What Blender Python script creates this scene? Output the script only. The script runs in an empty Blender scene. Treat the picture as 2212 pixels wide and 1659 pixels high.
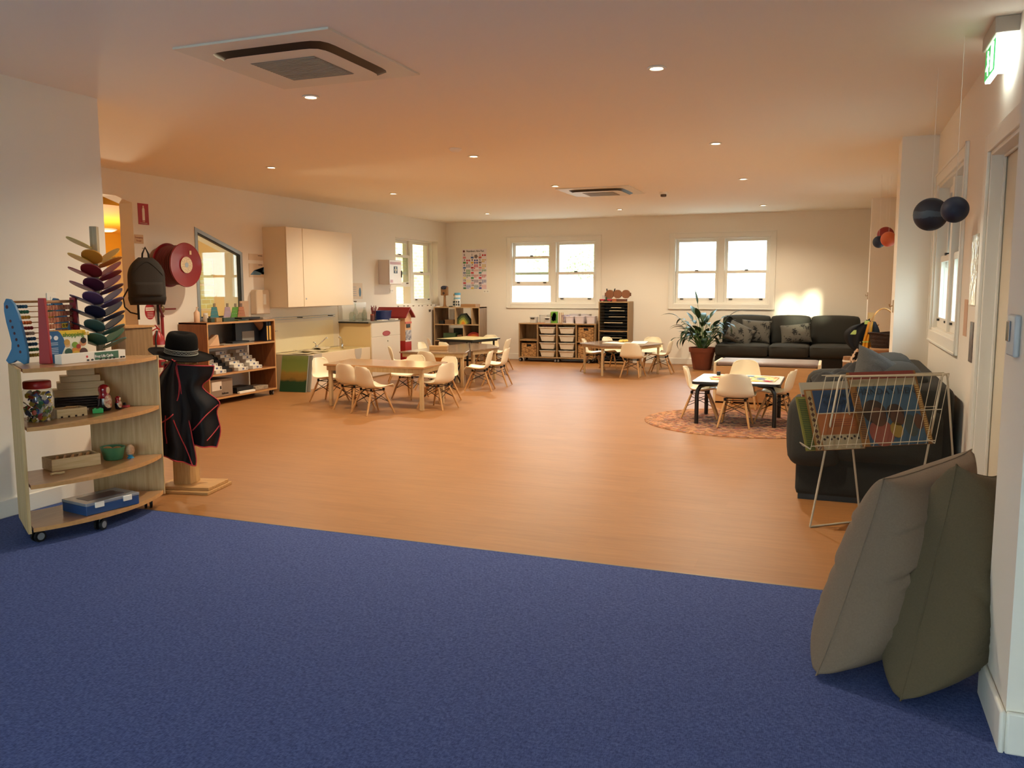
import bpy, bmesh, math, random
from mathutils import Vector, Matrix
random.seed(7)
SC = bpy.context.scene
COL = SC.collection
PI = math.pi
# ---------------------------------------------------------------- camera
CAMZ = 1.4125
_yaw, _pit, _rol, _f = 0.3694, 0.1148, -0.0025, 1809.3
_cam = bpy.data.cameras.new('camera')
_cam.sensor_width = 36.0
_cam.lens = _f / 2212.0 * 36.0
_cam.clip_start = 0.05; _cam.clip_end = 300
cam = bpy.data.objects.new('camera', _cam); COL.objects.link(cam)
_fw = Vector((-math.sin(_yaw)*math.cos(_pit), math.cos(_yaw)*math.cos(_pit), -math.sin(_pit)))
_rt = Vector((math.cos(_yaw), math.sin(_yaw), 0)); _up = _rt.cross(_fw)
_r2 = math.cos(_rol)*_rt + math.sin(_rol)*_up; _u2 = -math.sin(_rol)*_rt + math.cos(_rol)*_up
_m = Matrix((_r2, _u2, -_fw)).transposed().to_4x4(); _m.translation = (0, 0, CAMZ)
cam.matrix_world = _m
SC.camera = cam
# ---------------------------------------------------------------- view
SC.view_settings.view_transform = 'Standard'
SC.view_settings.look = 'None'
SC.view_settings.gamma = 1.0
SC.view_settings.use_curve_mapping = False
SC.view_settings.exposure = 0.0
SC.cycles.use_denoising = True
SC.cycles.max_bounces = 10
SC.cycles.diffuse_bounces = 5
SC.cycles.transparent_max_bounces = 16
SC.cycles.sample_clamp_indirect = 6.0
SC.cycles.caustics_reflective = False
SC.cycles.caustics_refractive = False
# ---------------------------------------------------------------- world: pale morning sky
W = bpy.data.worlds.new('sky'); SC.world = W; W.use_nodes = True
_nt = W.node_tree; _bg = _nt.nodes['Background']
_tc = _nt.nodes.new('ShaderNodeTexCoord'); _sx = _nt.nodes.new('ShaderNodeSeparateXYZ')
_rp = _nt.nodes.new('ShaderNodeValToRGB')
_rp.color_ramp.elements[0].position = 0.0; _rp.color_ramp.elements[0].color = (0.92, 0.96, 1.0, 1)
_rp.color_ramp.elements[1].position = 0.6; _rp.color_ramp.elements[1].color = (0.68, 0.82, 1.0, 1)
_nt.links.new(_tc.outputs['Generated'], _sx.inputs[0]); _nt.links.new(_sx.outputs['Z'], _rp.inputs[0])
_nt.links.new(_rp.outputs[0], _bg.inputs[0]); _bg.inputs[1].default_value = 11.0
SUN_DIR = Vector((-1.0, 2.75, -0.27)).normalized()
_s = bpy.data.lights.new('sun', 'SUN'); _s.energy = 30.0; _s.angle = math.radians(4.5); _s.color = (1.0, 0.86, 0.62)
sun = bpy.data.objects.new('sun', _s); COL.objects.link(sun)
sun.rotation_euler = SUN_DIR.to_track_quat('-Z', 'Y').to_euler()

def portal(name, loc, rot, sx, sy):
    l = bpy.data.lights.new(name, 'AREA'); l.shape = 'RECTANGLE'; l.size = sx; l.size_y = sy
    l.cycles.is_portal = True
    o = bpy.data.objects.new(name, l); COL.objects.link(o); o.location = loc; o.rotation_euler = rot
portal('portal_back_wall_1', (-5.13, 15.62, 1.7), (-PI/2, 0, 0), 1.75, 1.25)
portal('portal_back_wall_2', (-1.97, 15.62, 1.7), (-PI/2, 0, 0), 1.75, 1.25)
portal('portal_left_wall', (-7.75, 14.2, 1.7), (0, -PI/2, 0), 1.3, 1.75)
portal('portal_right_wall_1', (0.98, 7.2, 1.6), (0, PI/2, 0), 1.3, 1.8)
portal('portal_right_wall_2', (0.98, 11.5, 1.6), (0, PI/2, 0), 1.3, 1.8)
portal('portal_rear_glazing', (-1.5, -3.6, 1.2), (PI/2, 0, 0), 5.6, 2.3)

# ---------------------------------------------------------------- materials
def lin(c):
    if isinstance(c, str):
        c = c.lstrip('#'); c = [int(c[i:i+2], 16)/255 for i in (0, 2, 4)]
    return tuple(x/12.92 if x <= 0.04045 else ((x+0.055)/1.055)**2.4 for x in c) + (1.0,)
MATS = {}
def mat(name, col='#cccccc', rough=0.6, metal=0.0, coat=0.0, spec=0.5, noise=0.0, nscale=20.0, stretch=(1, 1, 1), col2=None,
        bump=0.0, bscale=None, trans=0.0, alpha=1.0, emit=None, estr=0.0, sheen=0.0, coords='Object', detail=4.0, sss=0.0):
    if name in MATS: return MATS[name]
    m = bpy.data.materials.new(name); m.use_nodes = True; MATS[name] = m
    nt = m.node_tree; b = nt.nodes['Principled BSDF']
    b.inputs['Base Color'].default_value = lin(col)
    b.inputs['Roughness'].default_value = rough; b.inputs['Metallic'].default_value = metal
    b.inputs['Coat Weight'].default_value = coat; b.inputs['Coat Roughness'].default_value = 0.15
    b.inputs['Specular IOR Level'].default_value = spec
    b.inputs['Transmission Weight'].default_value = trans; b.inputs['Alpha'].default_value = alpha
    b.inputs['Sheen Weight'].default_value = sheen
    if sss: b.inputs['Subsurface Weight'].default_value = sss
    if emit: b.inputs['Emission Color'].default_value = lin(emit); b.inputs['Emission Strength'].default_value = estr
    if noise or bump:
        tc = nt.nodes.new('ShaderNodeTexCoord'); mp = nt.nodes.new('ShaderNodeMapping'); mp.inputs['Scale'].default_value = stretch
        nt.links.new(tc.outputs[coords], mp.inputs[0])
        n = nt.nodes.new('ShaderNodeTexNoise'); n.inputs['Scale'].default_value = nscale; n.inputs['Detail'].default_value = detail
        nt.links.new(mp.outputs[0], n.inputs['Vector'])
        if noise:
            r = nt.nodes.new('ShaderNodeValToRGB')
            c1 = lin(col); c2 = lin(col2) if col2 else tuple(x*(1-noise) for x in c1[:3])+(1,)
            r.color_ramp.elements[0].position = 0.3; r.color_ramp.elements[0].color = c2
            r.color_ramp.elements[1].position = 0.7; r.color_ramp.elements[1].color = c1
            nt.links.new(n.outputs['Fac'], r.inputs[0]); nt.links.new(r.outputs[0], b.inputs['Base Color'])
        if bump:
            n2 = n
            if bscale:
                n2 = nt.nodes.new('ShaderNodeTexNoise'); n2.inputs['Scale'].default_value = bscale; n2.inputs['Detail'].default_value = 3
                nt.links.new(mp.outputs[0], n2.inputs['Vector'])
            bp = nt.nodes.new('ShaderNodeBump'); bp.inputs['Strength'].default_value = bump; bp.inputs['Distance'].default_value = 0.01
            nt.links.new(n2.outputs['Fac'], bp.inputs['Height']); nt.links.new(bp.outputs[0], b.inputs['Normal'])
    return m
def node_mat(name, fn):
    if name in MATS: return MATS[name]
    m = bpy.data.materials.new(name); m.use_nodes = True; MATS[name] = m
    fn(m.node_tree, m.node_tree.nodes['Principled BSDF']); return m
def N(nt, t, **k):
    n = nt.nodes.new(t)
    for a, v in k.items():
        if a.startswith('i_'): n.inputs[a[2:].replace('_', ' ')].default_value = v
        else: setattr(n, a, v)
    return n
def glass_mat(name, tint='#ffffff', refl=0.08, rough=0.0):
    if name in MATS: return MATS[name]
    m = bpy.data.materials.new(name); m.use_nodes = True; MATS[name] = m
    nt = m.node_tree; nt.nodes.clear()
    out = N(nt, 'ShaderNodeOutputMaterial'); tr = N(nt, 'ShaderNodeBsdfTransparent'); gl = N(nt, 'ShaderNodeBsdfGlossy'); mx = N(nt, 'ShaderNodeMixShader')
    fr = N(nt, 'ShaderNodeLayerWeight'); fr.inputs['Blend'].default_value = .5
    pw = N(nt, 'ShaderNodeMath', operation='POWER'); pw.inputs[1].default_value = 4.0; nt.links.new(fr.outputs['Facing'], pw.inputs[0]); ma = N(nt, 'ShaderNodeMath', operation='MULTIPLY_ADD'); ma.inputs[1].default_value = .6; ma.inputs[2].default_value = refl*.5; nt.links.new(pw.outputs[0], ma.inputs[0])
    tr.inputs[0].default_value = lin(tint); gl.inputs['Roughness'].default_value = rough
    nt.links.new(ma.outputs[0], mx.inputs[0]); nt.links.new(tr.outputs[0], mx.inputs[1]); nt.links.new(gl.outputs[0], mx.inputs[2])
    nt.links.new(mx.outputs[0], out.inputs[0]); return m
def wood_mat(name, c1, c2, axis='X', scale=6.0, rough=0.5, coat=0.0, streak=14.0, bump=0.05):
    """long-grained timber: noise stretched along one axis"""
    s = {'X': (1, streak, streak), 'Y': (streak, 1, streak), 'Z': (streak, streak, 1)}[axis]
    return mat(name, c1, rough, coat=coat, noise=1, nscale=scale, stretch=s, col2=c2, bump=bump)
PAINT = mat('wall_paint', '#ece5d8', 0.75, bump=0.03, bscale=60, nscale=60)
CEIL = mat('ceiling_paint', '#f3ecdf', 0.8, bump=0.02, nscale=40)
TRIM = mat('gloss_trim_paint', '#e9e5da', 0.4)
WHITE = mat('white_plastic', '#eeeae0', 0.4)
BLACK = mat('black_plastic', '#0c0c0d', 0.45)
CHROME = mat('chrome', '#d8d8d8', 0.12, 1.0)
STEEL = mat('brushed_steel', '#a9a9a6', 0.35, 1.0)
GLASS = glass_mat('window_glass', '#f4fbf8')
OAK = wood_mat('pale_laminate_oak', '#c6a678', '#ab8a5e', 'X')
OAKZ = wood_mat('pale_laminate_oak_upright', '#c0a27a', '#9d8059', 'Z')
PLY = wood_mat('pale_plywood', '#d9b98c', '#c8a474', 'X', rough=0.5)
BEECH = wood_mat('beech_dowel', '#c99a62', '#b5834c', 'Z', scale=10, rough=0.45)
# ---------------------------------------------------------------- mesh builder
class MB:
    def __init__(s): s.v = []; s.f = []; s.mi = []; s.m = 0; s.T = None
    def _add(s, vs, fs):
        o = len(s.v)
        if s.T is not None: vs = [tuple(s.T @ Vector(v)) for v in vs]
        s.v += [tuple(v) for v in vs]; s.f += [tuple(i+o for i in f) for f in fs]; s.mi += [s.m]*len(fs); return s
    def mat(s, i): s.m = i; return s
    def xf(s, loc=(0, 0, 0), rot=(0, 0, 0)):
        from mathutils import Euler
        s.T = Matrix.Translation(loc) @ Euler(rot).to_matrix().to_4x4(); return s
    def box(s, x0, x1, y0, y1, z0, z1):
        vs = [(x, y, z) for z in (z0, z1) for y in (y0, y1) for x in (x0, x1)]
        return s._add(vs, [(0, 2, 3, 1), (4, 5, 7, 6), (0, 1, 5, 4), (1, 3, 7, 5), (3, 2, 6, 7), (2, 0, 4, 6)])
    def cbox(s, c, d, rz=0.0):
        cx, cy, cz = c; hx, hy, hz = d[0]/2, d[1]/2, d[2]/2; ca, sa = math.cos(rz), math.sin(rz)
        vs = [(cx+x*ca-y*sa, cy+x*sa+y*ca, cz+z) for z in (-hz, hz) for y in (-hy, hy) for x in (-hx, hx)]
        return s._add(vs, [(0, 2, 3, 1), (4, 5, 7, 6), (0, 1, 5, 4), (1, 3, 7, 5), (3, 2, 6, 7), (2, 0, 4, 6)])
    def prism(s, poly, lo, hi, plane='XY'):
        """closed 2-D polygon (ccw) extruded from lo to hi along the third axis"""
        n = len(poly)
        def P(a, b, c): return {'XY': (a, b, c), 'XZ': (a, c, b), 'YZ': (c, a, b)}[plane]
        vs = [P(a, b, lo) for a, b in poly]+[P(a, b, hi) for a, b in poly]
        fs = [tuple(reversed(range(n))), tuple(range(n, 2*n))]+[(i, (i+1) % n, n+(i+1) % n, n+i) for i in range(n)]
        return s._add(vs, fs)
    def ring(s, path, prof_r, n=8, closed=False, cap=True):
        """tube along a 3-D path; prof_r = radius or list"""
        P = [Vector(p) for p in path]; k = len(P)
        R = prof_r if isinstance(prof_r, (list, tuple)) else [prof_r]*k
        vs = []; up = None
        for i, p in enumerate(P):
            if closed: t = (P[(i+1) % k]-P[i-1])
            else: t = (P[min(i+1, k-1)]-P[max(i-1, 0)])
            t.normalize()
            if up is None: up = Vector((0, 0, 1)) if abs(t.z) < 0.9 else Vector((1, 0, 0))
            a = t.cross(up)
            if a.length < 1e-6: a = t.orthogonal()
            a.normalize(); b = t.cross(a).normalized(); up = -b if False else a.cross(t)
            for j in range(n):
                th = 2*PI*j/n; vs.append(tuple(p+a*(R[i]*math.cos(th))+b*(R[i]*math.sin(th))))
        fs = []
        for i in range(k if closed else k-1):
            i2 = (i+1) % k
            for j in range(n): fs.append((i*n+j, i*n+(j+1) % n, i2*n+(j+1) % n, i2*n+j))
        if not closed and cap: fs += [tuple(reversed(range(n))), tuple(range((k-1)*n, k*n))]
        return s._add(vs, fs)
    def cyl(s, a, b, r, r2=None, n=16): return s.ring([a, b], [r, r if r2 is None else r2], n)
    def lathe(s, prof, n=24, c=(0, 0, 0), axis='Z', sx=1.0, sy=1.0):
        """profile [(r, h)...] spun about an axis; open ends closed when r>0"""
        vs = []; k = len(prof)
        for r, h in prof:
            for j in range(n):
                th = 2*PI*j/n; x, y = r*math.cos(th)*sx, r*math.sin(th)*sy
                p = {'Z': (x, y, h), 'X': (h, x, y), 'Y': (x, h, y)}[axis]
                vs.append((c[0]+p[0], c[1]+p[1], c[2]+p[2]))
        fs = [(i*n+j, i*n+(j+1) % n, (i+1)*n+(j+1) % n, (i+1)*n+j) for i in range(k-1) for j in range(n)]
        fs += [tuple(reversed(range(n))), tuple(range((k-1)*n, k*n))]
        return s._add(vs, fs)
    def grid(s, fn, nu, nv, thick=0.0, wrapu=False):
        """surface fn(u,v)->xyz, optional thickness along the normal"""
        pts = [[Vector(fn(i/(nu if wrapu else nu-1) if nu > 1 else 0, j/(nv-1))) for j in range(nv)] for i in range(nu)]
        vs = [tuple(pts[i][j]) for i in range(nu) for j in range(nv)]
        fs = [(i % nu*nv+j, (i+1) % nu*nv+j, (i+1) % nu*nv+j+1, i % nu*nv+j+1) for i in range(nu if wrapu else nu-1) for j in range(nv-1)]
        if thick:
            o = nu*nv; back = []
            for i in range(nu):
                for j in range(nv):
                    i0 = (i-1) % nu if wrapu else max(i-1, 0); i1 = (i+1) % nu if wrapu else min(i+1, nu-1)
                    du = pts[i1][j]-pts[i0][j]; dv = pts[i][min(j+1, nv-1)]-pts[i][max(j-1, 0)]
                    nn = du.cross(dv)
                    if nn.length > 1e-12: nn.normalize()
                    back.append(tuple(pts[i][j]-nn*thick))
            fs2 = [tuple(reversed([k+o for k in f])) for f in fs]; vs += back; fs = fs+fs2
            E = []
            if not wrapu:
                for j in range(nv-1): E += [(j, j+1, o+j+1, o+j), ((nu-1)*nv+j+1, (nu-1)*nv+j, o+(nu-1)*nv+j, o+(nu-1)*nv+j+1)]
            for i in range(nu if wrapu else nu-1):
                a, b = i*nv, (i+1) % nu*nv; E += [(b, a, o+a, o+b), (a+nv-1, b+nv-1, o+b+nv-1, o+a+nv-1)]
            fs = fs+E
        return s._add(vs, fs)
    def build(s, name, mats=None, parent=None, loc=None, rz=0.0, bevel=0.0, seg=2, smooth=None, sub=0, **tags):
        me = bpy.data.meshes.new(name); me.from_pydata(s.v, [], s.f)
        mats = mats if isinstance(mats, (list, tuple)) else [mats]
        for m in mats: me.materials.append(m)
        if len(mats) > 1: me.polygons.foreach_set('material_index', [min(i, len(mats)-1) for i in s.mi])
        bm = bmesh.new(); bm.from_mesh(me); bmesh.ops.remove_doubles(bm, verts=bm.verts, dist=1e-6) if sub else None
        bmesh.ops.recalc_face_normals(bm, faces=bm.faces); bm.to_mesh(me); bm.free()
        if smooth is not None:
            me.shade_smooth()
            if smooth < 179: me.set_sharp_from_angle(angle=math.radians(smooth))
        o = bpy.data.objects.new(name, me); COL.objects.link(o)
        if parent: o.parent = parent
        if loc is not None: o.location = loc
        o.rotation_euler[2] = rz
        if bevel:
            b = o.modifiers.new('bevel', 'BEVEL'); b.width = bevel; b.segments = seg; b.limit_method = 'ANGLE'; b.angle_limit = math.radians(40)
            if smooth is None: me.shade_smooth(); me.set_sharp_from_angle(angle=math.radians(35))
        if sub:
            u = o.modifiers.new('sub', 'SUBSURF'); u.levels = sub; u.render_levels = sub
        for k, v in tags.items(): o[k] = v
        return o
def thing(name, label, cat, loc=(0, 0, 0), rz=0.0, group=None):
    o = bpy.data.objects.new(name, None); COL.objects.link(o); o.location = loc; o.rotation_euler = (0, 0, rz)
    o['label'] = label; o['category'] = cat
    if group: o['group'] = group
    return o
def tag(o, label, cat, group=None, kind=None):
    o['label'] = label; o['category'] = cat
    if group: o['group'] = group
    if kind: o['kind'] = kind
    return o
def dup(root, loc=None, rz=None, label=None, group=None, swap=None):
    r = root.copy(); COL.objects.link(r)
    if loc is not None: r.location = loc
    if rz is not None: r.rotation_euler[2] = rz
    if label: r['label'] = label
    if group: r['group'] = group
    def rec(src, dst):
        for ch in list(src.children):
            if ch.get('label') and ch.get('category'): continue
            c = ch.copy(); COL.objects.link(c); c.parent = dst
            rec(ch, c)
    rec(root, r); return r
def struct(o): o['kind'] = 'structure'; return o
def text_mesh(s, body, size, loc, rot, mat_, name, parent=None, depth=0.0008, align='CENTER', bold=0.0):
    """lettering as real mesh (font curve converted), lying on a surface"""
    cu = bpy.data.curves.new(name, 'FONT'); cu.body = body; cu.size = size; cu.extrude = depth; cu.align_x = align; cu.align_y = 'CENTER'
    cu.offset = bold; cu.resolution_u = 3
    t = bpy.data.objects.new(name, cu); COL.objects.link(t)
    dg = bpy.context.evaluated_depsgraph_get(); me = bpy.data.meshes.new_from_object(t.evaluated_get(dg))
    bpy.data.objects.remove(t); bpy.data.curves.remove(cu)
    me.name = name; me.materials.clear(); me.materials.append(mat_)
    o = bpy.data.objects.new(name, me); COL.objects.link(o)
    if parent: o.parent = parent
    o.location = loc; o.rotation_euler = rot; return o
FACE_X = (PI/2, 0, PI/2)     # lettering on a wall whose face looks to +X
FACE_XM = (PI/2, 0, -PI/2)   # ... to -X
FACE_Y = (PI/2, 0, 0)        # ... to -Y
def rrect(w, h, r, n=4):
    """rounded rectangle polygon centred on 0"""
    out = []
    for cx, cy, a0 in ((w/2-r, h/2-r, 0), (-w/2+r, h/2-r, 90), (-w/2+r, -h/2+r, 180), (w/2-r, -h/2+r, 270)):
        for i in range(n+1):
            a = math.radians(a0+90*i/n); out.append((cx+r*math.cos(a), cy+r*math.sin(a)))
    return out
def circ(r, n=20, cx=0, cy=0, sx=1, sy=1): return [(cx+r*sx*math.cos(2*PI*i/n), cy+r*sy*math.sin(2*PI*i/n)) for i in range(n)]
def rr_pt(u, rx, ry, p=5.0):
    a = u*2*PI; c, s = math.cos(a), math.sin(a); d = (abs(c)**p+abs(s)**p)**(1/p); return (rx*c/d, ry*s/d)
# ================================================================ the room
XL, XN, YN, YB, YS, CE = -7.39, -4.767, 4.483, 15.44, 4.05, 2.70
XR, XS, YS0, YS1 = 0.76, 0.525, 2.79, 3.18
def wall_cut(mb, plane, c0, c1, a0, a1, z0, z1, holes):
    """wall slab between c0..c1 with rectangular holes (a0,a1,z0,z1)"""
    As = sorted({a0, a1, *[h[0] for h in holes], *[h[1] for h in holes]}); Zs = sorted({z0, z1, *[h[2] for h in holes], *[h[3] for h in holes]})
    for i in range(len(As)-1):
        run = None
        for j in range(len(Zs)-1):
            am, zm = (As[i]+As[i+1])/2, (Zs[j]+Zs[j+1])/2
            hole = any(h[0] < am < h[1] and h[2] < zm < h[3] for h in holes)
            if not hole: run = (run[0], Zs[j+1]) if run else (Zs[j], Zs[j+1])
            if run and (hole or j == len(Zs)-2):
                if plane == 'X': mb.box(c0, c1, As[i], As[i+1], run[0], run[1])
                else: mb.box(As[i], As[i+1], c0, c1, run[0], run[1])
                run = None
    return mb
def floor_wood(nt, b):
    tc = N(nt, 'ShaderNodeTexCoord'); L = nt.links.new
    mp = N(nt, 'ShaderNodeMapping'); mp.inputs['Scale'].default_value = (1.0, 9, 1); L(tc.outputs['Object'], mp.inputs[0])
    n1 = N(nt, 'ShaderNodeTexNoise', i_Scale=3.0, i_Detail=6.0, i_Roughness=0.6); L(mp.outputs[0], n1.inputs['Vector'])
    mp2 = N(nt, 'ShaderNodeMapping'); mp2.inputs['Scale'].default_value = (2.5, 45, 1); L(tc.outputs['Object'], mp2.inputs[0])
    n2 = N(nt, 'ShaderNodeTexNoise', i_Scale=2.0, i_Detail=3.0); L(mp2.outputs[0], n2.inputs['Vector'])
    br = N(nt, 'ShaderNodeTexBrick', i_Scale=1.0); br.inputs['Brick Width'].default_value = 1.25; br.inputs['Row Height'].default_value = 0.16
    br.inputs['Mortar Size'].default_value = 0.0015; br.inputs['Color1'].default_value = (0.35, 0.35, 0.35, 1); br.inputs['Color2'].default_value = (0.65, 0.65, 0.65, 1)
    br.inputs['Mortar'].default_value = (0.3, 0.3, 0.3, 1); L(tc.outputs['Object'], br.inputs['Vector'])
    mx = N(nt, 'ShaderNodeMix', data_type='FLOAT'); mx.inputs[0].default_value = 0.4; L(n1.outputs['Fac'], mx.inputs[2]); L(n2.outputs['Fac'], mx.inputs[3])
    mx2 = N(nt, 'ShaderNodeMix', data_type='FLOAT'); mx2.inputs[0].default_value = 0.25; L(mx.outputs[0], mx2.inputs[2]); L(br.outputs['Color'], mx2.inputs[3])
    r = N(nt, 'ShaderNodeValToRGB'); r.color_ramp.elements[0].position = 0.3; r.color_ramp.elements[0].color = lin('#8a5b30')
    r.color_ramp.elements[1].position = 0.72; r.color_ramp.elements[1].color = lin('#aa7745'); L(mx2.outputs[0], r.inputs[0]); L(r.outputs[0], b.inputs['Base Color'])
    rr = N(nt, 'ShaderNodeMapRange'); rr.inputs['To Min'].default_value = 0.38; rr.inputs['To Max'].default_value = 0.50; L(n2.outputs['Fac'], rr.inputs[0]); L(rr.outputs[0], b.inputs['Roughness'])
    bp = N(nt, 'ShaderNodeBump', i_Strength=0.12, i_Distance=0.004); L(n2.outputs['Fac'], bp.inputs['Height']); L(bp.outputs[0], b.inputs['Normal'])
FLOORW = node_mat('bamboo_vinyl_floor', floor_wood)
def carpet(nt, b):
    tc = N(nt, 'ShaderNodeTexCoord'); L = nt.links.new
    n1 = N(nt, 'ShaderNodeTexNoise', i_Scale=90.0, i_Detail=4.0); L(tc.outputs['Object'], n1.inputs['Vector'])
    mp = N(nt, 'ShaderNodeMapping'); mp.inputs['Scale'].default_value = (18, 140, 1); mp.inputs['Rotation'].default_value = (0, 0, 0.5); L(tc.outputs['Object'], mp.inputs[0])
    n2 = N(nt, 'ShaderNodeTexNoise', i_Scale=3.0, i_Detail=2.0); L(mp.outputs[0], n2.inputs['Vector'])
    mp3 = N(nt, 'ShaderNodeMapping'); mp3.inputs['Scale'].default_value = (140, 18, 1); mp3.inputs['Rotation'].default_value = (0, 0, 0.3); L(tc.outputs['Object'], mp3.inputs[0])
    n3 = N(nt, 'ShaderNodeTexNoise', i_Scale=3.0, i_Detail=2.0); L(mp3.outputs[0], n3.inputs['Vector'])
    a = N(nt, 'ShaderNodeMath', operation='ADD'); L(n1.outputs['Fac'], a.inputs[0]); L(n2.outputs['Fac'], a.inputs[1])
    a2 = N(nt, 'ShaderNodeMath', operation='ADD'); L(a.outputs[0], a2.inputs[0]); L(n3.outputs['Fac'], a2.inputs[1])
    r = N(nt, 'ShaderNodeValToRGB'); r.color_ramp.elements[0].position = 0.40; r.color_ramp.elements[0].color = lin('#303e70')
    r.color_ramp.elements[1].position = 0.6; r.color_ramp.elements[1].color = lin('#55669c')
    d = N(nt, 'ShaderNodeMath', operation='MULTIPLY'); d.inputs[1].default_value = 1/3.0; L(a2.outputs[0], d.inputs[0]); L(d.outputs[0], r.inputs[0]); L(r.outputs[0], b.inputs['Base Color'])
    b.inputs['Roughness'].default_value = 0.9; b.inputs['Specular IOR Level'].default_value = 0.2
    bp = N(nt, 'ShaderNodeBump', i_Strength=0.35, i_Distance=0.004); L(a2.outputs[0], bp.inputs['Height']); L(bp.outputs[0], b.inputs['Normal'])
CARPET = node_mat('blue_carpet', carpet)
struct(MB().box(-12.5, 1.0, YS, YB+.2, -0.12, 0).build('floor', FLOORW))
struct(MB().box(-4.95, 1.7, -3.7, YS, -0.12, 0.003).build('floor_carpet', CARPET))
struct(MB().box(-4.9, 0.9, YS-0.006, YS+0.006, 0, 0.004).build('trim_1', mat('floor_joint_strip', '#8b7a66', 0.4, 0.6)))
struct(MB().box(-12.5, 1.6, -3.7, YB+.2, CE, CE+.15).build('ceiling', CEIL))
# near left wall, its return and the left wall of the long room
w = MB().box(XN-.13, XN, -3.7, YN, 0, CE); w.box(-12.5, XN-.13, YN-.13, YN, 0, CE); struct(w.build('wall_near_left', PAINT))
w = MB(); wall_cut(w, 'X', XL-.19, XL, YN, 8.0, 0, CE, [(5.75, 7.35, 0, 2.42)]); wall_cut(w, 'X', XL-.32, XL, 8.0, YB+.2, 0, CE, [(8.31, 9.18, 1.0, 2.16), (13.35, 15.04, 1.09, 2.31)])
w.prism([(8.31, 2.16), (9.18, 1.88), (9.18, 2.16)], XL-.32, XL, 'YZ')
w.prism([(7.35, 2.42), (7.35, 2.36), (7.12, 2.42)], XL-.19, XL, 'YZ')
struct(w.build('wall_left', PAINT))
w = MB(); wall_cut(w, 'Y', YB, YB+.2, XL-.32, XR+.2, 0, CE, [(-6.0, -4.26, 1.10, 2.30), (-2.81, -1.12, 1.10, 2.30)]); struct(w.build('wall_back', PAINT))
w = MB(); wall_cut(w, 'X', XR, XR+.16, YS1, YB, 0, CE, [(3.9, 5.4, 0, 2.16), (6.36, 8.02, 1.04, 2.26), (10.4, 12.5, 1.04, 2.26)]); struct(w.build('wall_right', PAINT))
struct(MB().box(XS, 1.6, YS0, YS1, 0, CE).build('wall_stub_right', PAINT))
struct(MB().box(0.47, XR, 8.17, 8.62, 0, CE).build('wall_pier_right', PAINT))
struct(MB().box(0.42, XR, 13.55, 13.95, 0, CE).build('wall_pier_far_right', PAINT))
# the part of the building behind the camera: a wide glazed opening lets the daylight in
w = MB(); wall_cut(w, 'Y', -3.7, -3.55, XN, 1.6, 0, CE, [(-4.3, 1.3, 0.05, 2.35)]); struct(w.build('wall_rear', PAINT))
struct(MB().box(1.5, 1.6, -3.55, YS0, 0, CE).build('wall_near_right', PAINT))
m = MB()
for x in (-4.3, -3.2, -2.1, -1.0, 0.1, 1.24): m.box(x, x+.06, -3.66, -3.6, 0.05, 2.35)
m.box(-4.3, 1.3, -3.66, -3.6, 0.05, 0.13); m.box(-4.3, 1.3, -3.66, -3.6, 2.27, 2.35)
fr = struct(m.build('window_6', TRIM)); MB().box(-4.27, 1.27, -3.635, -3.63, 0.1, 2.3).build('pane', GLASS, fr)
# baseboards
def base(name, x0, x1, y0, y1): struct(MB().box(x0, x1, y0, y1, 0, 0.115).build(name, TRIM, bevel=0.006))
base('baseboard_back', XL, 0.76, YB-.015, YB); base('baseboard_near_left', XN, XN+.015, -3.55, YN)
base('baseboard_left', XL, XL+.015, 7.35, YB-.015); base('baseboard_right', XR-.015, XR, 5.5, 8.17)
m = MB().box(XS-.018, XS, YS0-.018, YS1, 0, .135); m.box(XS, 1.5, YS0-.018, YS0, 0, .135); struct(m.build('baseboard_stub', TRIM, bevel=0.008))
m = MB().box(.455, .47, 8.155, 8.62, 0, .115); m.box(.47, .745, 8.155, 8.17, 0, .115); struct(m.build('baseboard_pier', TRIM, bevel=.005))
# yellow-walled passage and the side room behind the left wall
YEL = mat('yellow_painted_wall', '#e9c35a', 0.7); CREAM = mat('cream_painted_wall', '#ecdcae', 0.7)
YELH = mat('deep_yellow_ceiling', '#e8ac2c', 0.7)
w = MB(); w.box(-12.4, -12.3, YN, 12.4, 0, CE); struct(w.build('wall_side_room', CREAM))
struct(MB().box(-12.3, -11.7, YN, 12.3, 1.96, 2.35).build('trim_side_room_bulkhead', YELH))
struct(MB().box(-12.3, XL-.32, YN, 12.3, 2.35, 2.45).build('ceiling_side_room', YELH))
w = MB(); wall_cut(w, 'Y', 12.3, 12.42, -12.3, XL-.32, 0, 2.35, [(-11.0, -10.55, 1.0, 1.95), (-10.2, -9.4, 1.1, 2.1)]); struct(w.build('wall_side_room_end', CREAM))
m = MB(); 
for a, b, c, d in ((-11.0, -10.55, 1.0, 1.95), (-10.2, -9.4, 1.1, 2.1)):
    m.box(a, a+.04, 12.33, 12.37, c, d); m.box(b-.04, b, 12.33, 12.37, c, d); m.box(a+.04, b-.04, 12.33, 12.37, c, c+.04); m.box(a+.04, b-.04, 12.33, 12.37, d-.04, d); m.box(a+.04, b-.04, 12.33, 12.37, (c+d)/2-.02, (c+d)/2+.02)
wn = struct(m.build('window_8', TRIM)); MB().box(-11.0, -10.55, 12.348, 12.352, 1.0, 1.95).build('pane', GLASS, wn); MB().box(-10.2, -9.4, 12.348, 12.352, 1.1, 2.1).build('pane', GLASS, wn)
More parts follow.
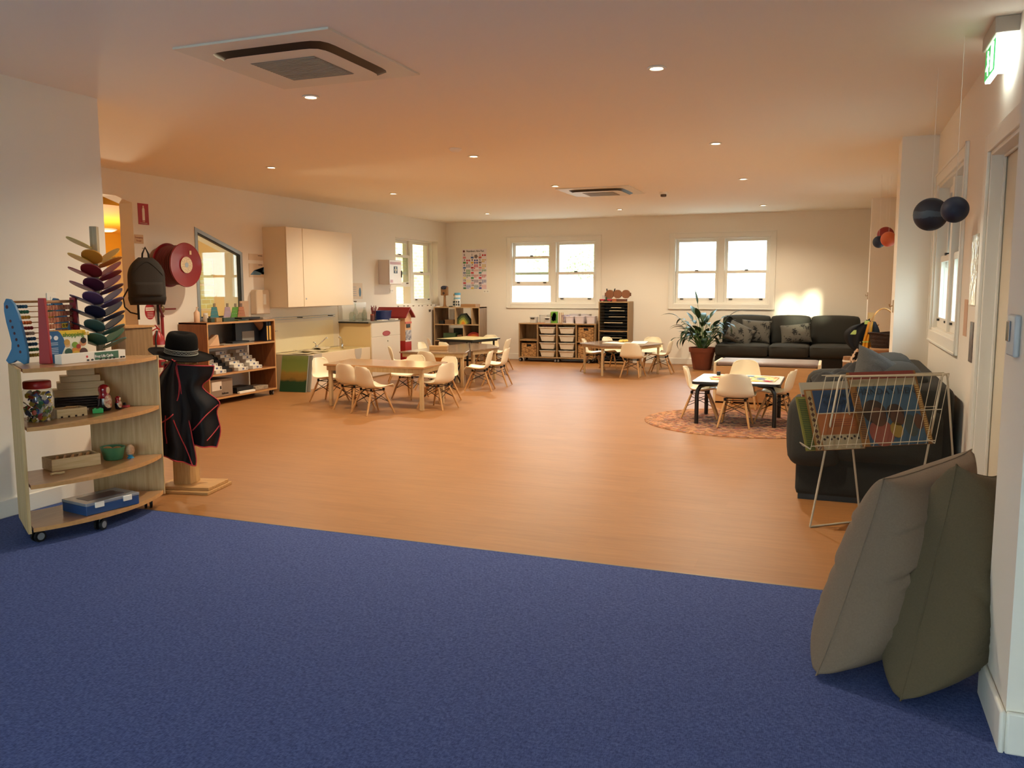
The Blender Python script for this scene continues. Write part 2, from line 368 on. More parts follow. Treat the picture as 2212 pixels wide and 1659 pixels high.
# window furniture -------------------------------------------------
def sash_unit(mb, pane, furn, a0, a1, z0, z1, zm, d, front, P, open_=0.0):
    """one double-hung unit inside an opening. d: depth coordinate of lower sash; P(a,d,z) maps to world boxes"""
    st = .052
    def bx(t, A0, A1, D0, D1, Z0, Z1):
        p = P(A0, D0, Z0); q = P(A1, D1, Z1)
        t.box(min(p[0], q[0]), max(p[0], q[0]), min(p[1], q[1]), max(p[1], q[1]), Z0, Z1)
    # upper sash (outer)
    do = d+front*.04
    bx(mb, a0, a0+st, do, do+.035, zm-.02, z1); bx(mb, a1-st, a1, do, do+.035, zm-.02, z1); bx(mb, a0+st, a1-st, do, do+.035, z1-st, z1); bx(mb, a0+st, a1-st, do, do+.035, zm-.026, zm+.026)
    bx(pane, a0+st, a1-st, do+.014, do+.018, zm+.026, z1-st)
    L0 = z0+open_
    bx(mb, a0, a0+st, d, d+.035, L0, zm+open_+.02); bx(mb, a1-st, a1, d, d+.035, L0, zm+open_+.02); bx(mb, a0+st, a1-st, d, d+.035, L0, L0+.088); bx(mb, a0+st, a1-st, d, d+.035, zm+open_-.026, zm+open_+.026)
    bx(pane, a0+st, a1-st, d+.014, d+.018, L0+.088, zm+open_-.026)
    # lifts on the bottom rail and the catch on the meeting rail
    for a in (a0+.12, a1-.12): bx(furn, a-.03, a+.03, d-.016, d, L0+.058, L0+.075)
    am = (a0+a1)/2; bx(furn, am-.03, am+.03, d-.01, d+.03, zm+open_+.02, zm+open_+.04)
    # horns of the upper sash
    for a in (a0+.002, a1-st+.004): bx(mb, a, a+.038, do, do+.03, zm-.07, zm-.02)
def window(n, plane, a0, a1, z0, z1, face, inward, zm, opens=(0, 0), arch=.09, deep=.10):
    """two double-hung units; plane 'Y' = in wall y=face; inward = sign of the direction into the room"""
    P = (lambda a, d, z: (a, face-inward*d, z)) if plane == 'Y' else (lambda a, d, z: (face-inward*d, a, z))
    F = MB(); G = MB(); K = MB()
    def bx(t, A0, A1, D0, D1, Z0, Z1):
        p = P(A0, D0, Z0); q = P(A1, D1, Z1); t.box(min(p[0], q[0]), max(p[0], q[0]), min(p[1], q[1]), max(p[1], q[1]), Z0, Z1)
    if arch:
        bx(F, a0-arch, a0+.005, -.018, .0, z0-arch, z1+arch); bx(F, a1-.005, a1+arch, -.018, .0, z0-arch, z1+arch)
        bx(F, a0+.005, a1-.005, -.018, .0, z1-.005, z1+arch); bx(F, a0+.005, a1-.005, -.018, .0, z0-arch, z0+.005)
        for (A0, A1, Z0, Z1) in ((a0-arch, a1+arch, z1+arch-.018, z1+arch), (a0-arch, a1+arch, z0-arch, z0-arch+.018), (a0-arch, a0-arch+.018, z0-arch, z1+arch), (a1+arch-.018, a1+arch, z0-arch, z1+arch)):
            bx(F, A0, A1, -.026, -.018, Z0, Z1)
    # box frame
    t = .028; am = (a0+a1)/2; mw = .055
    q0 = 0 if arch else deep-.09
    bx(F, a0, a0+t, q0, deep+.09, z0, z1); bx(F, a1-t, a1, q0, deep+.09, z0, z1); bx(F, a0+t, a1-t, q0, deep+.09, z1-t, z1); bx(F, a0+t, a1-t, q0, deep+.09, z0, z0+t)
    bx(F, am-mw, am+mw, q0+.02, deep+.09, z0+t, z1-t)
    sash_unit(F, G, K, a0+t, am-mw, z0+t, z1-t, zm, deep-.06, 1, P, opens[0]); sash_unit(F, G, K, am+mw, a1-t, z0+t, z1-t, zm, deep-.06, 1, P, opens[1])
    w = struct(F.build('window_%d' % n, TRIM, bevel=.003)); G.build('pane', GLASS, w); K.build('sash_catch', mat('dark_window_furniture', '#2a2622', .4, .6), w)
    return w
window(1, 'Y', -6.0, -4.26, 1.10, 2.30, YB, -1, 1.68, (0.31, 0))
window(2, 'Y', -2.81, -1.12, 1.10, 2.30, YB, -1, 1.68)
window(3, 'X', 13.35, 15.04, 1.09, 2.31, XL, 1, 1.68, (0.31, 0), arch=0, deep=.20)
window(4, 'X', 6.36, 8.02, 1.04, 2.26, XR, -1, 1.64)
window(5, 'X', 10.4, 12.5, 1.04, 2.26, XR, -1, 1.64)
# slanted-head interior glazing
m = MB(); fr = .045
path = [(8.31, 1.0), (9.18, 1.0), (9.18, 1.88), (8.31, 2.16)]
def inset(pts, d):
    out = []
    for i in range(len(pts)):
        a, b, c = Vector(pts[i-1]), Vector(pts[i]), Vector(pts[(i+1) % len(pts)])
        e1 = (b-a).normalized(); e2 = (c-b).normalized(); n1 = Vector((-e1.y, e1.x)); n2 = Vector((-e2.y, e2.x))
        k = (n1+n2); k = k/(1+n1.dot(n2)); out.append(tuple(b+k*d))
    return out
inn = inset(path, fr)
for i in range(4): m.prism([path[i], path[(i+1) % 4], inn[(i+1) % 4], inn[i]], XL-.05, XL+.008, 'YZ')
m.mat(1); in2 = inset(path, fr+.012)
for i in range(4): m.prism([inn[i], inn[(i+1) % 4], in2[(i+1) % 4], in2[i]], XL-.045, XL-.0, 'YZ')
wn = struct(m.build('window_7', [mat('grey_aluminium_frame', '#8f8b84', .35, .8), BLACK])); MB().prism(in2, XL-.03, XL-.024, 'YZ').build('pane', GLASS, wn)
# right-hand doorway: lining, architrave and the closed door leaf
m = MB(); Y0, Y1, ZT = 3.9, 5.4, 2.16
m.box(XR, XR+.16, Y1-.03, Y1, 0, ZT); m.box(XR, XR+.16, Y0, Y0+.03, 0, ZT); m.box(XR, XR+.16, Y0+.03, Y1-.03, ZT-.03, ZT)
m.box(XR-.018, XR, Y1-.01, Y1+.09, 0, ZT+.09); m.box(XR-.018, XR, Y0-.09, Y0+.01, 0, ZT+.09); m.box(XR-.018, XR, Y0+.01, Y1-.01, ZT-.01, ZT+.09)
m.box(XR+.06, XR+.075, Y1-.045, Y1-.03, 0, ZT-.03); m.box(XR+.06, XR+.075, Y0+.03, Y1-.045, ZT-.045, ZT-.03)
d = struct(m.build('door_1', TRIM, bevel=.004))
MB().box(XR+.08, XR+.12, Y0+.03, Y1-.03, .01, ZT-.03).build('door_leaf', mat('cream_door_paint', '#d8cfb8', .5), d)
# chipped paint along the left window's bottom edge
m = MB(); random.seed(3)
for i in range(9):
    y = 13.4+i*.19+random.uniform(-.04, .04); w_ = random.uniform(.03, .09); z = 1.09-random.uniform(.0, .015)
    m.prism([(y, z), (y+w_*.3, z-.02), (y+w_, z-.008), (y+w_*.8, z)], XL, XL+.0015, 'YZ')
m.prism([(13.62+1.0, .99), (14.72, .99), (14.70, .945), (14.63, .94)], XL, XL+.0012, 'YZ')
tag(m.build('peeled_paint', mat('flaked_paint', '#5a4c3a', .8)), 'dark flaked paint chips along the sill of the left wall window', 'paint chips', kind='stuff')
# ================================================================ ceiling fittings
def ac(x, y, label):
    t = thing('ceiling_air_conditioner', label, 'air conditioner', (x, y, CE), 0, None)
    AW = mat('ac_panel_white', '#e0dccf', .45); S = .98
    m = MB(); o = rrect(S, S, .02); i_ = rrect(.74, .74, .09, 6)
    # panel as a ring around the black gap band
    N_ = 28
    oo = [(p[0], p[1]) for p in o]
    m.grid(lambda u, v: ring_pt(u, v, S/2, .37, -.012-.004*v), 65, 4, .0)
    m.box(-S/2, S/2, -S/2, S/2, -.012, -.0005)
    m.build('fascia_panel', AW, t, smooth=30)
    m = MB(); m.grid(lambda u, v: ring_pt(u, v, .374, .328, -.015-.026*v), 65, 5); m.build('gap_shade_band', BLACK, t, smooth=60)  # black band stands in for the shaded gap round the intake panel
    m = MB(); m.grid(lambda u, v: ring_pt(u, v, .330, .001, -.0415), 65, 2); m.build('intake_panel', AW, t)
    g = MB(); g.box(-.21, .21, -.2, .2, -.044, -.042); g.mat(1)
    for k in range(17): g.box(-.205, .205, -.195+k*.024, -.185+k*.024, -.047, -.044)
    g.build('intake_grille', [mat('ac_grille_grey', '#8d8678', .6), mat('ac_grille_rib', '#a59d8d', .5)], t)
    return t
def ring_pt(u, v, ro, ri, z):
    """point between an outer and an inner rounded square"""
    def sq(r, k):
        a = u*2*PI; c, s = math.cos(a), math.sin(a); p = 9.0 if k else 30.0
        d = (abs(c)**p+abs(s)**p)**(1/p); return (r*c/d, r*s/d)
    a = sq(ro, ro < .45); b = sq(ri, ri < .45); return (a[0]*(1-v)+b[0]*v, a[1]*(1-v)+b[1]*v, z)
ac(-2.9, 4.20, 'large square white ceiling air conditioner nearest the camera')
ac(-3.02, 11.15, 'smaller looking square ceiling air conditioner far down the room')
DL = [(677, 208, -3.38, 4.97), (1426, 145, -1.05, 5.09), (1028, 338, -3.40, 7.75), (589, 361, -5.72, 7.64), (1548, 309, -1.08, 7.89), (845, 417, -5.75, 10.35),
      (1202, 402, -3.42, 10.38), (1606, 386, -1.11, 10.56), (1052, 461, -5.78, 13.75), (1338, 452, -3.44, 13.86), (1648, 443, -1.16, 14.04)]
DLL = ['downlight beside the near edge of the big air conditioner', 'largest looking downlight, near the exit sign side', 'downlight in the middle of the ceiling by the small round smoke alarm',
       'downlight nearest the left wall above the hose reel', 'second downlight in the row nearest the right wall', 'downlight over the white wall cabinet side of the room',
       'downlight touching the corner of the far air conditioner', 'third downlight in the row nearest the right wall', 'far downlight nearest the number poster corner',
       'far downlight beyond the far air conditioner', 'far downlight above the big dark sofa']
LENS = mat('downlight_lens', '#ffffff', .3, emit='#ffd9a6', estr=30.0)
def downlight():
    t = thing('downlight', DLL[0], 'downlight', (0, 0, CE), 0, 'recessed ceiling downlights')
    MB().lathe([(.052, 0), (.058, -.004), (.056, -.009), (.04, -.009), (.036, -.004), (.034, -.001)], 28).build('trim_ring', WHITE, t, smooth=50)
    MB().lathe([(.035, -.0015), (.03, -.0045), (.015, -.006)], 24).build('lens', LENS, t, smooth=60)
    return t
d0 = downlight()
for i, (_, _, x, y) in enumerate(DL):
    o = d0 if i == 0 else dup(d0)
    o.location = (x, y, CE); o['label'] = 'glowing ' + DLL[i]
    l = bpy.data.lights.new('downlight_lamp', 'SPOT'); l.energy = 168; l.color = (1.0, .83, .60); l.spot_size = math.radians(148); l.spot_blend = .75; l.shadow_soft_size = .035
    lo = bpy.data.objects.new('downlight_lamp', l); COL.objects.link(lo); lo.location = (x, y, CE-.02)
# smoke alarm and sensor
t = thing('smoke_alarm', 'small round white smoke alarm by the middle ceiling downlight', 'smoke alarm', (-3.38, 7.28, CE))
MB().lathe([(.06, 0), (.062, -.006), (.05, -.02), (.03, -.03), (.012, -.032)], 24).build('housing', WHITE, t, smooth=50)
t = thing('motion_sensor', 'small white sensor dome beside the far air conditioner', 'sensor', (-2.27, 11.6, CE))
MB().lathe([(.055, 0), (.057, -.03), (.045, -.034)], 24).build('mounting_ring', WHITE, t, smooth=50)
MB().lathe([(.04, -.034), (.04, -.06), (.03, -.066)], 20).build('lens_cap', mat('sensor_grey', '#5d5248', .5), t, smooth=50)
# exit sign hanging from the ceiling
t = thing('exit_sign', 'green and white running man exit sign lit on the ceiling', 'exit sign', (.70, 4.92, CE))
MB().box(-.045, .19, -.17, .22, -.075, 0).build('base_housing', mat('exit_housing', '#b9aea0', .5), t, bevel=.006)
MB().box(-.03, -.005, -.12, .17, -.245, -.075).build('lit_panel', mat('exit_panel_white', '#ffffff', .4, emit='#f2fff8', estr=4.0), t, bevel=.003)
MB().box(-.004, .17, -.115, .0, -.235, -.0755).build('diffuser', mat('exit_diffuser', '#ffffff', .4, emit='#f4fff6', estr=9.0), t, bevel=.004)
g = MB().box(-.034, -.0305, -.115, .165, -.235, -.085).build('pictogram', mat('exit_green', '#2fae55', .4, emit='#2fae55', estr=1.0), t)
m = MB(); WX = (-.0375, -.0345)
m.prism([(-.09, -.225), (-.02, -.225), (-.02, -.095), (-.09, -.095)], *WX, 'YZ')
m.prism([(c[0]+.075, c[1]-.115) for c in circ(.014, 12)], *WX, 'YZ')
m.prism([(.045, -.165), (.07, -.17), (.095, -.135), (.075, -.128)], *WX, 'YZ')
m.prism([(.03, -.185), (.05, -.19), (.075, -.16), (.06, -.15)], *WX, 'YZ'); m.prism([(.05, -.225), (.06, -.228), (.08, -.17), (.062, -.165)], *WX, 'YZ')
m.prism([(.02, -.15), (.03, -.155), (.055, -.14), (.05, -.13)], *WX, 'YZ'); m.prism([(.09, -.19), (.12, -.195), (.12, -.185), (.085, -.17)], *WX, 'YZ')
m.build('running_figure', mat('exit_figure', '#ffffff', .4, emit='#eafff0', estr=2.0), g)
# ================================================================ what stands outside the windows
def outside(o, label, cat): tag(o, label, cat); return o
GR = mat('pale_concrete_yard', '#b9b6ae', .9, noise=.2, nscale=3)
struct(MB().box(-40, 30, -40, -3.75, -.4, -.25).build('floor_yard_rear', GR))
struct(MB().box(-40, 30, YB+.25, 60, -.4, -.25).build('floor_yard_back', GR))
struct(MB().box(.98, 30, -3.7, YB+.25, -.4, -.25).build('floor_yard_right', GR))
struct(MB().box(-40, -12.5, -3.7, YB+.25, -.4, -.25).build('floor_yard_left', GR))
# yellow brick wall of the neighbouring wing, seen through the left window
def brick(nt, b):
    tc = N(nt, 'ShaderNodeTexCoord'); mp = N(nt, 'ShaderNodeMapping'); mp.inputs['Rotation'].default_value = (PI/2, 0, PI/2)
    nt.links.new(tc.outputs['Object'], mp.inputs[0]); br = N(nt, 'ShaderNodeTexBrick', i_Scale=1.0)
    sp = N(nt, 'ShaderNodeSeparateXYZ'); cb = N(nt, 'ShaderNodeCombineXYZ'); nt.links.new(tc.outputs['Object'], sp.inputs[0]); nt.links.new(sp.outputs['Y'], cb.inputs[0]); nt.links.new(sp.outputs['Z'], cb.inputs[1])
    br.inputs['Brick Width'].default_value = .24; br.inputs['Row Height'].default_value = .086; br.inputs['Mortar Size'].default_value = .006
    br.inputs['Color1'].default_value = lin('#d9b76a'); br.inputs['Color2'].default_value = lin('#c79f57'); br.inputs['Mortar'].default_value = lin('#d8cbb0')
    nt.links.new(cb.outputs[0], br.inputs['Vector']); nt.links.new(br.outputs['Color'], b.inputs['Base Color']); b.inputs['Roughness'].default_value = .9
w = struct(MB().box(-11.2, -11.0, 12.4, 24, -.25, 4.2).build('wall_outside_left', node_mat('yellow_brick', brick)))
# unseen building added behind the camera to keep low sun off the near room
t = thing('house', 'unseen house block behind the viewer, added to keep sun off the rear glazing', 'house', (0, -22, -.25))
MB().box(-9, 9.3, -3, 1, 0, 5.4).build('house_wall', mat('sun_blocker_render', '#cfc8ba', .9), t)
t = thing('house', 'pale weatherboard house far beyond the window above the dark sofa', 'house', (-2.0, 36, -.25))
MB().box(-6, 8, 0, 5, 0, 7).build('house_wall', mat('pale_weatherboard', '#e6e4de', .9), t)
for x, z in ((-4.1, 3.1), (-3.1, 3.1), (3.6, 4.4)): MB().box(x-.35, x+.35, -.05, .0, z, z+.8).build('house_window', mat('blue_grey_pane', '#a9bcc8', .3), t)
m = MB()
for k in range(24): m.box(-1.2+k*.09, -1.17+k*.09, -1.0, -.95, 2.2, 2.6)
m.box(-1.5, 1.2, -1.02, -.93, 2.6, 2.66); m.build('balcony_railing', mat('grey_railing', '#8c8c90', .5), t)
t = thing('house', 'white neighbouring house seen through the window above the cubby shelf', 'house', (-14, 34, -.25))
MB().box(-5, 5, 0, 5, 0, 6).build('house_wall', MATS['pale_weatherboard'], t)
for x, z in ((-3.2, 4.2), (-.6, 3.2), (2.9, 3.2), (3.9, 2.4)): MB().box(x-.4, x+.4, -.05, 0, z, z+.9).build('house_window', MATS['blue_grey_pane'], t)
rnd = random.Random(11)
def tree(x, y, h, r, label):
    t = thing('garden_tree', label, 'tree', (x, y, -.25)); TR = mat('tree_bark', '#cfc8ba', .9); LF = mat('bright_foliage', '#b9d09a', .8, noise=.25, nscale=6)
    m = MB().ring([(0, 0, 0), (.05, 0, h*.3), (0, .05, h*.62), (.1, 0, h*.8)], [.16, .13, .09, .04], 8)
    for k in range(6):
        a = k*1.05; m.ring([(0, 0, h*(.42+.05*k)), (r*.35*math.cos(a), r*.35*math.sin(a), h*(.58+.05*k)), (r*.7*math.cos(a), r*.7*math.sin(a), h*(.66+.05*k))], [.06, .04, .015], 6)
    m.build('trunk', TR, t, smooth=60)
    m = MB()
    for k in range(1100):
        u = Vector((rnd.gauss(0, 1), rnd.gauss(0, 1), rnd.gauss(0, 1))).normalized()*(rnd.random()**.4)
        c = Vector((u.x*r, u.y*r, h*.72+u.z*r*.8)); a = Vector((rnd.gauss(0, 1), rnd.gauss(0, 1), rnd.gauss(0, 1))).normalized(); b = a.orthogonal().normalized(); s = rnd.uniform(.05, .10)
        m._add([c-a*s, c+b*s*.5, c+a*s, c-b*s*.5], [(0, 1, 2, 3)])
    m.build('foliage', LF, t)
tree(-7.9, 27, 3.5, .75, 'light green tree outside the window above the cubby shelf')
tree(-10.3, 30, 4.0, .9, 'pale leafy tree left of the other one, outside the window by the number poster')
# a drop screen hangs outside the upper panes of each right-hand window
for y0, y1, lb in ((6.2, 8.2, 'dark roller blind outside the right wall window behind the hanging planets'), (10.3, 12.6, 'dark roller blind outside the far right wall window')):
    t = thing('outdoor_blind', lb, 'blind', (XR+.16, (y0+y1)/2, 2.36)); L_ = (y1-y0)/2
    MB().cyl((.08, -L_, 0), (.08, L_, 0), .05).build('roller_tube', mat('blind_tube', '#cfc8bb', .5), t, smooth=50)
    MB().box(.03, .04, -L_, L_, -.67, 0).build('blind_cloth', mat('blind_canvas', '#3a3029', .9), t)
    for s in (-1, 1): MB().cyl((.0, s*L_*.96, -.69), (.05, s*L_*.96, -.69), .01).build('bracket', mat('bracket_metal', '#999999', .4, .8), t)
m = MB()
for k in range(60): m.box(4.6, 4.63, 3.0+k*.21, 3.17+k*.21, -.25, .85)
m.box(4.63, 4.68, 3, 15.6, .0, .1); m.box(4.63, 4.68, 3, 15.6, .6, .7)
tag(m.build('garden_fence', mat('pale_paling_fence', '#cfc6b4', .85)), 'pale paling fence outside the right wall windows', 'fence')
t = thing('sun_blocker', 'unseen shed outside, beyond the right wall', 'blocker', (2.38, 3.0, -.25)); MB().box(-.62, .62, -1.0, 1.0, 0, 2.5).build('blocker_wall', mat('blocker_timber', '#b7a78c', .9), t); MB().prism([(-.68, 2.5), (.68, 2.5), (0, 2.62)], -1.05, 1.05, 'XZ').build('blocker_roof', mat('blocker_roof_metal', '#8f8f8c', .5), t)  # block added out of view to keep sun off the near right pier
# ================================================================ children's chairs and tables
SHELL = mat('cream_moulded_plastic', '#f6eccf', .35, coat=.2)
def interp(pts, t):
    x = t*(len(pts)-1); i = min(int(x), len(pts)-2); f = x-i
    p0 = pts[max(i-1, 0)]; p1 = pts[i]; p2 = pts[i+1]; p3 = pts[min(i+2, len(pts)-1)]
    return tuple(.5*((2*b)+(-a+c)*f+(2*a-5*b+4*c-d)*f*f+(-a+3*b-3*c+d)*f**3) for a, b, c, d in zip(p0, p1, p2, p3))
def make_chair(label):
    t = thing('childrens_chair', label, 'chair')
    prof = [(.178, .296, .150), (.155, .306, .176), (.09, .300, .190), (.02, .290, .193), (-.05, .288, .193), (-.105, .302, .190), (-.143, .340, .184), (-.163, .395, .174), (-.180, .455, .160), (-.195, .515, .138), (-.203, .545, .105)]
    def f(u, v):
        y, z, w = interp(prof, v); s = u*2-1; a = abs(s)
        back = min(1, max(0, (v-.45)/.3))
        return (s*w, y+back*.045*a**2.2, z+(1-back)*(.030*a**3)*(1 if v > .12 else v/.12)-(.008*a**6 if v > .93 else 0))
    m = MB().grid(f, 15, 33, .006); m.build('shell', SHELL, t, smooth=60)
    BL = mat('black_wire_brace', '#15110f', .4, .5)
    for sx in (-1, 1):
        for sy in (-1, 1):
            MB().ring([(sx*.098, sy*.085-.01, .268), (sx*.125, sy*.135-.01, .14), (sx*.155, sy*.19-.01, 0)], [.011, .0135, .0095], 8).build('leg', BEECH, t, smooth=60)
    b = MB(); P = lambda sx, sy, k: (sx*(.098+.057*k), sy*(.085+.105*k)-.01, .268*(1-k))
    for sx in (-1, 1):
        b.ring([P(sx, -1, .12), P(sx, 1, .52)], .0035, 6); b.ring([P(sx, 1, .12), P(sx, -1, .52)], .0035, 6)
        b.ring([P(sx, -1, .0), P(sx, 1, .0)], .005, 6)
    for sy in (-1, 1):
        b.ring([P(-1, sy, .12), P(1, sy, .52)], .0035, 6); b.ring([P(1, sy, .12), P(-1, sy, .52)], .0035, 6); b.ring([P(-1, sy, 0), P(1, sy, 0)], .005, 6)
    for sx in (-1, 1):
        for sy in (-1, 1): b.cyl((sx*.098, sy*.085-.01, .262), (sx*.098, sy*.085-.01, .292), .014, n=10)
    b.build('wire_brace', BL, t, smooth=50)
    return t
CH = [  # x, y, heading in degrees (0 faces the back wall), label
 (-4.86, 8.20, -24, 'cream chair with wooden legs nearest the camera at the big rectangular wooden table'),
 (-5.24, 8.42, -14, 'cream chair beside the nearest one at the rectangular table, partly hidden by it'),
 (-5.87, 8.86, -96, 'cream chair at the left end of the rectangular wooden table, next to the sink trough'),
 (-5.10, 9.52, 172, 'cream chair facing the camera at the middle of the far side of the rectangular table'),
 (-4.60, 9.42, 158, 'cream chair facing the camera at the far right of the rectangular table'),
 (-4.36, 8.82, 78, 'cream chair turned side on at the right end of the rectangular wooden table'),
 (-5.22, 10.42, -14, 'cream chair seen from behind at the near edge of the joined brown tables'),
 (-6.05, 11.05, -60, 'cream chair at the left tip of the joined brown tables by the toy house'),
 (-4.60, 10.62, 103, 'cream chair nearest the camera on the right side of the joined brown tables'),
 (-4.58, 11.20, 98, 'cream chair tucked behind another on the right side of the joined brown tables'),
 (-6.05, 12.00, -88, 'white looking chair left of the joined brown tables, by the corner shelf'),
 (-5.82, 12.30, -30, 'chair with a shaded back between the joined brown tables and the black edged table'),
 (-6.42, 13.05, -60, 'cream chair at the left end of the black edged pale table'),
 (-5.95, 14.10, 176, 'cream chair facing the camera behind the black edged pale table'),
 (-5.36, 13.25, 96, 'cream chair turned side on at the right end of the black edged pale table'),
 (-3.83, 13.72, -82, 'leftmost cream chair at the six sided table before the cubby shelf'),
 (-3.62, 14.28, -112, 'cream chair behind the leftmost one at the six sided table, near the paper tray rack'),
 (-2.98, 13.02, -4, 'cream chair with its back to the camera at the six sided table'),
 (-2.98, 14.42, 186, 'cream chair facing the camera behind the six sided table'),
 (-2.68, 13.72, 92, 'cream chair turned side on right of the six sided table, by the plant'),
 (-1.34, 9.14, -84, 'cream chair at the left of the small black legged table on the round rug'),
 (-0.92, 8.66, 0, 'cream chair with its back to the camera at the small table on the round rug'),
 (-0.56, 9.12, 80, 'cream chair at the right of the small black legged table on the round rug'),
 (-0.98, 10.00, 180, 'cream chair facing the camera behind the small table on the rug')]
c0 = make_chair(CH[0][3]); c0['group'] = 'cream childrens chairs around the tables'
for i, (x, y, a, lb) in enumerate(CH):
    o = c0 if i == 0 else dup(c0)
    o.location = (x, y, .012 if 8 < y < 10.1 and x > -2 else 0); o.rotation_euler[2] = math.radians(a); o['label'] = lb
TOPW = wood_mat('oak_table_top', '#b98a5c', '#9d6f44', 'X', scale=4, rough=.22, coat=.5, bump=.02)
TOPG = wood_mat('walnut_grey_table_top', '#9a7f66', '#7f6650', 'X', scale=4, rough=.22, coat=.5, bump=.02)
LEGW = wood_mat('birch_table_leg', '#cdb084', '#b8986a', 'Z', rough=.5)
def inpoly(poly, d):
    """polygon shrunk towards the inside by d (ccw)"""
    out = []; n = len(poly)
    for i in range(n):
        a, b, c = Vector(poly[i-1]), Vector(poly[i]), Vector(poly[(i+1) % n]); e1 = (b-a).normalized(); e2 = (c-b).normalized()
        n1 = Vector((-e1.y, e1.x)); n2 = Vector((-e2.y, e2.x)); k = n1+n2; k = k/(1+n1.dot(n2)); out.append(tuple(b+k*d))
    return out
def make_table(name, label, poly, h, legs, top, leg=LEGW, edge=None, apron=.055, lw=.042, cat='table', tt=.022, under=None, legang=0.0, group=None):
    cx = sum(p[0] for p in poly)/len(poly); cy = sum(p[1] for p in poly)/len(poly); poly = [(a-cx, b-cy) for a, b in poly]
    t = thing(name, label, cat, (cx, cy, 0), 0, group)
    m = MB().prism(poly, h-tt, h); mats = [top]
    m.build('table_top', mats, t, bevel=.003)
    if edge: MB().prism(inpoly(poly, -.004), h-tt-.004, h-.003).build('edge_band', edge, t, bevel=.002)
    if apron:
        m = MB(); a = inpoly(poly, .03); b = inpoly(poly, .052); n = len(a)
        for i in range(n): m.prism([a[i], a[(i+1) % n], b[(i+1) % n], b[i]], h-tt-apron, h-tt-.001)
        m.build('apron', leg, t)
    for lx, ly in legs:
        MB().cbox((lx-cx, ly-cy, (h-tt)/2), (lw, lw, h-tt-.002), legang).build('leg', leg, t, bevel=.004)
    return t
make_table('rectangular_table', 'big rectangular wooden table with square pale legs, nearest table to the sink', [(-5.70, 8.48), (-4.36, 8.48), (-4.42, 9.24), (-5.80, 9.24)], .51, [(-5.64, 8.54), (-4.42, 8.54), (-4.47, 9.18), (-5.73, 9.18)], TOPW)
TP = 'joined brown tables before the corner shelf'
make_table('trapezoid_table', 'left one of two brown topped tables pushed together, nearer the kitchen', [(-5.85, 10.62), (-4.87, 10.74), (-5.0, 11.2), (-5.67, 12.66), (-5.78, 11.9)], .5, [(-5.72, 10.70), (-4.95, 10.82), (-5.24, 11.28), (-5.66, 12.3)], TOPG, LEGW, group=TP)
make_table('trapezoid_table', 'right one of two brown topped tables pushed together, further from the kitchen', [(-4.985, 11.21), (-4.82, 11.92), (-5.22, 12.55), (-5.655, 12.67)], .5, [(-5.04, 11.40), (-4.90, 11.90), (-5.22, 12.46), (-5.55, 12.58)], TOPG, LEGW, group=TP)
BLK = mat('black_table_edge', '#0e0d0d', .35)
make_table('black_edged_table', 'pale yellow topped table with a thick black edge, furthest back on the left', [(-6.38, 12.92), (-5.66, 12.80), (-5.46, 13.52), (-6.2, 13.75)], .545, [(-6.28, 13.0), (-5.72, 12.9), (-5.55, 13.46), (-6.14, 13.65)], mat('pale_yellow_laminate', '#e9d9a0', .3, coat=.3), BLK, BLK, apron=.03, lw=.03)
hx = [(-3.29+.68*math.cos(math.radians(a+14)), 13.48+.68*math.sin(math.radians(a+14))) for a in range(0, 360, 60)]
hl = [(-3.29+.60*math.cos(math.radians(a+14)), 13.48+.60*math.sin(math.radians(a+14))) for a in range(0, 360, 60)]
make_table('hexagonal_table', 'six sided wooden table with pale legs in front of the cubby shelf', hx, .5, hl, TOPG, apron=.04, lw=.036, legang=.3)
# small table on the rug: white top, black edge and bent black tube legs
t = thing('small_square_table', 'small square white topped table with curved black legs on the round rug', 'table', (-.93, 9.02, .012))
m = MB().prism(rrect(.86, .80, .04), .425, .443); m.build('table_top', mat('white_laminate', '#efeef0', .25, coat=.4), t, bevel=.002)
MB().prism(rrect(.872, .812, .045), .412, .438).build('edge_band', BLK, t, bevel=.003)
for sx in (-1, 1):
    for sy in (-1, 1):
        x, y = sx*.385, sy*.35
        MB().ring([(x*.55, y*.62, .405), (x*.80, y*.88, .402), (x*.92, y*.97, .385), (x*.985, y*1.0, .34), (x, y, .28), (x, y, 0)], .0215, 12).build('leg', BLK, t, smooth=60)
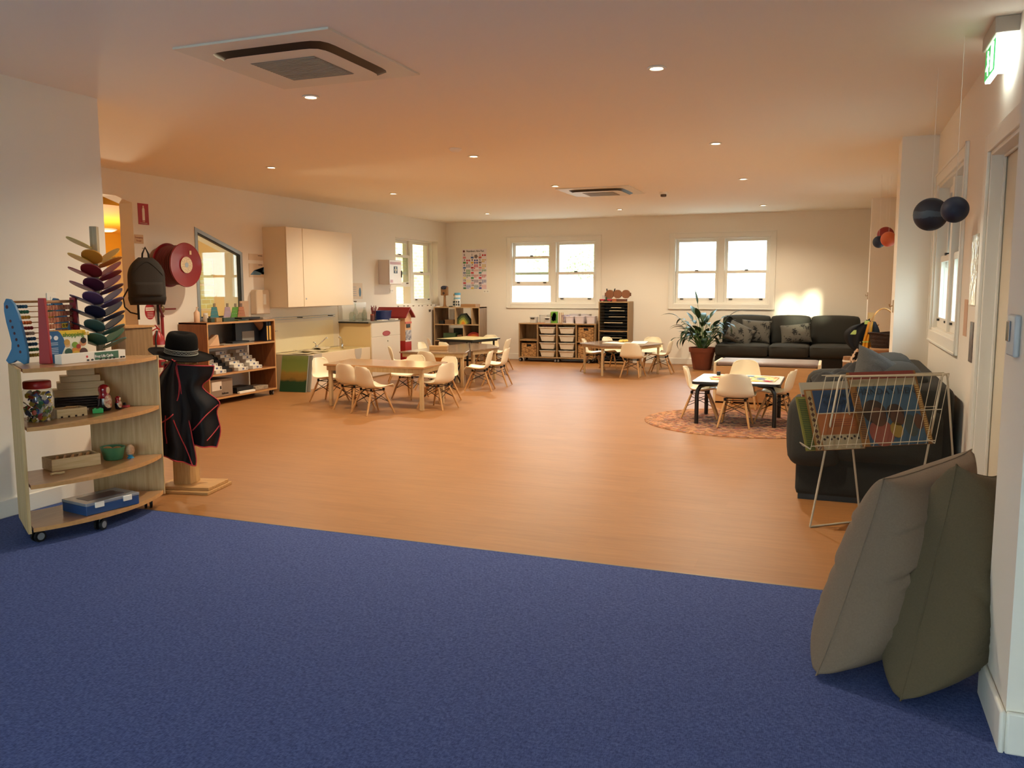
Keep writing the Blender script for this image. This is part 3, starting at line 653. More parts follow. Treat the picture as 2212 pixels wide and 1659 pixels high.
# painted paper on the small table
def painted(nt, b):
    tc = N(nt, 'ShaderNodeTexCoord'); v = N(nt, 'ShaderNodeTexVoronoi', i_Scale=8.5); n = N(nt, 'ShaderNodeTexNoise', i_Scale=14.0); L = nt.links.new
    ad = N(nt, 'ShaderNodeMixRGB', blend_type='ADD'); ad.inputs[0].default_value = .10; L(tc.outputs['Object'], ad.inputs[1]); L(n.outputs['Color'], ad.inputs[2]); L(ad.outputs[0], v.inputs['Vector'])
    h = N(nt, 'ShaderNodeSeparateColor'); L(v.outputs['Color'], h.inputs[0])
    r = N(nt, 'ShaderNodeValToRGB'); r.color_ramp.interpolation = 'CONSTANT'; cs = ['#a81e30', '#2c68a0', '#c04428', '#d89c1c', '#5f8034', '#a83068', '#dcb830']
    e = r.color_ramp.elements; e[0].color = lin(cs[0]); e[0].position = 0; e[1].color = lin(cs[1]); e[1].position = .15
    for i, c in enumerate(cs[2:]): x = e.new(.3+.14*i); x.color = lin(c)
    L(h.outputs[0], r.inputs[0]); th = N(nt, 'ShaderNodeMath', operation='LESS_THAN'); th.inputs[1].default_value = .46; L(v.outputs['Distance'], th.inputs[0])
    mx = N(nt, 'ShaderNodeMixRGB'); mx.inputs[1].default_value = lin('#e6d79c'); L(th.outputs[0], mx.inputs[0]); L(r.outputs[0], mx.inputs[2]); L(mx.outputs[0], b.inputs['Base Color']); b.inputs['Roughness'].default_value = .7
PAINTING = node_mat('finger_painted_paper', painted)
def paper_sheet(name, label, cat, poly, z, m_, curl=.006, th=.0015):
    m = MB(); m.prism(poly, 0, th); cx = sum(p[0] for p in poly)/len(poly); cy = sum(p[1] for p in poly)/len(poly)
    m.v = [(a-cx, b-cy, c) for a, b, c in m.v]
    return tag(m.build(name, m_, None, (cx, cy, z)), label, cat)
paper_sheet('painted_picture', 'large painted paper picture in many colours on the small rug table', 'painting', [(-1.20, 8.84), (-1.02, 8.76), (-.56, 8.79), (-.54, 9.22), (-.78, 9.33), (-1.12, 9.28), (-1.24, 9.02)], .456, PAINTING, th=.006)
t = thing('paint_pot', 'tiny black lidded pot on the white table beside the painting', 'pot', (-1.17, 9.22, .4625)); MB().lathe([(.02, 0), (.022, .03), (.02, .034)], 16).build('jar', BLACK, t, smooth=50); MB().lathe([(.021, .0345), (.021, .04)], 16).build('lid', mat('dark_lid', '#1c1a18', .4), t)
# papers and a yellow craft on the hexagonal table, box on the joined tables
WP = mat('white_paper', '#f2ecdd', .8)
paper_sheet('drawing_paper', 'cream sheet of paper at the left on the six sided table', 'paper', [(-3.56, 13.28), (-3.20, 13.12), (-3.10, 13.45), (-3.46, 13.6)], .502, WP, th=.01)
paper_sheet('drawing_paper', 'long white sheet of paper at the right on the six sided table', 'paper', [(-3.08, 13.15), (-2.86, 13.30), (-2.94, 13.95), (-3.18, 13.85)], .502, WP, th=.008)
m = MB()
for k in range(9):
    a = k*2.4; r_ = .012*k**.8; m.lathe([(.0, 0), (.03, .005), (.035, .02), (.02, .036), (.0, .04)], 8, (.9*r_*math.cos(a), r_*math.sin(a), .0+.004*(k % 3)))
tag(m.build('crumpled_craft', mat('yellow_tissue', '#e6c766', .8), None, (-3.27, 13.5, .513), smooth=60), 'small yellow crumpled tissue craft on the paper of the six sided table', 'craft')
MB_box = MB().cbox((0, 0, .03), (.26, .17, .06)); tag(MB_box.build('cardboard_box', mat('kraft_card', '#b08a58', .8), None, (-5.45, 11.1, .501), .3, bevel=.003), 'small flat brown cardboard box on the joined brown tables', 'box')
# orange seated folding stool with crossed black legs, under the joined tables
t = thing('folding_chair', 'orange folding chair with crossed black legs behind the near edge of the brown tables', 'chair', (-5.32, 11.18, 0))
t.location = (-5.28, 10.98, 0)
for s in (-1, 1):
    MB().ring([(s*.16, -.16, 0), (s*.16, .16, .30)], .011, 8).build('leg', BLK, t, smooth=60); MB().ring([(s*.175, .16, 0), (s*.175, -.16, .30)], .011, 8).build('leg', BLK, t, smooth=60)
MB().cbox((0, 0, .308), (.34, .33, .022)).build('seat', BLK, t, bevel=.006)
MB().grid(lambda u, v: ((u-.5)*.34, -.17+.02*math.sin(PI*u), .335+.125*v), 9, 4, .012).build('backrest', mat('orange_plastic', '#d98a25', .4), t, smooth=60)
# round braided rug
def rugm(nt, b):
    L = nt.links.new; tc = N(nt, 'ShaderNodeTexCoord'); sp = N(nt, 'ShaderNodeSeparateXYZ'); L(tc.outputs['Object'], sp.inputs[0])
    ln = N(nt, 'ShaderNodeVectorMath', operation='LENGTH'); L(tc.outputs['Object'], ln.inputs[0])
    at = N(nt, 'ShaderNodeMath', operation='ARCTAN2'); L(sp.outputs['Y'], at.inputs[0]); L(sp.outputs['X'], at.inputs[1])
    ring = N(nt, 'ShaderNodeMath', operation='MULTIPLY'); ring.inputs[1].default_value = 28.0; L(ln.outputs['Value'], ring.inputs[0])
    fl = N(nt, 'ShaderNodeMath', operation='FLOOR'); L(ring.outputs[0], fl.inputs[0])
    am = N(nt, 'ShaderNodeMath', operation='MULTIPLY'); L(at.outputs[0], am.inputs[0]); L(fl.outputs[0], am.inputs[1])
    cb = N(nt, 'ShaderNodeCombineXYZ'); L(am.outputs[0], cb.inputs[0]); L(fl.outputs[0], cb.inputs[1])
    n = N(nt, 'ShaderNodeTexWhiteNoise', noise_dimensions='2D'); fx = N(nt, 'ShaderNodeVectorMath', operation='FLOOR'); sc = N(nt, 'ShaderNodeVectorMath', operation='MULTIPLY'); sc.inputs[1].default_value = (1.0, 1, 1)
    L(cb.outputs[0], sc.inputs[0]); L(sc.outputs[0], fx.inputs[0]); L(fx.outputs[0], n.inputs['Vector'])
    band = N(nt, 'ShaderNodeTexWhiteNoise', noise_dimensions='1D'); L(fl.outputs[0], band.inputs['W'])
    base = N(nt, 'ShaderNodeValToRGB'); e = base.color_ramp.elements; e[0].position = 0; e[0].color = lin('#43362f'); e[1].position = .95; e[1].color = lin('#b07a52')
    for p, c in ((.3, '#50423b'), (.5, '#7c5346'), (.62, '#a8765c'), (.8, '#b58058')): x = e.new(p); x.color = lin(c)
    rr = N(nt, 'ShaderNodeMapRange'); rr.inputs['From Max'].default_value = 1.0; L(ln.outputs['Value'], rr.inputs[0]); L(rr.outputs[0], base.inputs[0])
    sp2 = N(nt, 'ShaderNodeValToRGB'); sp2.color_ramp.interpolation = 'CONSTANT'; e = sp2.color_ramp.elements; e[0].position = 0; e[0].color = lin('#1e1816'); e[1].position = .28; e[1].color = lin('#a87850')
    for p, c in ((.42, '#8a352c'), (.52, '#b88a62'), (.7, '#6b5a6a'), (.8, '#96583f'), (.9, '#b08a64')): x = e.new(p); x.color = lin(c)
    L(n.outputs['Value'], sp2.inputs[0]); mx = N(nt, 'ShaderNodeMixRGB'); mx.inputs[0].default_value = .5; L(base.outputs[0], mx.inputs[1]); L(sp2.outputs[0], mx.inputs[2]); L(mx.outputs[0], b.inputs['Base Color']); b.inputs['Roughness'].default_value = .95
RUGM = node_mat('braided_jute_rug', rugm)
R_ = .93; m = MB()
prof = [(0.0, .006)]
nr = 26
for k in range(nr):
    r0 = R_*k/nr; r1 = R_*(k+1)/nr; prof += [(r0+.002, .007), ((r0+r1)/2, .0115), (r1-.002, .007)]
prof += [(R_, .003), (R_, .0005)]
m.lathe(prof[1:], 96); m.lathe([(0.001, .0005), (.002, .0085)], 8)
o = m.build('braided_rug', RUGM, None, (-.86, 8.98, 0), smooth=70); o.scale = (1.12, 1.03, 1)
tag(o, 'round multicoloured braided rug under the small black legged table', 'rug')
# ================================================================ sofas, bench, plant, floor cushions
SOFA = mat('charcoal_sofa_fabric', '#33332e', .95, noise=.25, nscale=220, bump=.25)
SOFAD = mat('charcoal_sofa_base_fabric', '#262622', .95, noise=.25, nscale=220, bump=.2)
def soft_box(mb, x0, x1, y0, y1, z0, z1, r=.05, puff=.02, n=10):
    """rounded, slightly puffed cushion block"""
    cx, cy, cz = (x0+x1)/2, (y0+y1)/2, (z0+z1)/2; hx, hy, hz = (x1-x0)/2, (y1-y0)/2, (z1-z0)/2
    def pt(s, t_, a):  # cube face point -> rounded box
        d = [s, t_, 1.0] if a >= 0 else [s, t_, -1.0]; ax = abs(a)-1
        c = [0, 0, 0]; c[ax] = d[2]; c[(ax+1) % 3] = s; c[(ax+2) % 3] = t_
        h = (hx, hy, hz); q = [c[i]*h[i] for i in range(3)]; inner = [max(-(h[i]-r), min(h[i]-r, q[i])) for i in range(3)]
        v = Vector([q[i]-inner[i] for i in range(3)])
        if v.length > 1e-9: v = v.normalized()*r
        k = [1-c[i]**2 for i in range(3)]
        bulge = [c[i]*puff*max(0, k[(i+1) % 3])*max(0, k[(i+2) % 3]) for i in range(3)]
        return (cx+inner[0]+v.x+bulge[0], cy+inner[1]+v.y+bulge[1], cz+inner[2]+v.z+bulge[2])
    for a in (1, 2, 3, -1, -2, -3):
        def f(u, v, a=a):
            su = math.sin((u*2-1)*PI/2); sv = math.sin((v*2-1)*PI/2); return pt(su, sv, a)
        mb.grid(f, n, n)
    return mb
def sb(name, parent, m_, *a, **k):
    mb = MB(); soft_box(mb, *a, **k); o = mb.build(name, m_, parent, smooth=179, sub=0)
    bm = bmesh.new(); bm.from_mesh(o.data); bmesh.ops.remove_doubles(bm, verts=bm.verts, dist=1e-4); bmesh.ops.recalc_face_normals(bm, faces=bm.faces); bm.to_mesh(o.data); bm.free(); o.data.shade_smooth(); return o
def piping(name, parent, pts, r=.006): return MB().ring(pts, r, 6).build(name, SOFAD, parent, smooth=60)
# long sofa against the back wall
t = thing('three_seat_sofa', 'long dark grey three seat sofa against the back wall beneath the window', 'sofa', (-1.9, 14.36, 0))
sb('base', t, SOFAD, 0, 2.26, .03, .95, .05, .27, r=.03, puff=0)
sb('back_frame', t, SOFAD, .02, 2.26, .76, 1.03, .25, .84, r=.06, puff=0)
for i, (a, b) in enumerate(((.0, .86), (.865, 1.50), (1.505, 2.26))):
    c = sb('seat_cushion', t, SOFA, a+.004, b-.004, -.01, .74, .26, .455, r=.045, puff=.02)
    piping('piping', c, [(a+.05, -.012, .425), (b-.05, -.012, .425)], .005)
for i, (a, b) in enumerate(((.05, .84), (.85, 1.49), (1.50, 2.26))): sb('back_cushion', t, SOFA, a+.004, b-.004, .60, .84, .44, .915, r=.045, puff=.02)
for x in (.1, 2.1): MB().box(x-.03, x+.03, .08, .14, 0, .06).build('foot', BLACK, t)
def floral(nt, b):
    L = nt.links.new; tc = N(nt, 'ShaderNodeTexCoord'); v = N(nt, 'ShaderNodeTexVoronoi', i_Scale=9.0); n = N(nt, 'ShaderNodeTexNoise', i_Scale=16.0, i_Detail=2.0)
    ad = N(nt, 'ShaderNodeMixRGB', blend_type='ADD'); ad.inputs[0].default_value = .16; L(tc.outputs['Object'], ad.inputs[1]); L(n.outputs['Color'], ad.inputs[2]); L(ad.outputs[0], v.inputs['Vector'])
    r = N(nt, 'ShaderNodeValToRGB'); e = r.color_ramp.elements; e[0].position = .30; e[0].color = lin('#12100e'); e[1].position = .38; e[1].color = lin('#58554d')
    L(v.outputs['Distance'], r.inputs[0]); L(r.outputs[0], b.inputs['Base Color']); b.inputs['Roughness'].default_value = .9
FLOR = node_mat('floral_cushion_cloth', floral)
def cushion(name, label, cat, w, h, th, loc, rot, m_, ears=.06, seam=True, wr=0.0, n=25, group=None, droop=0.0):
    rnd = random.Random(int(w*1000+loc[0]*100))
    def f(sgn):
        def g(u, v):
            s, t_ = u*2-1, v*2-1; e = (1-abs(s)**2.6)*(1-abs(t_)**2.6); pull = 1-ears*(1-abs(s)**3)*abs(t_)**1.5-0; pullx = 1-ears*(1-abs(t_)**3)*abs(s)**1.5
            z = sgn*th/2*max(0, e)**.5
            wz = wr*max(0, e)**.5*(math.sin(9*t_+3*math.sin(4*s)+rnd_o)*.6+math.sin(17*t_+5*s)*.4)
            return (s*w/2*pullx, z+sgn*wz, t_*h/2*pull-droop*e*0)
        return g
    rnd_o = rnd.random()*6
    m = MB(); m.grid(f(1), n, n); m.grid(f(-1), n, n)
    o = m.build(name, m_, None, loc, smooth=179)
    bm = bmesh.new(); bm.from_mesh(o.data); bmesh.ops.remove_doubles(bm, verts=bm.verts, dist=1e-4); bmesh.ops.recalc_face_normals(bm, faces=bm.faces); bm.to_mesh(o.data); bm.free(); o.data.shade_smooth()
    o.rotation_euler = rot; return tag(o, label, cat, group)
cushion('floral_cushion', 'dark floral cushion standing against the left back cushion of the long sofa', 'cushion', .50, .40, .14, (-1.28, 14.84, .655), (-.25, .05, 0), FLOR)
cushion('floral_cushion', 'floral cushion slumped in front of another at the left end of the long sofa', 'cushion', .46, .38, .14, (-1.52, 14.62, .62), (-.55, .45, .15), FLOR)
cushion('floral_cushion', 'floral cushion alone on the middle seat of the long sofa', 'cushion', .50, .34, .14, (-.63, 14.80, .63), (-.3, -.12, 0), FLOR)
# nearer sofa along the right wall, seen from its arm end
t = thing('sofa', 'dark sofa along the right wall seen from its arm end, behind the book rack', 'sofa', (-.22, 5.80, 0))
sb('base', t, SOFAD, .0, .93, .0, 2.3, .03, .30, r=.03, puff=0)
MB().box(.02, .90, .02, 2.28, 0, .05).build('foot_plinth', BLACK, t)
sb('armrest', t, SOFA, .0, .90, -.02, .27, .25, .67, r=.09, puff=.02)
sb('arm_pad', t, SOFA, -.05, .28, -.05, .30, .235, .68, r=.07, puff=.02)
sb('armrest', t, SOFA, .0, .90, 2.05, 2.32, .25, .67, r=.09, puff=.02)
for a, b in ((.28, 1.15), (1.16, 2.04)): sb('seat_cushion', t, SOFA, -.02, .66, a, b, .30, .46, r=.05, puff=.02)
sb('back_frame', t, SOFAD, .66, .93, .0, 2.3, .28, .78, r=.06, puff=0)
for a, b in ((.28, 1.15), (1.16, 2.04)): sb('back_cushion', t, SOFA, .50, .80, a, b, .44, .84, r=.07, puff=.04)
DC = mat('charcoal_floor_cushion', '#4a4a48', .9, noise=.2, nscale=100, bump=.2); DK = mat('black_throw_fabric', '#1d1d1c', .9, bump=.4, bscale=30)
cushion('grey_cushion', 'large dark grey cushion propped up on the arm end sofa by the window pier', 'cushion', .60, .50, .2, (.36, 6.30, .70), (-.75, .55, .35), DC, wr=.006)
def throw_fn(u, v):
    x, y = (u-.5)*.62, (v-.5)*.85; h = .09*math.exp(-((x*3.2)**2+(y*2.2)**2))+.020*math.sin(18*x+6*y)+.018*math.sin(25*y-9*x)+.012*math.sin(41*x+30*y)
    e = max(abs(x)/.31, abs(y)/.425); return (x, y, .06+h-.05*e**4)
o = MB().grid(throw_fn, 40, 50, .01).build('black_throw', DK, None, (.17, 6.50, .69), smooth=60); o.rotation_euler = (0, -.12, .1)
tag(o, 'crumpled black blanket heaped on the arm end sofa behind the book rack', 'blanket')
# low bench with a taupe pad
t = thing('storage_bench', 'low plywood bench with a taupe padded top in front of the long sofa', 'bench', (-.77, 10.76, 0))
BN = mat('birch_ply_panel', '#d3a873', .5, noise=.15, nscale=3, stretch=(1, 1, 6)); BE = mat('pale_ply_edge', '#e6d3ae', .5)
MB().box(-.585, .585, -.345, -.325, .02, .455).build('side_panel', BN, t); MB().box(-.585, .585, .325, .345, .02, .455).build('side_panel', BN, t)
for s in (-1, 1): MB().box(s*.60-.015, s*.60+.015, -.345, .345, .0, .50).build('end_panel', BE, t, bevel=.004)
MB().box(-.584, .584, -.324, .324, .40, .455).build('lid_board', BN, t)
sb('seat_pad', t, mat('taupe_vinyl', '#7d6a62', .5, coat=.1), -.582, .582, -.335, .335, .456, .505, r=.018, puff=.006)
# potted peace lily
t = thing('potted_plant', 'leafy green plant in a terracotta pot left of the long sofa', 'plant', (-2.14, 14.62, 0))
TC = mat('terracotta', '#8a4c34', .8, noise=.15, nscale=8)
MB().lathe([(.145, 0), (.155, .02), (.185, .20), (.188, .205), (.205, .30), (.225, .302), (.232, .375), (.225, .38), (.20, .375), (.195, .34)], 40).build('pot', TC, t, smooth=40)
MB().lathe([(.19, .34), (.12, .352), (.02, .355)], 24).build('soil', mat('potting_soil', '#2b1d14', 1, bump=.5, bscale=60), t, smooth=60)
LEAF = mat('glossy_dark_leaf', '#24401f', .42, coat=.05, noise=.35, nscale=5); STEM = mat('leaf_stem', '#4c6b35', .5)
rp = random.Random(5)
def leaf(base, az, el, ln, lf, w, bend, roll=0.0):
    """stem then a pointed blade that arches over; returns stem path and blade"""
    d = Vector((math.cos(az)*math.cos(el), math.sin(az)*math.cos(el), math.sin(el))); p = Vector(base); path = [p.copy()]; k = 8; e = el
    for i in range(k):
        e -= bend*.35/k; d = Vector((math.cos(az)*math.cos(e), math.sin(az)*math.cos(e), math.sin(e))); p = p+d*ln/k; path.append(p.copy())
    bl = [p.copy()]; side = Vector((-math.sin(az), math.cos(az), 0)); k2 = 9; ups = []
    for i in range(k2):
        e -= bend/k2; d = Vector((math.cos(az)*math.cos(e), math.sin(az)*math.cos(e), math.sin(e))); p = p+d*lf/k2; bl.append(p.copy())
    return path, bl, side
lv = []; stm = MB()
spec = []
for i in range(84):
    az = i*2.4+rp.uniform(-.25, .25); tier = i/84
    el = rp.uniform(1.15, 1.52)-tier*.22; spec.append((az, el, rp.uniform(.22, .66)*(1-.15*tier), rp.uniform(.20, .30), rp.uniform(.036, .052), rp.uniform(.5, 2.6)))
spec += [(2.6, 1.50, .78, .28, .03, .25), (3.3, 1.20, .66, .34, .045, 1.2), (.1, 1.15, .62, .34, .045, .7), (3.5, .95, .45, .30, .045, 2.4), (3.05, 1.0, .36, .26, .042, 2.5), (-.15, .9, .5, .3, .04, 2.2)]
for az, el, ln, lf, w, bend in spec:
    b0 = (.07*math.cos(az)*rp.random(), .07*math.sin(az)*rp.random(), .345)
    path, bl, side = leaf(b0, az, el, ln, lf, w, bend); stm.ring([tuple(q) for q in path], [.006-.0003*j for j in range(len(path))], 5)
    wd = [.15, .6, .9, 1, .98, .88, .7, .48, .24, .02]
    def f(u, v, bl=bl, side=side, w=w):
        i = min(int(v*9), 8); fr = v*9-i; c = bl[i]*(1-fr)+bl[i+1]*fr; ww = w*(wd[i]*(1-fr)+wd[i+1]*fr); s = u*2-1
        return tuple(c+side*(s*ww)+Vector((0, 0, 1))*(.25*abs(s)*ww))
    MB().grid(f, 5, 10).build('leaf', LEAF, t, smooth=60)
stm.build('stem', STEM, t, smooth=60, kind='stuff')
# two big floor cushions leaning in the corner by the stub wall
FC1 = mat('taupe_linen', '#786858', .95, noise=.12, nscale=160, bump=.15); FC2 = mat('olive_linen', '#5a4f3a', .95, noise=.12, nscale=160, bump=.15)
def big(name, label, m_, bn, bf, tf, tn, th, seed, n=61):
    """big cushion between its four corners (near/far, bottom/top), puffed and creased"""
    bn, bf, tf, tn = (Vector(q) for q in (bn, bf, tf, tn)); cen = (bn+bf+tf+tn)/4; nv = ((bf-bn).cross(tn-bn)).normalized(); rr = random.Random(seed)
    cr = [(rr.uniform(-.9, .5), rr.uniform(-.85, .7), rr.uniform(-.5, .5), rr.uniform(.25, .6), rr.uniform(.5, 1.0)) for _ in range(16)]
    def f(sg):
        def g(u, v):
            s, t_ = u*2-1, v*2-1; e = max(0, (1-abs(s)**3.2)*(1-abs(t_)**3.2)); ps = s*(1-.07*(1-abs(t_)**4)*abs(s)**2); pt_ = t_*(1-.05*(1-abs(s)**4)*abs(t_)**2)
            a, b = (ps+1)/2, (pt_+1)/2; base = (bn*(1-a)+bf*a)*(1-b)+(tn*(1-a)+tf*a)*b
            w = 0
            for cs, ct, ang, ln, am in cr:
                du, dv = s-cs, t_-ct; x = du*math.cos(ang)+dv*math.sin(ang); y = -du*math.sin(ang)+dv*math.cos(ang); w -= am*math.exp(-(x/ln)**2-(y/.035)**2)-.5*am*math.exp(-(x/ln)**2-((y-.07)/.05)**2)
            sag = 1.0+.25*(-t_)*.6
            return tuple(base-cen+nv*sg*(th/2*e**.40*sag+.012*w*min(1, e*2.5)+.004*math.sin(6*t_+2*s+seed)*e))
        return g
    m = MB(); m.grid(f(1), n, n); m.grid(f(-1), n, n); o = m.build(name, m_, None, tuple(cen), smooth=179)
    bm = bmesh.new(); bm.from_mesh(o.data); bmesh.ops.remove_doubles(bm, verts=bm.verts, dist=1e-4); bmesh.ops.recalc_face_normals(bm, faces=bm.faces); bm.to_mesh(o.data); bm.free(); o.data.shade_smooth()
    g = f(1); loop = [(i/30, 0) for i in range(30)]+[(1, i/30) for i in range(30)]+[(1-i/30, 1) for i in range(30)]+[(0, 1-i/30) for i in range(30)]
    MB().ring([g(u, v) for u, v in loop], .003, 6, closed=True).build('seam_piping', m_, o, smooth=60)
    return tag(o, label, 'floor cushion')
big('floor_cushion', 'large taupe floor cushion leaning in the corner, left of the olive one', FC1, (-.02, 3.08, .02), (.33, 3.52, .03), (.54, 3.86, .745), (.185, 3.36, .70), .33, 1)
big('floor_cushion', 'large olive green floor cushion leaning against the end of the white wall', FC2, (.25, 2.98, .02), (.46, 3.30, .03), (.60, 3.58, .70), (.43, 3.40, .765), .34, 6)
# ================================================================ curved shelf by the near left wall
C0 = Vector((-4.86, 3.71)); A0, A1 = math.radians(-32.5), math.radians(31); RO, RI = .925, .50
t = thing('curved_shelf', 'curved pale wooden shelf on castors beside the near left wall, full of toys', 'shelf', (C0.x, C0.y, 0))
OAKC = wood_mat('curved_shelf_oak', '#cbb083', '#b0925f', 'Z', scale=4, rough=.5); OAKE = mat('shelf_edge_ply', '#c9975e', .5, noise=.2, nscale=30)
def sector(r0, r1, a0, a1, n=20): return [(r1*math.cos(a0+(a1-a0)*i/n), r1*math.sin(a0+(a1-a0)*i/n)) for i in range(n+1)]+[(r0*math.cos(a1-(a1-a0)*i/n), r0*math.sin(a1-(a1-a0)*i/n)) for i in range(n+1)]
TOPD = wood_mat('shelf_top_laminate', '#b48a60', '#a0764c', 'Y', rough=.3, coat=.3, bump=.02)
for z in (.965, .645, .325, .085):
    o = MB().prism(sector(RI, RO-.004, A0+.02, A1-.02), z, z+.018).build('shelf_board', TOPD, t, smooth=40)
    MB().grid(lambda u, v: ((RO-.004+.003*v)*math.cos(A0+.02+(A1-A0-.04)*u), (RO-.004+.003*v)*math.sin(A0+.02+(A1-A0-.04)*u), z+.018*0), 2, 2) if 0 else None
    m = MB(); a = sector(RO-.0042, RO, A0+.02, A1-.02); m.prism(a, z-.004, z+.018); m.build('edging', OAKE, o, smooth=40)
def radial(a, th=.018): # upright panel along a radius
    c, s = math.cos(a), math.sin(a); nx, ny = -s*th/2, c*th/2
    return [(RI*c-nx, RI*s-ny), ((RO+.006)*c-nx, (RO+.006)*s-ny), ((RO+.006)*c+nx, (RO+.006)*s+ny), (RI*c+nx, RI*s+ny)]
for a in (A0, A1): MB().prism(radial(a), .075, .985).build('side_panel', OAKC, t, bevel=.002)
def castor(parent, x, y, r=.032, rot=0.0):
    c = MB(); ca, sa = math.cos(rot), math.sin(rot)
    for s in (-1, 1): c.cyl((x+ca*.009*s, y+sa*.009*s, r), (x+ca*.022*s, y+sa*.022*s, r), r, n=18)
    o = c.build('castor', BLACK, parent, smooth=40)
    for s in (-1, 1): MB().cyl((x+ca*.0215*s, y+sa*.0215*s, r), (x+ca*.025*s, y+sa*.025*s, r), r*.62, n=16).build('hub_cap', mat('castor_grey', '#8f9092', .4), o, smooth=40); MB().cyl((x, y, r+.01), (x, y, .086), .008, n=8).build('stem', STEEL, o)
for a, r in ((A0+.06, .83), (-.12, .87), (A1-.07, .84), (A0+.08, .56), (A1-.08, .56)): castor(t, r*math.cos(a), r*math.sin(a), .033, a+.4)
ZT = .984
# fish-ended abacus
t = thing('fish_abacus', 'blue fish shaped wooden abacus at the left end of the curved shelf', 'abacus', (-4.37, 3.44, ZT))
BLU = mat('abacus_blue', '#3f7ca8', .45); DKR = mat('dark_red_spot', '#4a1622', .5)
fish = [(-.065, .0), (-.085, .018), (-.06, .05), (-.035, .085), (-.03, .12), (-.045, .18), (-.062, .24), (-.072, .30), (-.07, .345), (-.05, .372), (-.02, .368), (.01, .34), (.035, .29), (.055, .22), (.072, .15), (.085, .09), (.088, .04), (.08, .005), (.055, -.0), (.03, .012), (0, .022), (-.03, .006)]
fish = [(a, max(b, 0)) for a, b in reversed(fish)]
for y in (-.008, .30):
    o = MB().prism(fish, y, y+.016, 'XZ').build('fish_panel', BLU, t, bevel=.002)
    s = MB()
    for i, (a, b) in enumerate(((-.045, .325), (-.025, .245), (-.012, .21), (.0, .175), (.012, .14), (.024, .105), (.036, .07))):
        s.prism([(p[0]+a, p[1]+b) for p in circ(.011 if i == 0 else .0085, 12)], y-.001, y, 'XZ')
    s.build('painted_spot', DKR, o, kind='stuff')
MB().cyl((-.05, .0, .352), (-.05, .31, .352), .007, n=10).build('top_rod', BEECH, t)
cols = ['#2f6f94', '#3d8a6a', '#e0b23c', '#d8763a', '#a3262b', '#b8a08a', '#34648e', '#2c5f86', '#4a8c5a', '#d3b04a']
for i, c in enumerate(cols):
    z = .325-.031*i; x = -.04+.0085*i
    r = MB().cyl((x, .0, z), (x, .31, z), .003, n=6).build('rod', BEECH, t)
    b = MB()
    for k in range(10):
        y = .02+k*.0175+(.09 if k > 5 else 0); b.lathe([(.004, -.008), (.010, -.005), (.011, 0), (.010, .005), (.004, .008)], 10, (x, y, z), 'Y')
    b.build('bead', mat('bead_%s' % c[1:], c, .35), r, smooth=60, kind='stuff')
# red-ended abacus
t = thing('red_abacus', 'red framed abacus with flat printed beads, right of the blue fish one', 'abacus', (-4.22, 3.50, ZT), math.radians(22))
REDP = mat('abacus_red', '#a3222a', .4)
for y in (0, .35): MB().prism([(-.034, 0), (.034, 0), (.018, .375), (-.018, .375)], y-.012, y+.012, 'XZ').build('end_post', REDP, t, bevel=.003)
MB().cyl((0, 0, .352), (0, .35, .352), .009, n=10).build('top_rod', mat('worn_beech', '#a8835f', .5), t)
TILE = mat('printed_wooden_bead', '#b78a6a', .5, noise=1, nscale=60, col2='#8d3a32'); YT = mat('yellow_bead', '#d8c04a', .4)
for i in range(9):
    z = .32-.036*i; r = MB().cyl((0, 0, z), (0, .35, z), .0035, n=6).build('rod', BEECH, t); b = MB(); yb = MB()
    for k in range(9):
        y = .045+k*.032; (yb if (i == 3 and k in (5, 6)) else b).cbox((0, y, z-.002), (.012, .027, .028))
    b.build('bead', TILE, r, kind='stuff')
    if yb.v: yb.build('yellow_bead', YT, r)
R0 = math.radians(22)
def place(o, loc, rot): o.location = loc; o.rotation_euler = rot
for k, ch in ((5, 'O'), (6, 'U')): text_mesh(None, ch, .022, (.0075, .045+k*.032, .21), FACE_X, BLACK, 'bead_letter', t, bold=.0005)
# boxed games
t = thing('shopping_list_game', 'blue and yellow boxed shopping list game standing on the curved shelf', 'game box', (-4.18, 3.625, ZT), math.radians(79))
MB().box(-.13, .105, 0, .045, 0, .185).build('box_body', mat('game_box_yellow', '#e9c23c', .5), t, bevel=.001)
MB().box(-.11, .115, -.0012, 0, .012, .155).build('picture_panel', mat('game_box_cream', '#f0e6cc', .5), t)
wv = [(-.13, 0), (-.035, 0), (-.045, .05), (-.02, .1), (-.03, .14), (-.045, .17), (-.06, .185), (-.13, .185)]
MB().prism(wv, -.0024, -.0012, 'XZ').build('blue_side', mat('game_box_blue', '#2f6390', .5), t)
text_mesh(None, 'shopping', .036, (.030, -.002, .160), FACE_Y, mat('game_green_ink', '#5f8a2e', .5), 'lettering', t, bold=.0006); text_mesh(None, 'list', .036, (.105, -.002, .166), FACE_Y, mat('game_yellow_ink', '#c9a516', .5), 'lettering', t, bold=.0006)
pt = [(-.01, .105, .017, '#d9a878'), (-.012, .117, .018, '#c99a4a'), (.085, .11, .02, '#c98a5e'), (.088, .123, .018, '#2a1c16'), (.045, .055, .035, '#d98a3a'), (.04, .035, .03, '#e0b84a'), (.085, .055, .025, '#5b3a34'), (-.005, .06, .022, '#3b5a48'), (.035, .1, .018, '#7a9a3a'), (.055, .09, .014, '#a3342a'), (.0, .025, .02, '#7fa8b8'), (.09, .025, .013, '#e8e4dc')]
for i, (x, z, r, c) in enumerate(pt): MB().prism([(x+p[0], z+p[1]) for p in circ(r, 14)], -.0030-.0003*i, -.0018, 'XZ').build('printed_shape', mat('print_%s' % c[1:], c, .5), t)
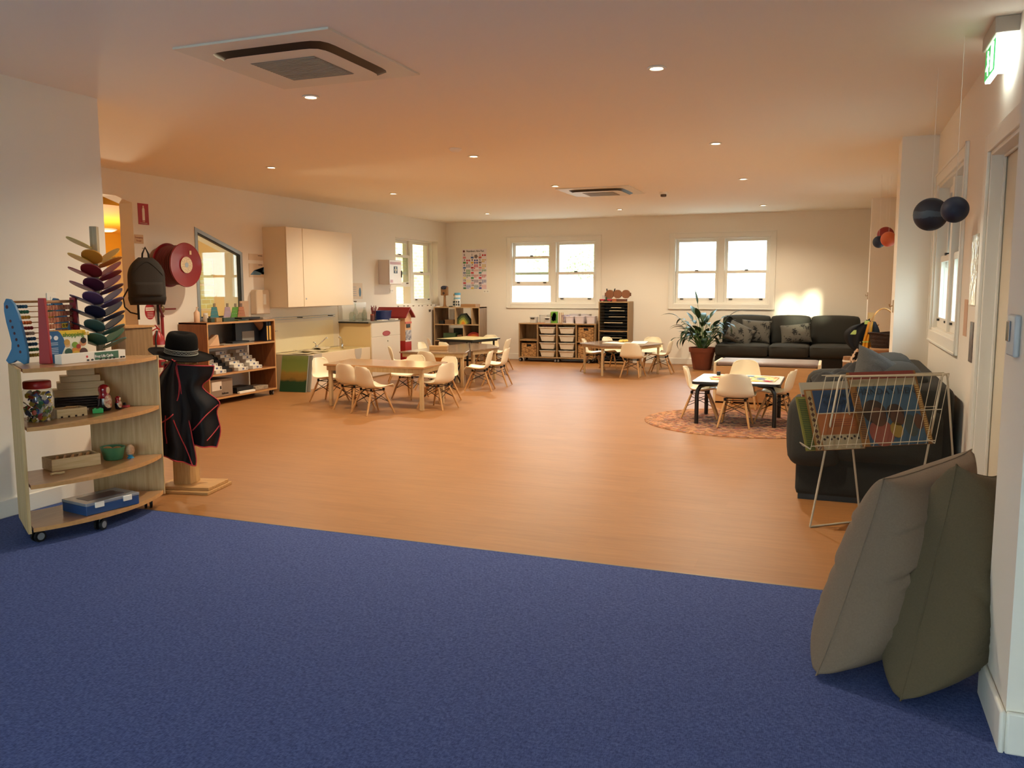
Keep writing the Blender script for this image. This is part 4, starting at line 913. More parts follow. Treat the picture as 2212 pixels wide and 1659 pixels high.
for x, z in ((-.112, .15), (-.075, .145)): MB().prism([(x+p[0], z+p[1]) for p in circ(.013, 14)], -.0036, -.0024, 'XZ').build('printed_shape', mat('print_e8e8e8', '#e8e8e8', .5), t)
for i, z in enumerate((.115, .105, .085, .075, .065, .055)): MB().box(-.12+(i % 2)*.005, -.065, -.0032, -.0024, z, z+.004).build('small_print', mat('print_pale_blue', '#b9cbdc', .5), t)
t = thing('frog_life_cycle_game', 'long flat white and green Frog Life Cycle box lying on the curved shelf', 'game box', (-4.09, 3.70, ZT), math.radians(90))
MB().box(-.21, .25, -.002, .05, 0, .055).build('box_body', mat('game_box_white', '#e8e6df', .5), t, bevel=.001)
MB().box(.02, .195, -.0035, -.002, .008, .052).build('green_label', mat('frog_green', '#3f6a55', .5), t)
text_mesh(None, 'Frog Life Cycle', .022, (.085, -.0045, .028), FACE_Y, mat('print_e8e8e8', '#e8e8e8', .5), 'lettering', t, bold=.0004)
for x in (-.03, .0, .06, .1, .13, .16, .215, .235): MB().prism([(x+p[0], .011+p[1]*.6) for p in circ(.009, 10)], -.0045, -.002, 'XZ').build('printed_frog', BLACK, t)
MB().prism([(-.035+p[0], .032+p[1]) for p in circ(.007, 12)], -.003, -.002, 'XZ').build('red_logo', mat('logo_red', '#c4363a', .5), t)
# rainbow petal marble tree
t = thing('petal_marble_tree', 'tall wooden post with spiralling rainbow petal leaves on the curved shelf', 'toy tree', (-4.265, 3.93, ZT), .5)
MB().cbox((0, 0, .405), (.042, .042, .80)).build('post', wood_mat('bleached_post', '#b5a88c', '#9c8f74', 'Z', rough=.7), t, bevel=.003); MB().cbox((0, 0, .006), (.11, .11, .012)).build('base', OAK, t)
pc = ['#a8974a', '#c9993f', '#c98a2e', '#d0a03c', '#7e1f24', '#8c2330', '#4a1a34', '#7a3550', '#574068', '#4c3a60', '#20203c', '#1c2440', '#3f6060', '#12203a', '#35615a', '#1f5a38', '#2c6a48']
k = 0
for tier in range(8):
    z = .70-.083*tier; n_ = 4 if tier else 1
    for q in range(n_):
        a = math.radians((300, 246, 14, 74)[q if tier else 1]-28.6+5*(tier % 2)); c = pc[min(len(pc)-1, 2*tier+(q % 2))]; rx, ry = .078, .058
        m = MB(); up = (.52, .45, .45, .62)[q if tier else 1]; ca, sa = math.cos(a), math.sin(a); dr = .02+.070; zz = z+(0, -.014, -.030, .012)[q]
        pts = []; N_ = 18
        for s in (0, 1):
            for i in range(N_):
                th = 2*PI*i/N_; u_, v_ = rx*math.cos(th), ry*math.sin(th); x = dr+u_*math.cos(up); z_ = u_*math.sin(up)+s*.006; pts.append((x*ca-v_*sa, x*sa+v_*ca, zz+z_))
        m._add(pts, [tuple(reversed(range(N_))), tuple(range(N_, 2*N_))]+[(i, (i+1) % N_, N_+(i+1) % N_, N_+i) for i in range(N_)])
        m.build('petal', mat('petal_%s' % c[1:], c, .45), t)
# upper middle shelf: jar, tray, doll, stacked boxes
Z2 = .664
t = thing('plastic_jar', 'clear jar with red screw lid full of coloured pattern blocks', 'jar', (-4.225, 3.435, Z2))
MB().lathe([(.070, 0), (.080, .012), (.082, .05), (.079, .08), (.083, .11), (.082, .16), (.07, .185), (.064, .19)], 28).build('jar_wall', glass_mat('clear_plastic', '#f2f4f2', .2), t, smooth=50)
MB().lathe([(.069, .186), (.072, .19), (.072, .222), (.066, .229), (.03, .230)], 32).build('lid', mat('jar_lid_red', '#a82420', .35), t, smooth=50)
rb = random.Random(2); bc = ['#c9b53a', '#2f4a8c', '#3f8a4a', '#a8342c', '#dcd8cc', '#c9b53a', '#3a5aa0', '#4a7a3c']
grp = [MB() for _ in bc]
for i in range(110):
    r_ = .066*math.sqrt(rb.random()); a = rb.random()*6.28; z = .008+.155*rb.random(); m = grp[i % len(bc)]
    m.xf((r_*math.cos(a), r_*math.sin(a), z), (rb.uniform(0, 3), rb.uniform(0, 3), rb.uniform(0, 3)))
    kk = rb.choice([3, 4, 6, 6]); m.prism([(p[0], p[1]) for p in circ(.016, kk)], -.003, .003)
for m, c in zip(grp, bc): m.build('pattern_block', mat('block_%s' % c[1:], c, .4), t, kind='stuff')
t = thing('wooden_tray', 'small pale slotted wooden tray with toys in it, right of the jar', 'tray', (-4.21, 3.62, Z2), math.radians(72))
TP_ = wood_mat('pale_pine', '#d6bd93', '#c2a678', 'X', rough=.6)
m = MB(); m.box(-.085, .085, -.05, .05, 0, .006); m.box(-.085, .085, -.05, -.043, .006, .05); m.box(-.085, .085, .043, .05, .006, .05); m.box(-.085, -.078, -.043, .043, .006, .05); m.box(.078, .085, -.043, .043, .006, .05); m.build('tray_box', TP_, t)
m = MB()
for x in (-.06, -.02, .02, .06): m.box(x-.006, x+.006, -.0512, -.0502, .0, .010)
m.build('slot', mat('dark_slot', '#3a2a1a', .9), t); MB().ring([(-.05, .0, .03), (.0, .02, .052), (.04, -.01, .05)], .007, 8).build('wooden_peg', BEECH, t, smooth=60)
t = thing('plastic_brick', 'small green building brick in front of the red doll', 'toy brick', (-4.145, 3.77, Z2), .9)
m = MB().cbox((0, 0, .014), (.058, .03, .026)); m.cyl((-.014, 0, .026), (-.014, 0, .032), .008, n=12); m.cyl((.014, 0, .026), (.014, 0, .032), .008, n=12); m.build('brick_body', mat('brick_green', '#36b060', .35), t)
def doll(name, label, x, y, s):
    t = thing(name, label, 'doll', (x, y, Z2), .7); RD = mat('doll_red_lacquer', '#94121a', .15, coat=.8); DB = mat('doll_dark_blue', '#1a1420', .2, coat=.6); SK = mat('doll_face', '#e2c29a', .3, coat=.5); FL = mat('doll_flower_panel', '#dcd2ae', .3, noise=1, nscale=60, col2='#a83030', coat=.5)
    full = [(.030, 0), (.036, .006), (.040, .03), (.042, .055), (.039, .08), (.030, .10), (.031, .115), (.034, .13), (.031, .148), (.020, .160), (.004, .165)]
    f = lambda a, b: [(r*s, z*s) for r, z in full if a <= z <= b]
    MB().lathe(f(0, .081), 28).build('body', DB, t, smooth=60); MB().lathe(f(.08, .166), 28).build('head_scarf', RD, t, smooth=60)
    # front panel and face sit on the surface towards the room
    def patch(z0, z1, a0, off):
        def g(u, v):
            z = z0+(z1-z0)*v
            for i in range(len(full)-1):
                if full[i][1] <= z <= full[i+1][1]: k = (z-full[i][1])/(full[i+1][1]-full[i][1]); r = full[i][0]*(1-k)+full[i+1][0]*k; break
            w_ = a0*math.sin(PI*(.08+.84*v))**.5; a = -PI/2+1.0+(u-.5)*2*w_*-1; return ((r+off)*math.cos(a)*s, (r+off)*math.sin(a)*s, z*s)
        return g
    MB().grid(patch(.02, .098, 1.0, .0008), 9, 9, .0).build('flower_apron', FL, t, smooth=60); MB().grid(patch(.108, .148, .5, .0008), 9, 7).build('face', SK, t, smooth=60)
doll('nesting_doll', 'large shiny red and dark nesting doll on the curved shelf', -4.185, 3.86, 1.0); doll('nesting_doll', 'small nesting doll right of the large one', -4.165, 3.945, .5)
t = thing('wooden_ring_toy', 'flat red ring toy with a dark knob at the right end of the toy shelf', 'toy', (-4.20, 4.03, Z2)); MB().lathe([(.028, 0), (.03, .006), (.028, .010), (.012, .011)], 20).build('ring_base', mat('toy_red', '#b5323a', .4), t, smooth=50); MB().lathe([(.008, .011), (.010, .02), (.007, .027)], 12).build('knob', BLACK, t, smooth=50)
t = thing('slatted_rack', 'low dark slatted rack under the pile of wooden boxes', 'rack', (-4.38, 3.86, Z2), math.radians(52))
DW = mat('dark_stained_wood', '#33241a', .6)
for s in (-1, 1): MB().box(s*.14-.006, s*.14+.006, -.06, .06, 0, .085).build('rack_end', DW, t)
for k in range(5): MB().box(-.134, .134, -.062, .06, .012+.015*k, .018+.015*k).build('slat', DW, t)
G_ = 'pile of pale wooden boxes on the curved shelf'
for i, (w_, z, h_, off, lb) in enumerate(((.30, .086, .048, 0, 'bottom'), (.26, .135, .042, .006, 'second from the bottom'), (.22, .178, .038, .003, 'third up'), (.15, .217, .045, .012, 'topmost'))):
    m = MB().cbox((0, 0, h_/2), (w_, .11, h_)); o = m.build('wooden_box', TP_, None, (-4.38+off, 3.86, Z2+z), math.radians(52), bevel=.002); tag(o, 'pale wooden box, %s in the pile behind the red doll' % lb, 'box', G_)
# lower middle shelf
Z3 = .344
t = thing('wooden_crate', 'long pale wooden box with toy pieces in it, lower on the curved shelf', 'crate', (-4.28, 3.68, Z3), math.radians(70))
m = MB(); m.box(-.14, .14, -.075, .075, 0, .006); m.box(-.14, .14, -.075, -.067, .006, .07); m.box(-.14, .14, .067, .075, .006, .07); m.box(-.14, -.132, -.067, .067, .006, .07); m.box(.132, .14, -.067, .067, .006, .07); m.build('crate_body', TP_, t, bevel=.001)
m = MB()
for k in range(5): m.ring([(-.1+k*.04, -.04, .05), (-.08+k*.045, .0, .068), (-.06+k*.04, .04, .055)], .009, 8)
m.build('wooden_shape', BEECH, t, smooth=60)
o = MB().ring([(-.035, -.01, .008), (-.012, .006, .008), (.012, -.004, .008), (.035, .008, .008)], .0075, 8).build('wooden_worm', TP_, None, (-4.17, 3.485, Z3), 1.0, smooth=60); tag(o, 'little wavy pale wooden piece at the shelf front, left of the long box', 'toy')
t = thing('green_bowl', 'oval green bowl holding wooden eggs on the curved shelf', 'bowl', (-4.215, 3.93, Z3))
MB().lathe([(.052, 0), (.06, .004), (.078, .075), (.08, .082), (.074, .082), (.068, .07), (.052, .012), (.004, .010)], 28, sx=1, sy=.85).build('bowl_wall', mat('bowl_green', '#47805a', .4), t, smooth=50)
for i, (x, y) in enumerate(((-.025, -.015), (.03, .01))):
    o = MB().lathe([(.002, -.03), (.018, -.024), (.024, -.006), (.022, .012), (.012, .028), (.002, .032)], 16, axis='X').build('wooden_egg', BEECH, None, (-4.215+x, 3.93+y, Z3+.06), .6, smooth=60); tag(o, ('left' if i == 0 else 'right')+' wooden egg lying in the green bowl', 'wooden egg', 'wooden eggs in the green bowl')
t = thing('egg_cup', 'speckled wooden egg in a small blue cup beside the green bowl', 'egg cup', (-4.145, 4.0, Z3)); MB().lathe([(.022, 0), (.018, .006), (.012, .012), (.020, .024), (.018, .026)], 20).build('cup', mat('cup_blue', '#2f86b0', .4), t, smooth=50); MB().lathe([(.004, .014), (.020, .024), (.027, .045), (.024, .068), (.012, .085), (.002, .089)], 20).build('egg', mat('speckled_egg', '#dcb893', .4, noise=1, nscale=70, col2='#b28a68'), t, smooth=60)
# bottom shelf
t = thing('organiser_case', 'flat blue case with a clear lid and two white latches on the bottom shelf', 'case', (-4.075, 3.70, .104), math.radians(80))
m = MB(); m.box(-.17, .17, -.11, .13, 0, .055); m.build('case_body', mat('case_blue', '#23487c', .4), t, bevel=.004); MB().box(-.172, .172, -.112, .132, .055, .072).build('clear_lid', mat('smoky_clear_lid', '#8a8f98', .15, coat=.5), t, bevel=.003)
m = MB(); m.box(-.12, .11, -.05, .07, .072, .0735); m.build('lid_recess', mat('lid_recess', '#4d4048', .3), t)
for x in (-.09, .09): MB().box(x-.028, x+.028, -.118, -.11, .038, .070).build('latch', WHITE, t, bevel=.002)
# power point behind the petal tree
t = thing('wall_switch', 'white light switch on the near left wall behind the petal tree', 'switch', (XN, 4.02, 1.33)); MB().box(0, .008, -.035, .035, -.055, .055).build('cover_plate', WHITE, t, bevel=.003); MB().box(.008, .011, -.01, .01, .0, .03).build('rocker', WHITE, t)
# faceted cabinet just past the wall end
t = thing('cabinet', 'plain brown laminate cabinet back standing just past the end of the near left wall', 'cabinet', (-4.75, 4.6, 0))
CAB = wood_mat('brown_laminate', '#a07f58', '#876844', 'Z', scale=4, rough=.5)
MB().prism([(-.55, -.10), (-.16, -.10), (.02, -.02), (.085, .17), (-.55, .17)], .06, 1.13).build('cabinet_body', CAB, t, bevel=.003); MB().prism([(-.55, -.11), (-.16, -.11), (.03, -.03), (.095, .18), (-.55, .18)], 1.13, 1.145).build('cabinet_top', OAKE, t)
for x, y in ((-.48, -.05), (.0, .1), (-.48, .12), (.04, .13)): castor(t, x, y, .028, .8)
# ---------------------------------------------------------------- coat stand with hat and smocks
PX, PY = -4.255, 4.60
t = thing('coat_stand', 'short wooden post stand on a stepped timber base holding a hat and smocks', 'coat stand', (PX, PY, 0), math.radians(12))
PINE = wood_mat('knotty_pine', '#c79f68', '#a97f48', 'Z', scale=7, rough=.6); PINH = wood_mat('knotty_pine_flat', '#c79a62', '#a87c46', 'X', scale=7, rough=.6)
MB().box(-.22, .25, -.17, .17, 0, .022).build('base_board', PINH, t, bevel=.004); MB().box(-.13, .24, -.14, .14, .022, .046).build('base_board', PINH, t, bevel=.004)
MB().cbox((0, 0, .50), (.13, .13, .91)).build('post', PINE, t, bevel=.004)
for a in (0, 90, 180, 270):
    c, s = math.cos(math.radians(a)), math.sin(math.radians(a)); MB().cyl((c*.06, s*.06, .88), (c*.12, s*.12, .90), .009, n=8).build('peg', BEECH, t)
# local axes facing the viewer: u to the right in the picture, w towards the camera
vr = math.atan2(-PX, PY); ux, uy = math.cos(vr), math.sin(vr); wx, wy = math.sin(vr), -math.cos(vr)
def L2W(u, w, z): return (PX+ux*u+wx*w, PY+uy*u+wy*w, z)
FELT = mat('black_felt', '#0d0b0a', .95, spec=.2, bump=.2, bscale=200)
t = thing('felt_hat', 'black wide brimmed felt hat with a patterned band, sitting on the coat stand', 'hat', (*L2W(.0, .0, .955)[:2], .955), vr); t.rotation_euler = (.16, .10, vr)
def hat(u, v):
    a = 2*PI*u; seg = interp([(.212, .010), (.195, .0), (.155, -.004), (.122, .002), (.108, .012), (.108, .045), (.106, .09), (.100, .125), (.085, .150), (.055, .158), (.02, .148), (.002, .146)], v)
    r, z = seg; br = max(0, (r-.11)/.10); x, y = r*math.cos(a), r*.92*math.sin(a)
    z += br*(.018*math.cos(a)*-1*0-.030*(x > 0)*math.cos(a)**2*.9+.012*math.cos(2*a)); dent = -.012*math.exp(-((x)/.05)**2)*(1 if v > .75 else 0)*max(0, 1-abs(y)/.1)
    return (x, y, z+dent)
MB().grid(hat, 48, 34, .003, wrapu=True).build('felt_body', FELT, t, smooth=70)
def bandf(nt, b):
    tc = N(nt, 'ShaderNodeTexCoord'); w = N(nt, 'ShaderNodeTexChecker', i_Scale=110.0); w.inputs['Color1'].default_value = lin('#8c8a7e'); w.inputs['Color2'].default_value = lin('#1c1a18'); nt.links.new(tc.outputs['Object'], w.inputs['Vector']); nt.links.new(w.outputs['Color'], b.inputs['Base Color'])
MB().grid(lambda u, v: ((.1105-.001*v)*math.cos(2*PI*u), (.1105-.001*v)*.925*math.sin(2*PI*u), .014+.030*v), 48, 3, .0, wrapu=True).build('hat_band', node_mat('woven_hat_band', bandf), t, smooth=60)
for z in (.013, .044): MB().ring([(.1112*math.cos(2*PI*i/40), .1112*.925*math.sin(2*PI*i/40), z) for i in range(40)], .0022, 6, closed=True).build('band_edge', mat('silver_cord', '#a8a79c', .5), t, smooth=60)
NAVY = mat('black_nylon_smock', '#0b0c12', .6, spec=.3, bump=.15, bscale=18); PIPE = mat('red_binding', '#b5333c', .6)
def cloth(name, label, left, right, base_w, seed, edges=('L', 'R', 'B', 'T'), amp=.022, nf=1.6):
    """hanging cloth; left/right are outlines (u,z) from top to bottom"""
    rnd = random.Random(seed); ph = rnd.random()*6
    t = thing(name, label, 'smock', (0, 0, 0)); t.location = (PX, PY, 0)
    def pt(s, v):
        l = interp(left, v); r = interp(right, v); u = l[0]*(1-s)+r[0]*s; z = l[1]*(1-s)+r[1]*s
        w = base_w+.05*math.sin(PI*s)-.02*v+amp*math.sin(nf*2*PI*s+ph+2.2*v)*(.35+.65*v)+amp*.35*math.sin(5*s+5*v+ph)
        p = L2W(u, w, z); return Vector((p[0]-PX, p[1]-PY, z))
    MB().grid(lambda s, v: pt(s, v), 44, 44, .002).build('cloth_panel', NAVY, t, smooth=70)
    def edge(fn, nm='red_trim'): MB().ring([tuple(fn(i/30)+Vector((wx, wy, 0))*.002) for i in range(31)], .0045, 6).build(nm, PIPE, t, smooth=60)
    if 'L' in edges: edge(lambda k: pt(0, k))
    if 'R' in edges: edge(lambda k: pt(1, k))
    if 'B' in edges: edge(lambda k: pt(k, 1))
    if 'T' in edges: edge(lambda k: pt(k, 0))
    return t, pt, edge
_, p1, e1 = cloth('painting_smock', 'black red trimmed smock spread over the right side of the coat stand', [(-.06, .90), (-.05, .80), (-.03, .65), (-.02, .52), (.0, .42), (.02, .34)], [(.21, .875), (.19, .80), (.13, .745), (.15, .70), (.235, .62), (.215, .55), (.235, .42), (.205, .30)], .115, 1, amp=.020)
e1(lambda k: p1(.22+.74*k, .80-.20*k)); e1(lambda k: p1(.60+.38*k, .92-.10*k))
_, p2, e2 = cloth('painting_smock', 'black red trimmed smock hanging to a point on the left of the coat stand', [(-.06, .93), (-.14, .82), (-.20, .70), (-.235, .60), (-.235, .50), (-.21, .42), (-.215, .30)], [(-.035, .92), (-.02, .80), (.0, .62), (.03, .50), (.05, .36), (.065, .24), (.06, .185)], .135, 5, amp=.024, nf=2.5)
e2(lambda k: p2(.02+.62*k, .66-.20*k**1.5)); e2(lambda k: p2(.62+.30*k, .52+.46*k)); e2(lambda k: p2(.45-.12*k, .50+.34*k))
e2(lambda k: p2(.80+.16*math.sin(PI*k), .06+.26*k))
cloth('painting_smock', 'inner red edged smock folded behind the other two on the coat stand', [(-.11, .90), (-.12, .7), (-.10, .55), (-.13, .40), (-.14, .31)], [(.10, .88), (.12, .7), (.16, .55), (.19, .45), (.18, .33)], .085, 9, amp=.02)
# ---------------------------------------------------------------- backpack, hose reel, extinguisher and signs on the left wall
t = thing('backpack', 'dark grey backpack with black base hanging beside the red hose reel', 'backpack', (-7.12, 7.23, 1.23), math.radians(90-38))
BP = mat('charcoal_canvas', '#2c2926', .85, bump=.15, bscale=120); BB = mat('black_webbing', '#0f0e0e', .7)
def bag(sgn):
    def f(u, v):
        s, q = u*2-1, v; wd = .195*(1-.02*q)*(1-max(0, (q-.55)/.45)**2.6*.62)*(1-.10*max(0, .12-q)/.12); z = .52*q
        e = max(0, 1-abs(s)**3)**.5*max(0, 1-(2*q-1)**8)**.4; return (s*wd, sgn*(.02+.085*e*(1.1-.35*q)) if e > 0 else 0, z)
    return f
m = MB(); m.grid(bag(-1), 21, 25); m.grid(bag(1), 21, 25); m.build('bag_body', BP, t, smooth=179)
m = MB(); f0 = bag(-1); m.grid(lambda u, v: (lambda p: (p[0]*1.012, p[1]*1.04-.001, p[2]))(f0(u, v*.17)), 21, 6); m.build('bag_base', BB, t, smooth=60)
def pock(u, v):
    p = f0(.10+.80*u, .18+.30*v); e = max(0, 1-(2*u-1)**6)*max(0, 1-(2*v-1)**8); return (p[0], p[1]-.022*e**.5, p[2])
MB().grid(pock, 15, 11).build('front_pocket', BP, t, smooth=60)
MB().ring([f0(.13+.74*i/20, .47) for i in range(21)], .003, 6).build('zip', BB, t); MB().ring([(lambda p: (p[0], p[1]-.003, p[2]))(f0(.08+.84*i/24, .62+.28*math.sin(PI*i/24))) for i in range(25)], .0028, 6).build('zip', BB, t)
MB().ring([(-.035, .0, .50), (-.03, -.01, .56), (.0, -.01, .63), (.03, -.01, .56), (.035, .0, .50)], .010, 8).build('grab_loop', BB, t, smooth=60)
for s, z in ((-1, -.16), (1, -.22)): MB().box(s*.10-.012, s*.10+.012, -.01, -.006, z, .02).build('loose_strap', BB, t)
MB().ring([(-.19, .0, .18), (-.245, .0, .08), (-.235, .0, -.02), (-.18, .0, -.08), (-.11, .0, -.10)], .008, 8).build('shoulder_strap', BB, t, smooth=60)
MB().cyl((.0, .005, .615), (.0, .17, .625), .008, n=8).build('wall_hook', STEEL, t)
t = thing('fire_hose_reel', 'big dark red fire hose reel on the left wall', 'hose reel', (XL, 7.76, 1.68))
RD = mat('hose_reel_red', '#7c141a', .4, coat=.2); RH = mat('hose_rubber_red', '#5c0f14', .5)
for x0 in (.08, .335): MB().lathe([(.01, x0), (.24, x0), (.252, x0+.004), (.255, x0+.012), (.25, x0+.02), (.235, x0+.014), (.01, x0+.012)], 56, axis='X').build('reel_disc', RD, t, smooth=40)
m = MB()
for k in range(9):
    x = .105+k*.026; m.ring([(x, .215*math.cos(2*PI*i/48), .215*math.sin(2*PI*i/48)) for i in range(48)], .0135, 10, closed=True)
m.build('coiled_hose', RH, t, smooth=60); MB().lathe([(.03, 0), (.03, .36)], 16, axis='X').build('spindle', STEEL, t, smooth=40)
MB().lathe([(.006, .3562), (.092, .3562), (.094, .358), (.006, .3584)], 36, axis='X').build('printed_label', mat('hose_label', '#d8c2a0', .5, noise=.5, nscale=70), t, smooth=40)
MB().box(.356, .3575, .055, .085, .12, .165).build('small_sticker', mat('sticker_buff', '#c9ad88', .6), t)
MB().ring([(.06, -.10, -.18), (.06, -.12, -.36), (.07, -.16, -.48), (.09, -.12, -.6)], .014, 10).build('hose_tail', RH, t, smooth=60)
t = thing('water_pipe', 'red water pipe and stop valve below the hose reel', 'pipe', (XL+.05, 7.66, 0)); MB().cyl((0, 0, .02), (0, 0, 1.10), .018).build('pipe_run', mat('pipe_red', '#8f1d20', .4), t, smooth=40)
MB().cyl((0, 0, 1.10), (0, 0, 1.44), .014).build('brass_riser', mat('old_brass', '#7a6548', .4, .7), t, smooth=40); MB().lathe([(.02, 1.13), (.034, 1.15), (.034, 1.19), (.02, 1.21)], 16).build('valve_body', MATS['old_brass'], t, smooth=40); MB().cyl((0, .02, 1.17), (0, .22, 1.17), .010).build('valve_handle', MATS['pipe_red'], t, smooth=40)
t = thing('fire_extinguisher', 'red fire extinguisher with white labels, half hidden by the hat', 'fire extinguisher', (XL+.13, 7.50, .30))
RE = mat('extinguisher_red', '#a01b1e', .3, coat=.4); MB().box(-.128, -.07, -.03, .03, .3, .42).build('wall_bracket', BLACK, t)
MB().lathe([(.05, 0), (.075, .01), (.075, .50), (.065, .56), (.035, .60), (.025, .63)], 28).build('cylinder', RE, t, smooth=40)
MB().lathe([(.0757, .30), (.0762, .31), (.0762, .46), (.0757, .47)], 28).build('instruction_label', mat('extinguisher_label', '#e0d2bd', .5, noise=.3, nscale=60), t, smooth=40)
MB().lathe([(.0757, .12), (.0762, .13), (.0762, .2), (.0757, .21)], 28).build('instruction_label', MATS['extinguisher_label'], t, smooth=40)
MB().box(.0755, .078, -.05, .05, .235, .275).build('class_symbols', mat('symbol_dark', '#3a4030', .5), t)
MB().ring([(.0, .02, .64), (.0, -.03, .69), (.0, -.10, .685)], .009, 8).build('carry_handle', RE, t, smooth=50); MB().ring([(.0, .03, .645), (.0, -.02, .655), (.0, -.09, .63)], .008, 8).build('squeeze_lever', RE, t, smooth=50)
MB().ring([(.02, -.03, .63), (.06, -.10, .52), (.07, -.10, .3), (.06, -.08, .15)], .010, 8).build('discharge_hose', BLACK, t, smooth=50)
SR = mat('sign_red', '#a5161c', .5); SW = mat('sign_white', '#e9dccb', .5)
def wall_sign(name, label, y, z, w_, h_, m_, cat='sign', x=XL, th=.004):
    t = thing(name, label, cat, (x, y, z)); MB().box(0, th, -w_/2, w_/2, -h_/2, h_/2).build('sign_board', m_, t); return t
t = wall_sign('extinguisher_sign', 'red rectangular sign with a white extinguisher symbol high on the left wall', 7.505, 2.25, .155, .235, SR)
MB().prism([(-.018, -.07), (.018, -.07), (.018, .05), (.008, .075), (-.008, .075), (-.018, .05)], .004, .0055, 'YZ').build('white_symbol', SW, t); MB().prism([(p[0], p[1]+.085) for p in circ(.009, 12)], .004, .0055, 'YZ').build('white_symbol', SW, t)
text_mesh(None, 'FIRE', .02, (.0048, 0, -.083), FACE_X, SW, 'lettering', t); text_mesh(None, 'EXTINGUISHER', .0155, (.0048, 0, -.103), FACE_X, SW, 'lettering', t)
t = wall_sign('emergency_notice', 'faint small paper notice under the red extinguisher sign', 7.42, 1.965, .13, .10, mat('buff_paper', '#cdab86', .8)); text_mesh(None, 'Emergency', .026, (.0045, 0, .018), FACE_X, mat('faded_red_ink', '#9a5a48', .7), 'lettering', t); text_mesh(None, 'Escape', .026, (.0045, 0, -.018), FACE_X, MATS['faded_red_ink'], 'lettering', t)
t = thing('round_fire_sign', 'round red and white fire sign under the hose reel', 'sign', (XL, 7.53, 1.15)); MB().prism([(p[0]*.82, p[1]) for p in circ(.095, 32)], 0, .004, 'YZ').build('sign_board', SR, t); MB().box(.004, .005, -.066, .066, .005, .045).build('white_band', SW, t)
text_mesh(None, 'IN EMERGENCY', .016, (.0054, 0, .025), FACE_X, SR, 'lettering', t)
for k in range(4): MB().box(.004, .005, -.045, .045, -.018-.018*k, -.014-.018*k).build('text_line', SW, t)
# ================================================================ brown craft shelf along the left wall
BRL = wood_mat('red_brown_laminate', '#9a6238', '#7e4d2a', 'Z', scale=4, rough=.45); EDG = mat('lipping_ply', '#c2925c', .5)
SX0, SX1, SY0, SY1 = XL+.02, -6.95, 7.95, 9.24
t = thing('craft_shelf', 'brown three tier craft shelf with pale edges against the left wall', 'shelf', (SX0, SY0, 0))
W_, D_ = SY1-SY0, SX1-SX0
for y in (0, W_-.018): MB().box(0, D_, y, y+.018, .07, 1.0).build('side_panel', BRL, t); MB().box(D_, D_+.003, y, y+.018, .07, 1.0).build('edging', EDG, t)
for z in (.075, .36, .70, .985):
    o = MB().box(.002, D_, .018 if z < .98 else 0, (W_-.018) if z < .98 else W_, z, z+.018).build('shelf_board', BRL, t); MB().box(D_, D_+.003, .018, W_-.018, z-.004, z+.018).build('edging', EDG, o)
MB().box(.004, .014, .02, W_-.02, .70, .985).build('back_panel', mat('back_panel_grey', '#b8b2a4', .7), t)
for x, y in ((D_-.05, W_-.05), (.06, W_-.05), (D_-.05, .05), (.06, .05)): castor(t, x, y, .030, .3)
def S(y, x=0.0): return (SX1+x, SY0+y)
def bxthing(name, label, cat, x0, x1, y0, y1, z0, z1, m_, group=None, rz=0, bevel=.001):
    cx, cy = (x0+x1)/2, (y0+y1)/2; o = MB().box(x0-cx, x1-cx, y0-cy, y1-cy, 0, z1-z0).build(name, m_, None, (cx, cy, z0), rz, bevel=bevel); return tag(o, label, cat, group)
NV = mat('navy_card', '#10151f', .5); YC = mat('yellow_file_paper', '#e0b25e', .7)
t = thing('magazine_file', 'large navy magazine file on the top tier of the craft shelf', 'file box', (-7.13, 8.88, .719)); MB().box(-.02, .03, -.24, .22, 0, .25).build('file_body', NV, t); MB().box(.03, .033, -.12, .12, .01, .14).build('grey_card', mat('grey_card', '#8c8880', .7), t)
for i, y in enumerate((9.12, 9.175)):
    t = thing('ring_binder', ('narrow' if i == 0 else 'wide')+' black binder with yellow label at the right of the craft shelf', 'binder', (-7.05, y, .719)); MB().box(-.10, .07, -.022 if i else -.016, .022 if i else .016, 0, .25).build('binder_cover', NV, t); MB().box(.07, .072, -.019 if i else -.012, .019 if i else .012, .015, .20).build('spine_label', YC, t)
o = MB().prism([(-.08, 0), (.10, 0), (.10, .02), (.08, .13)], -.05, .05, 'YZ'); o.T = None; tag(o.build('folded_paper', mat('peach_paper', '#dcb28a', .8), None, (-7.06, 8.13, .719)), 'folded peach paper shape at the left of the top tier', 'paper')
bxthing('document_tray', 'flat black document tray on the top tier in front of the navy file', 'tray', -7.08, -6.97, 8.42, 8.74, .728, .752, BLACK); bxthing('craft_paper', 'loose grey sheets under the black tray on the craft shelf', 'paper', -7.12, -6.96, 8.25, 8.82, .7185, .727, mat('grey_sheets', '#9c8f7c', .8))
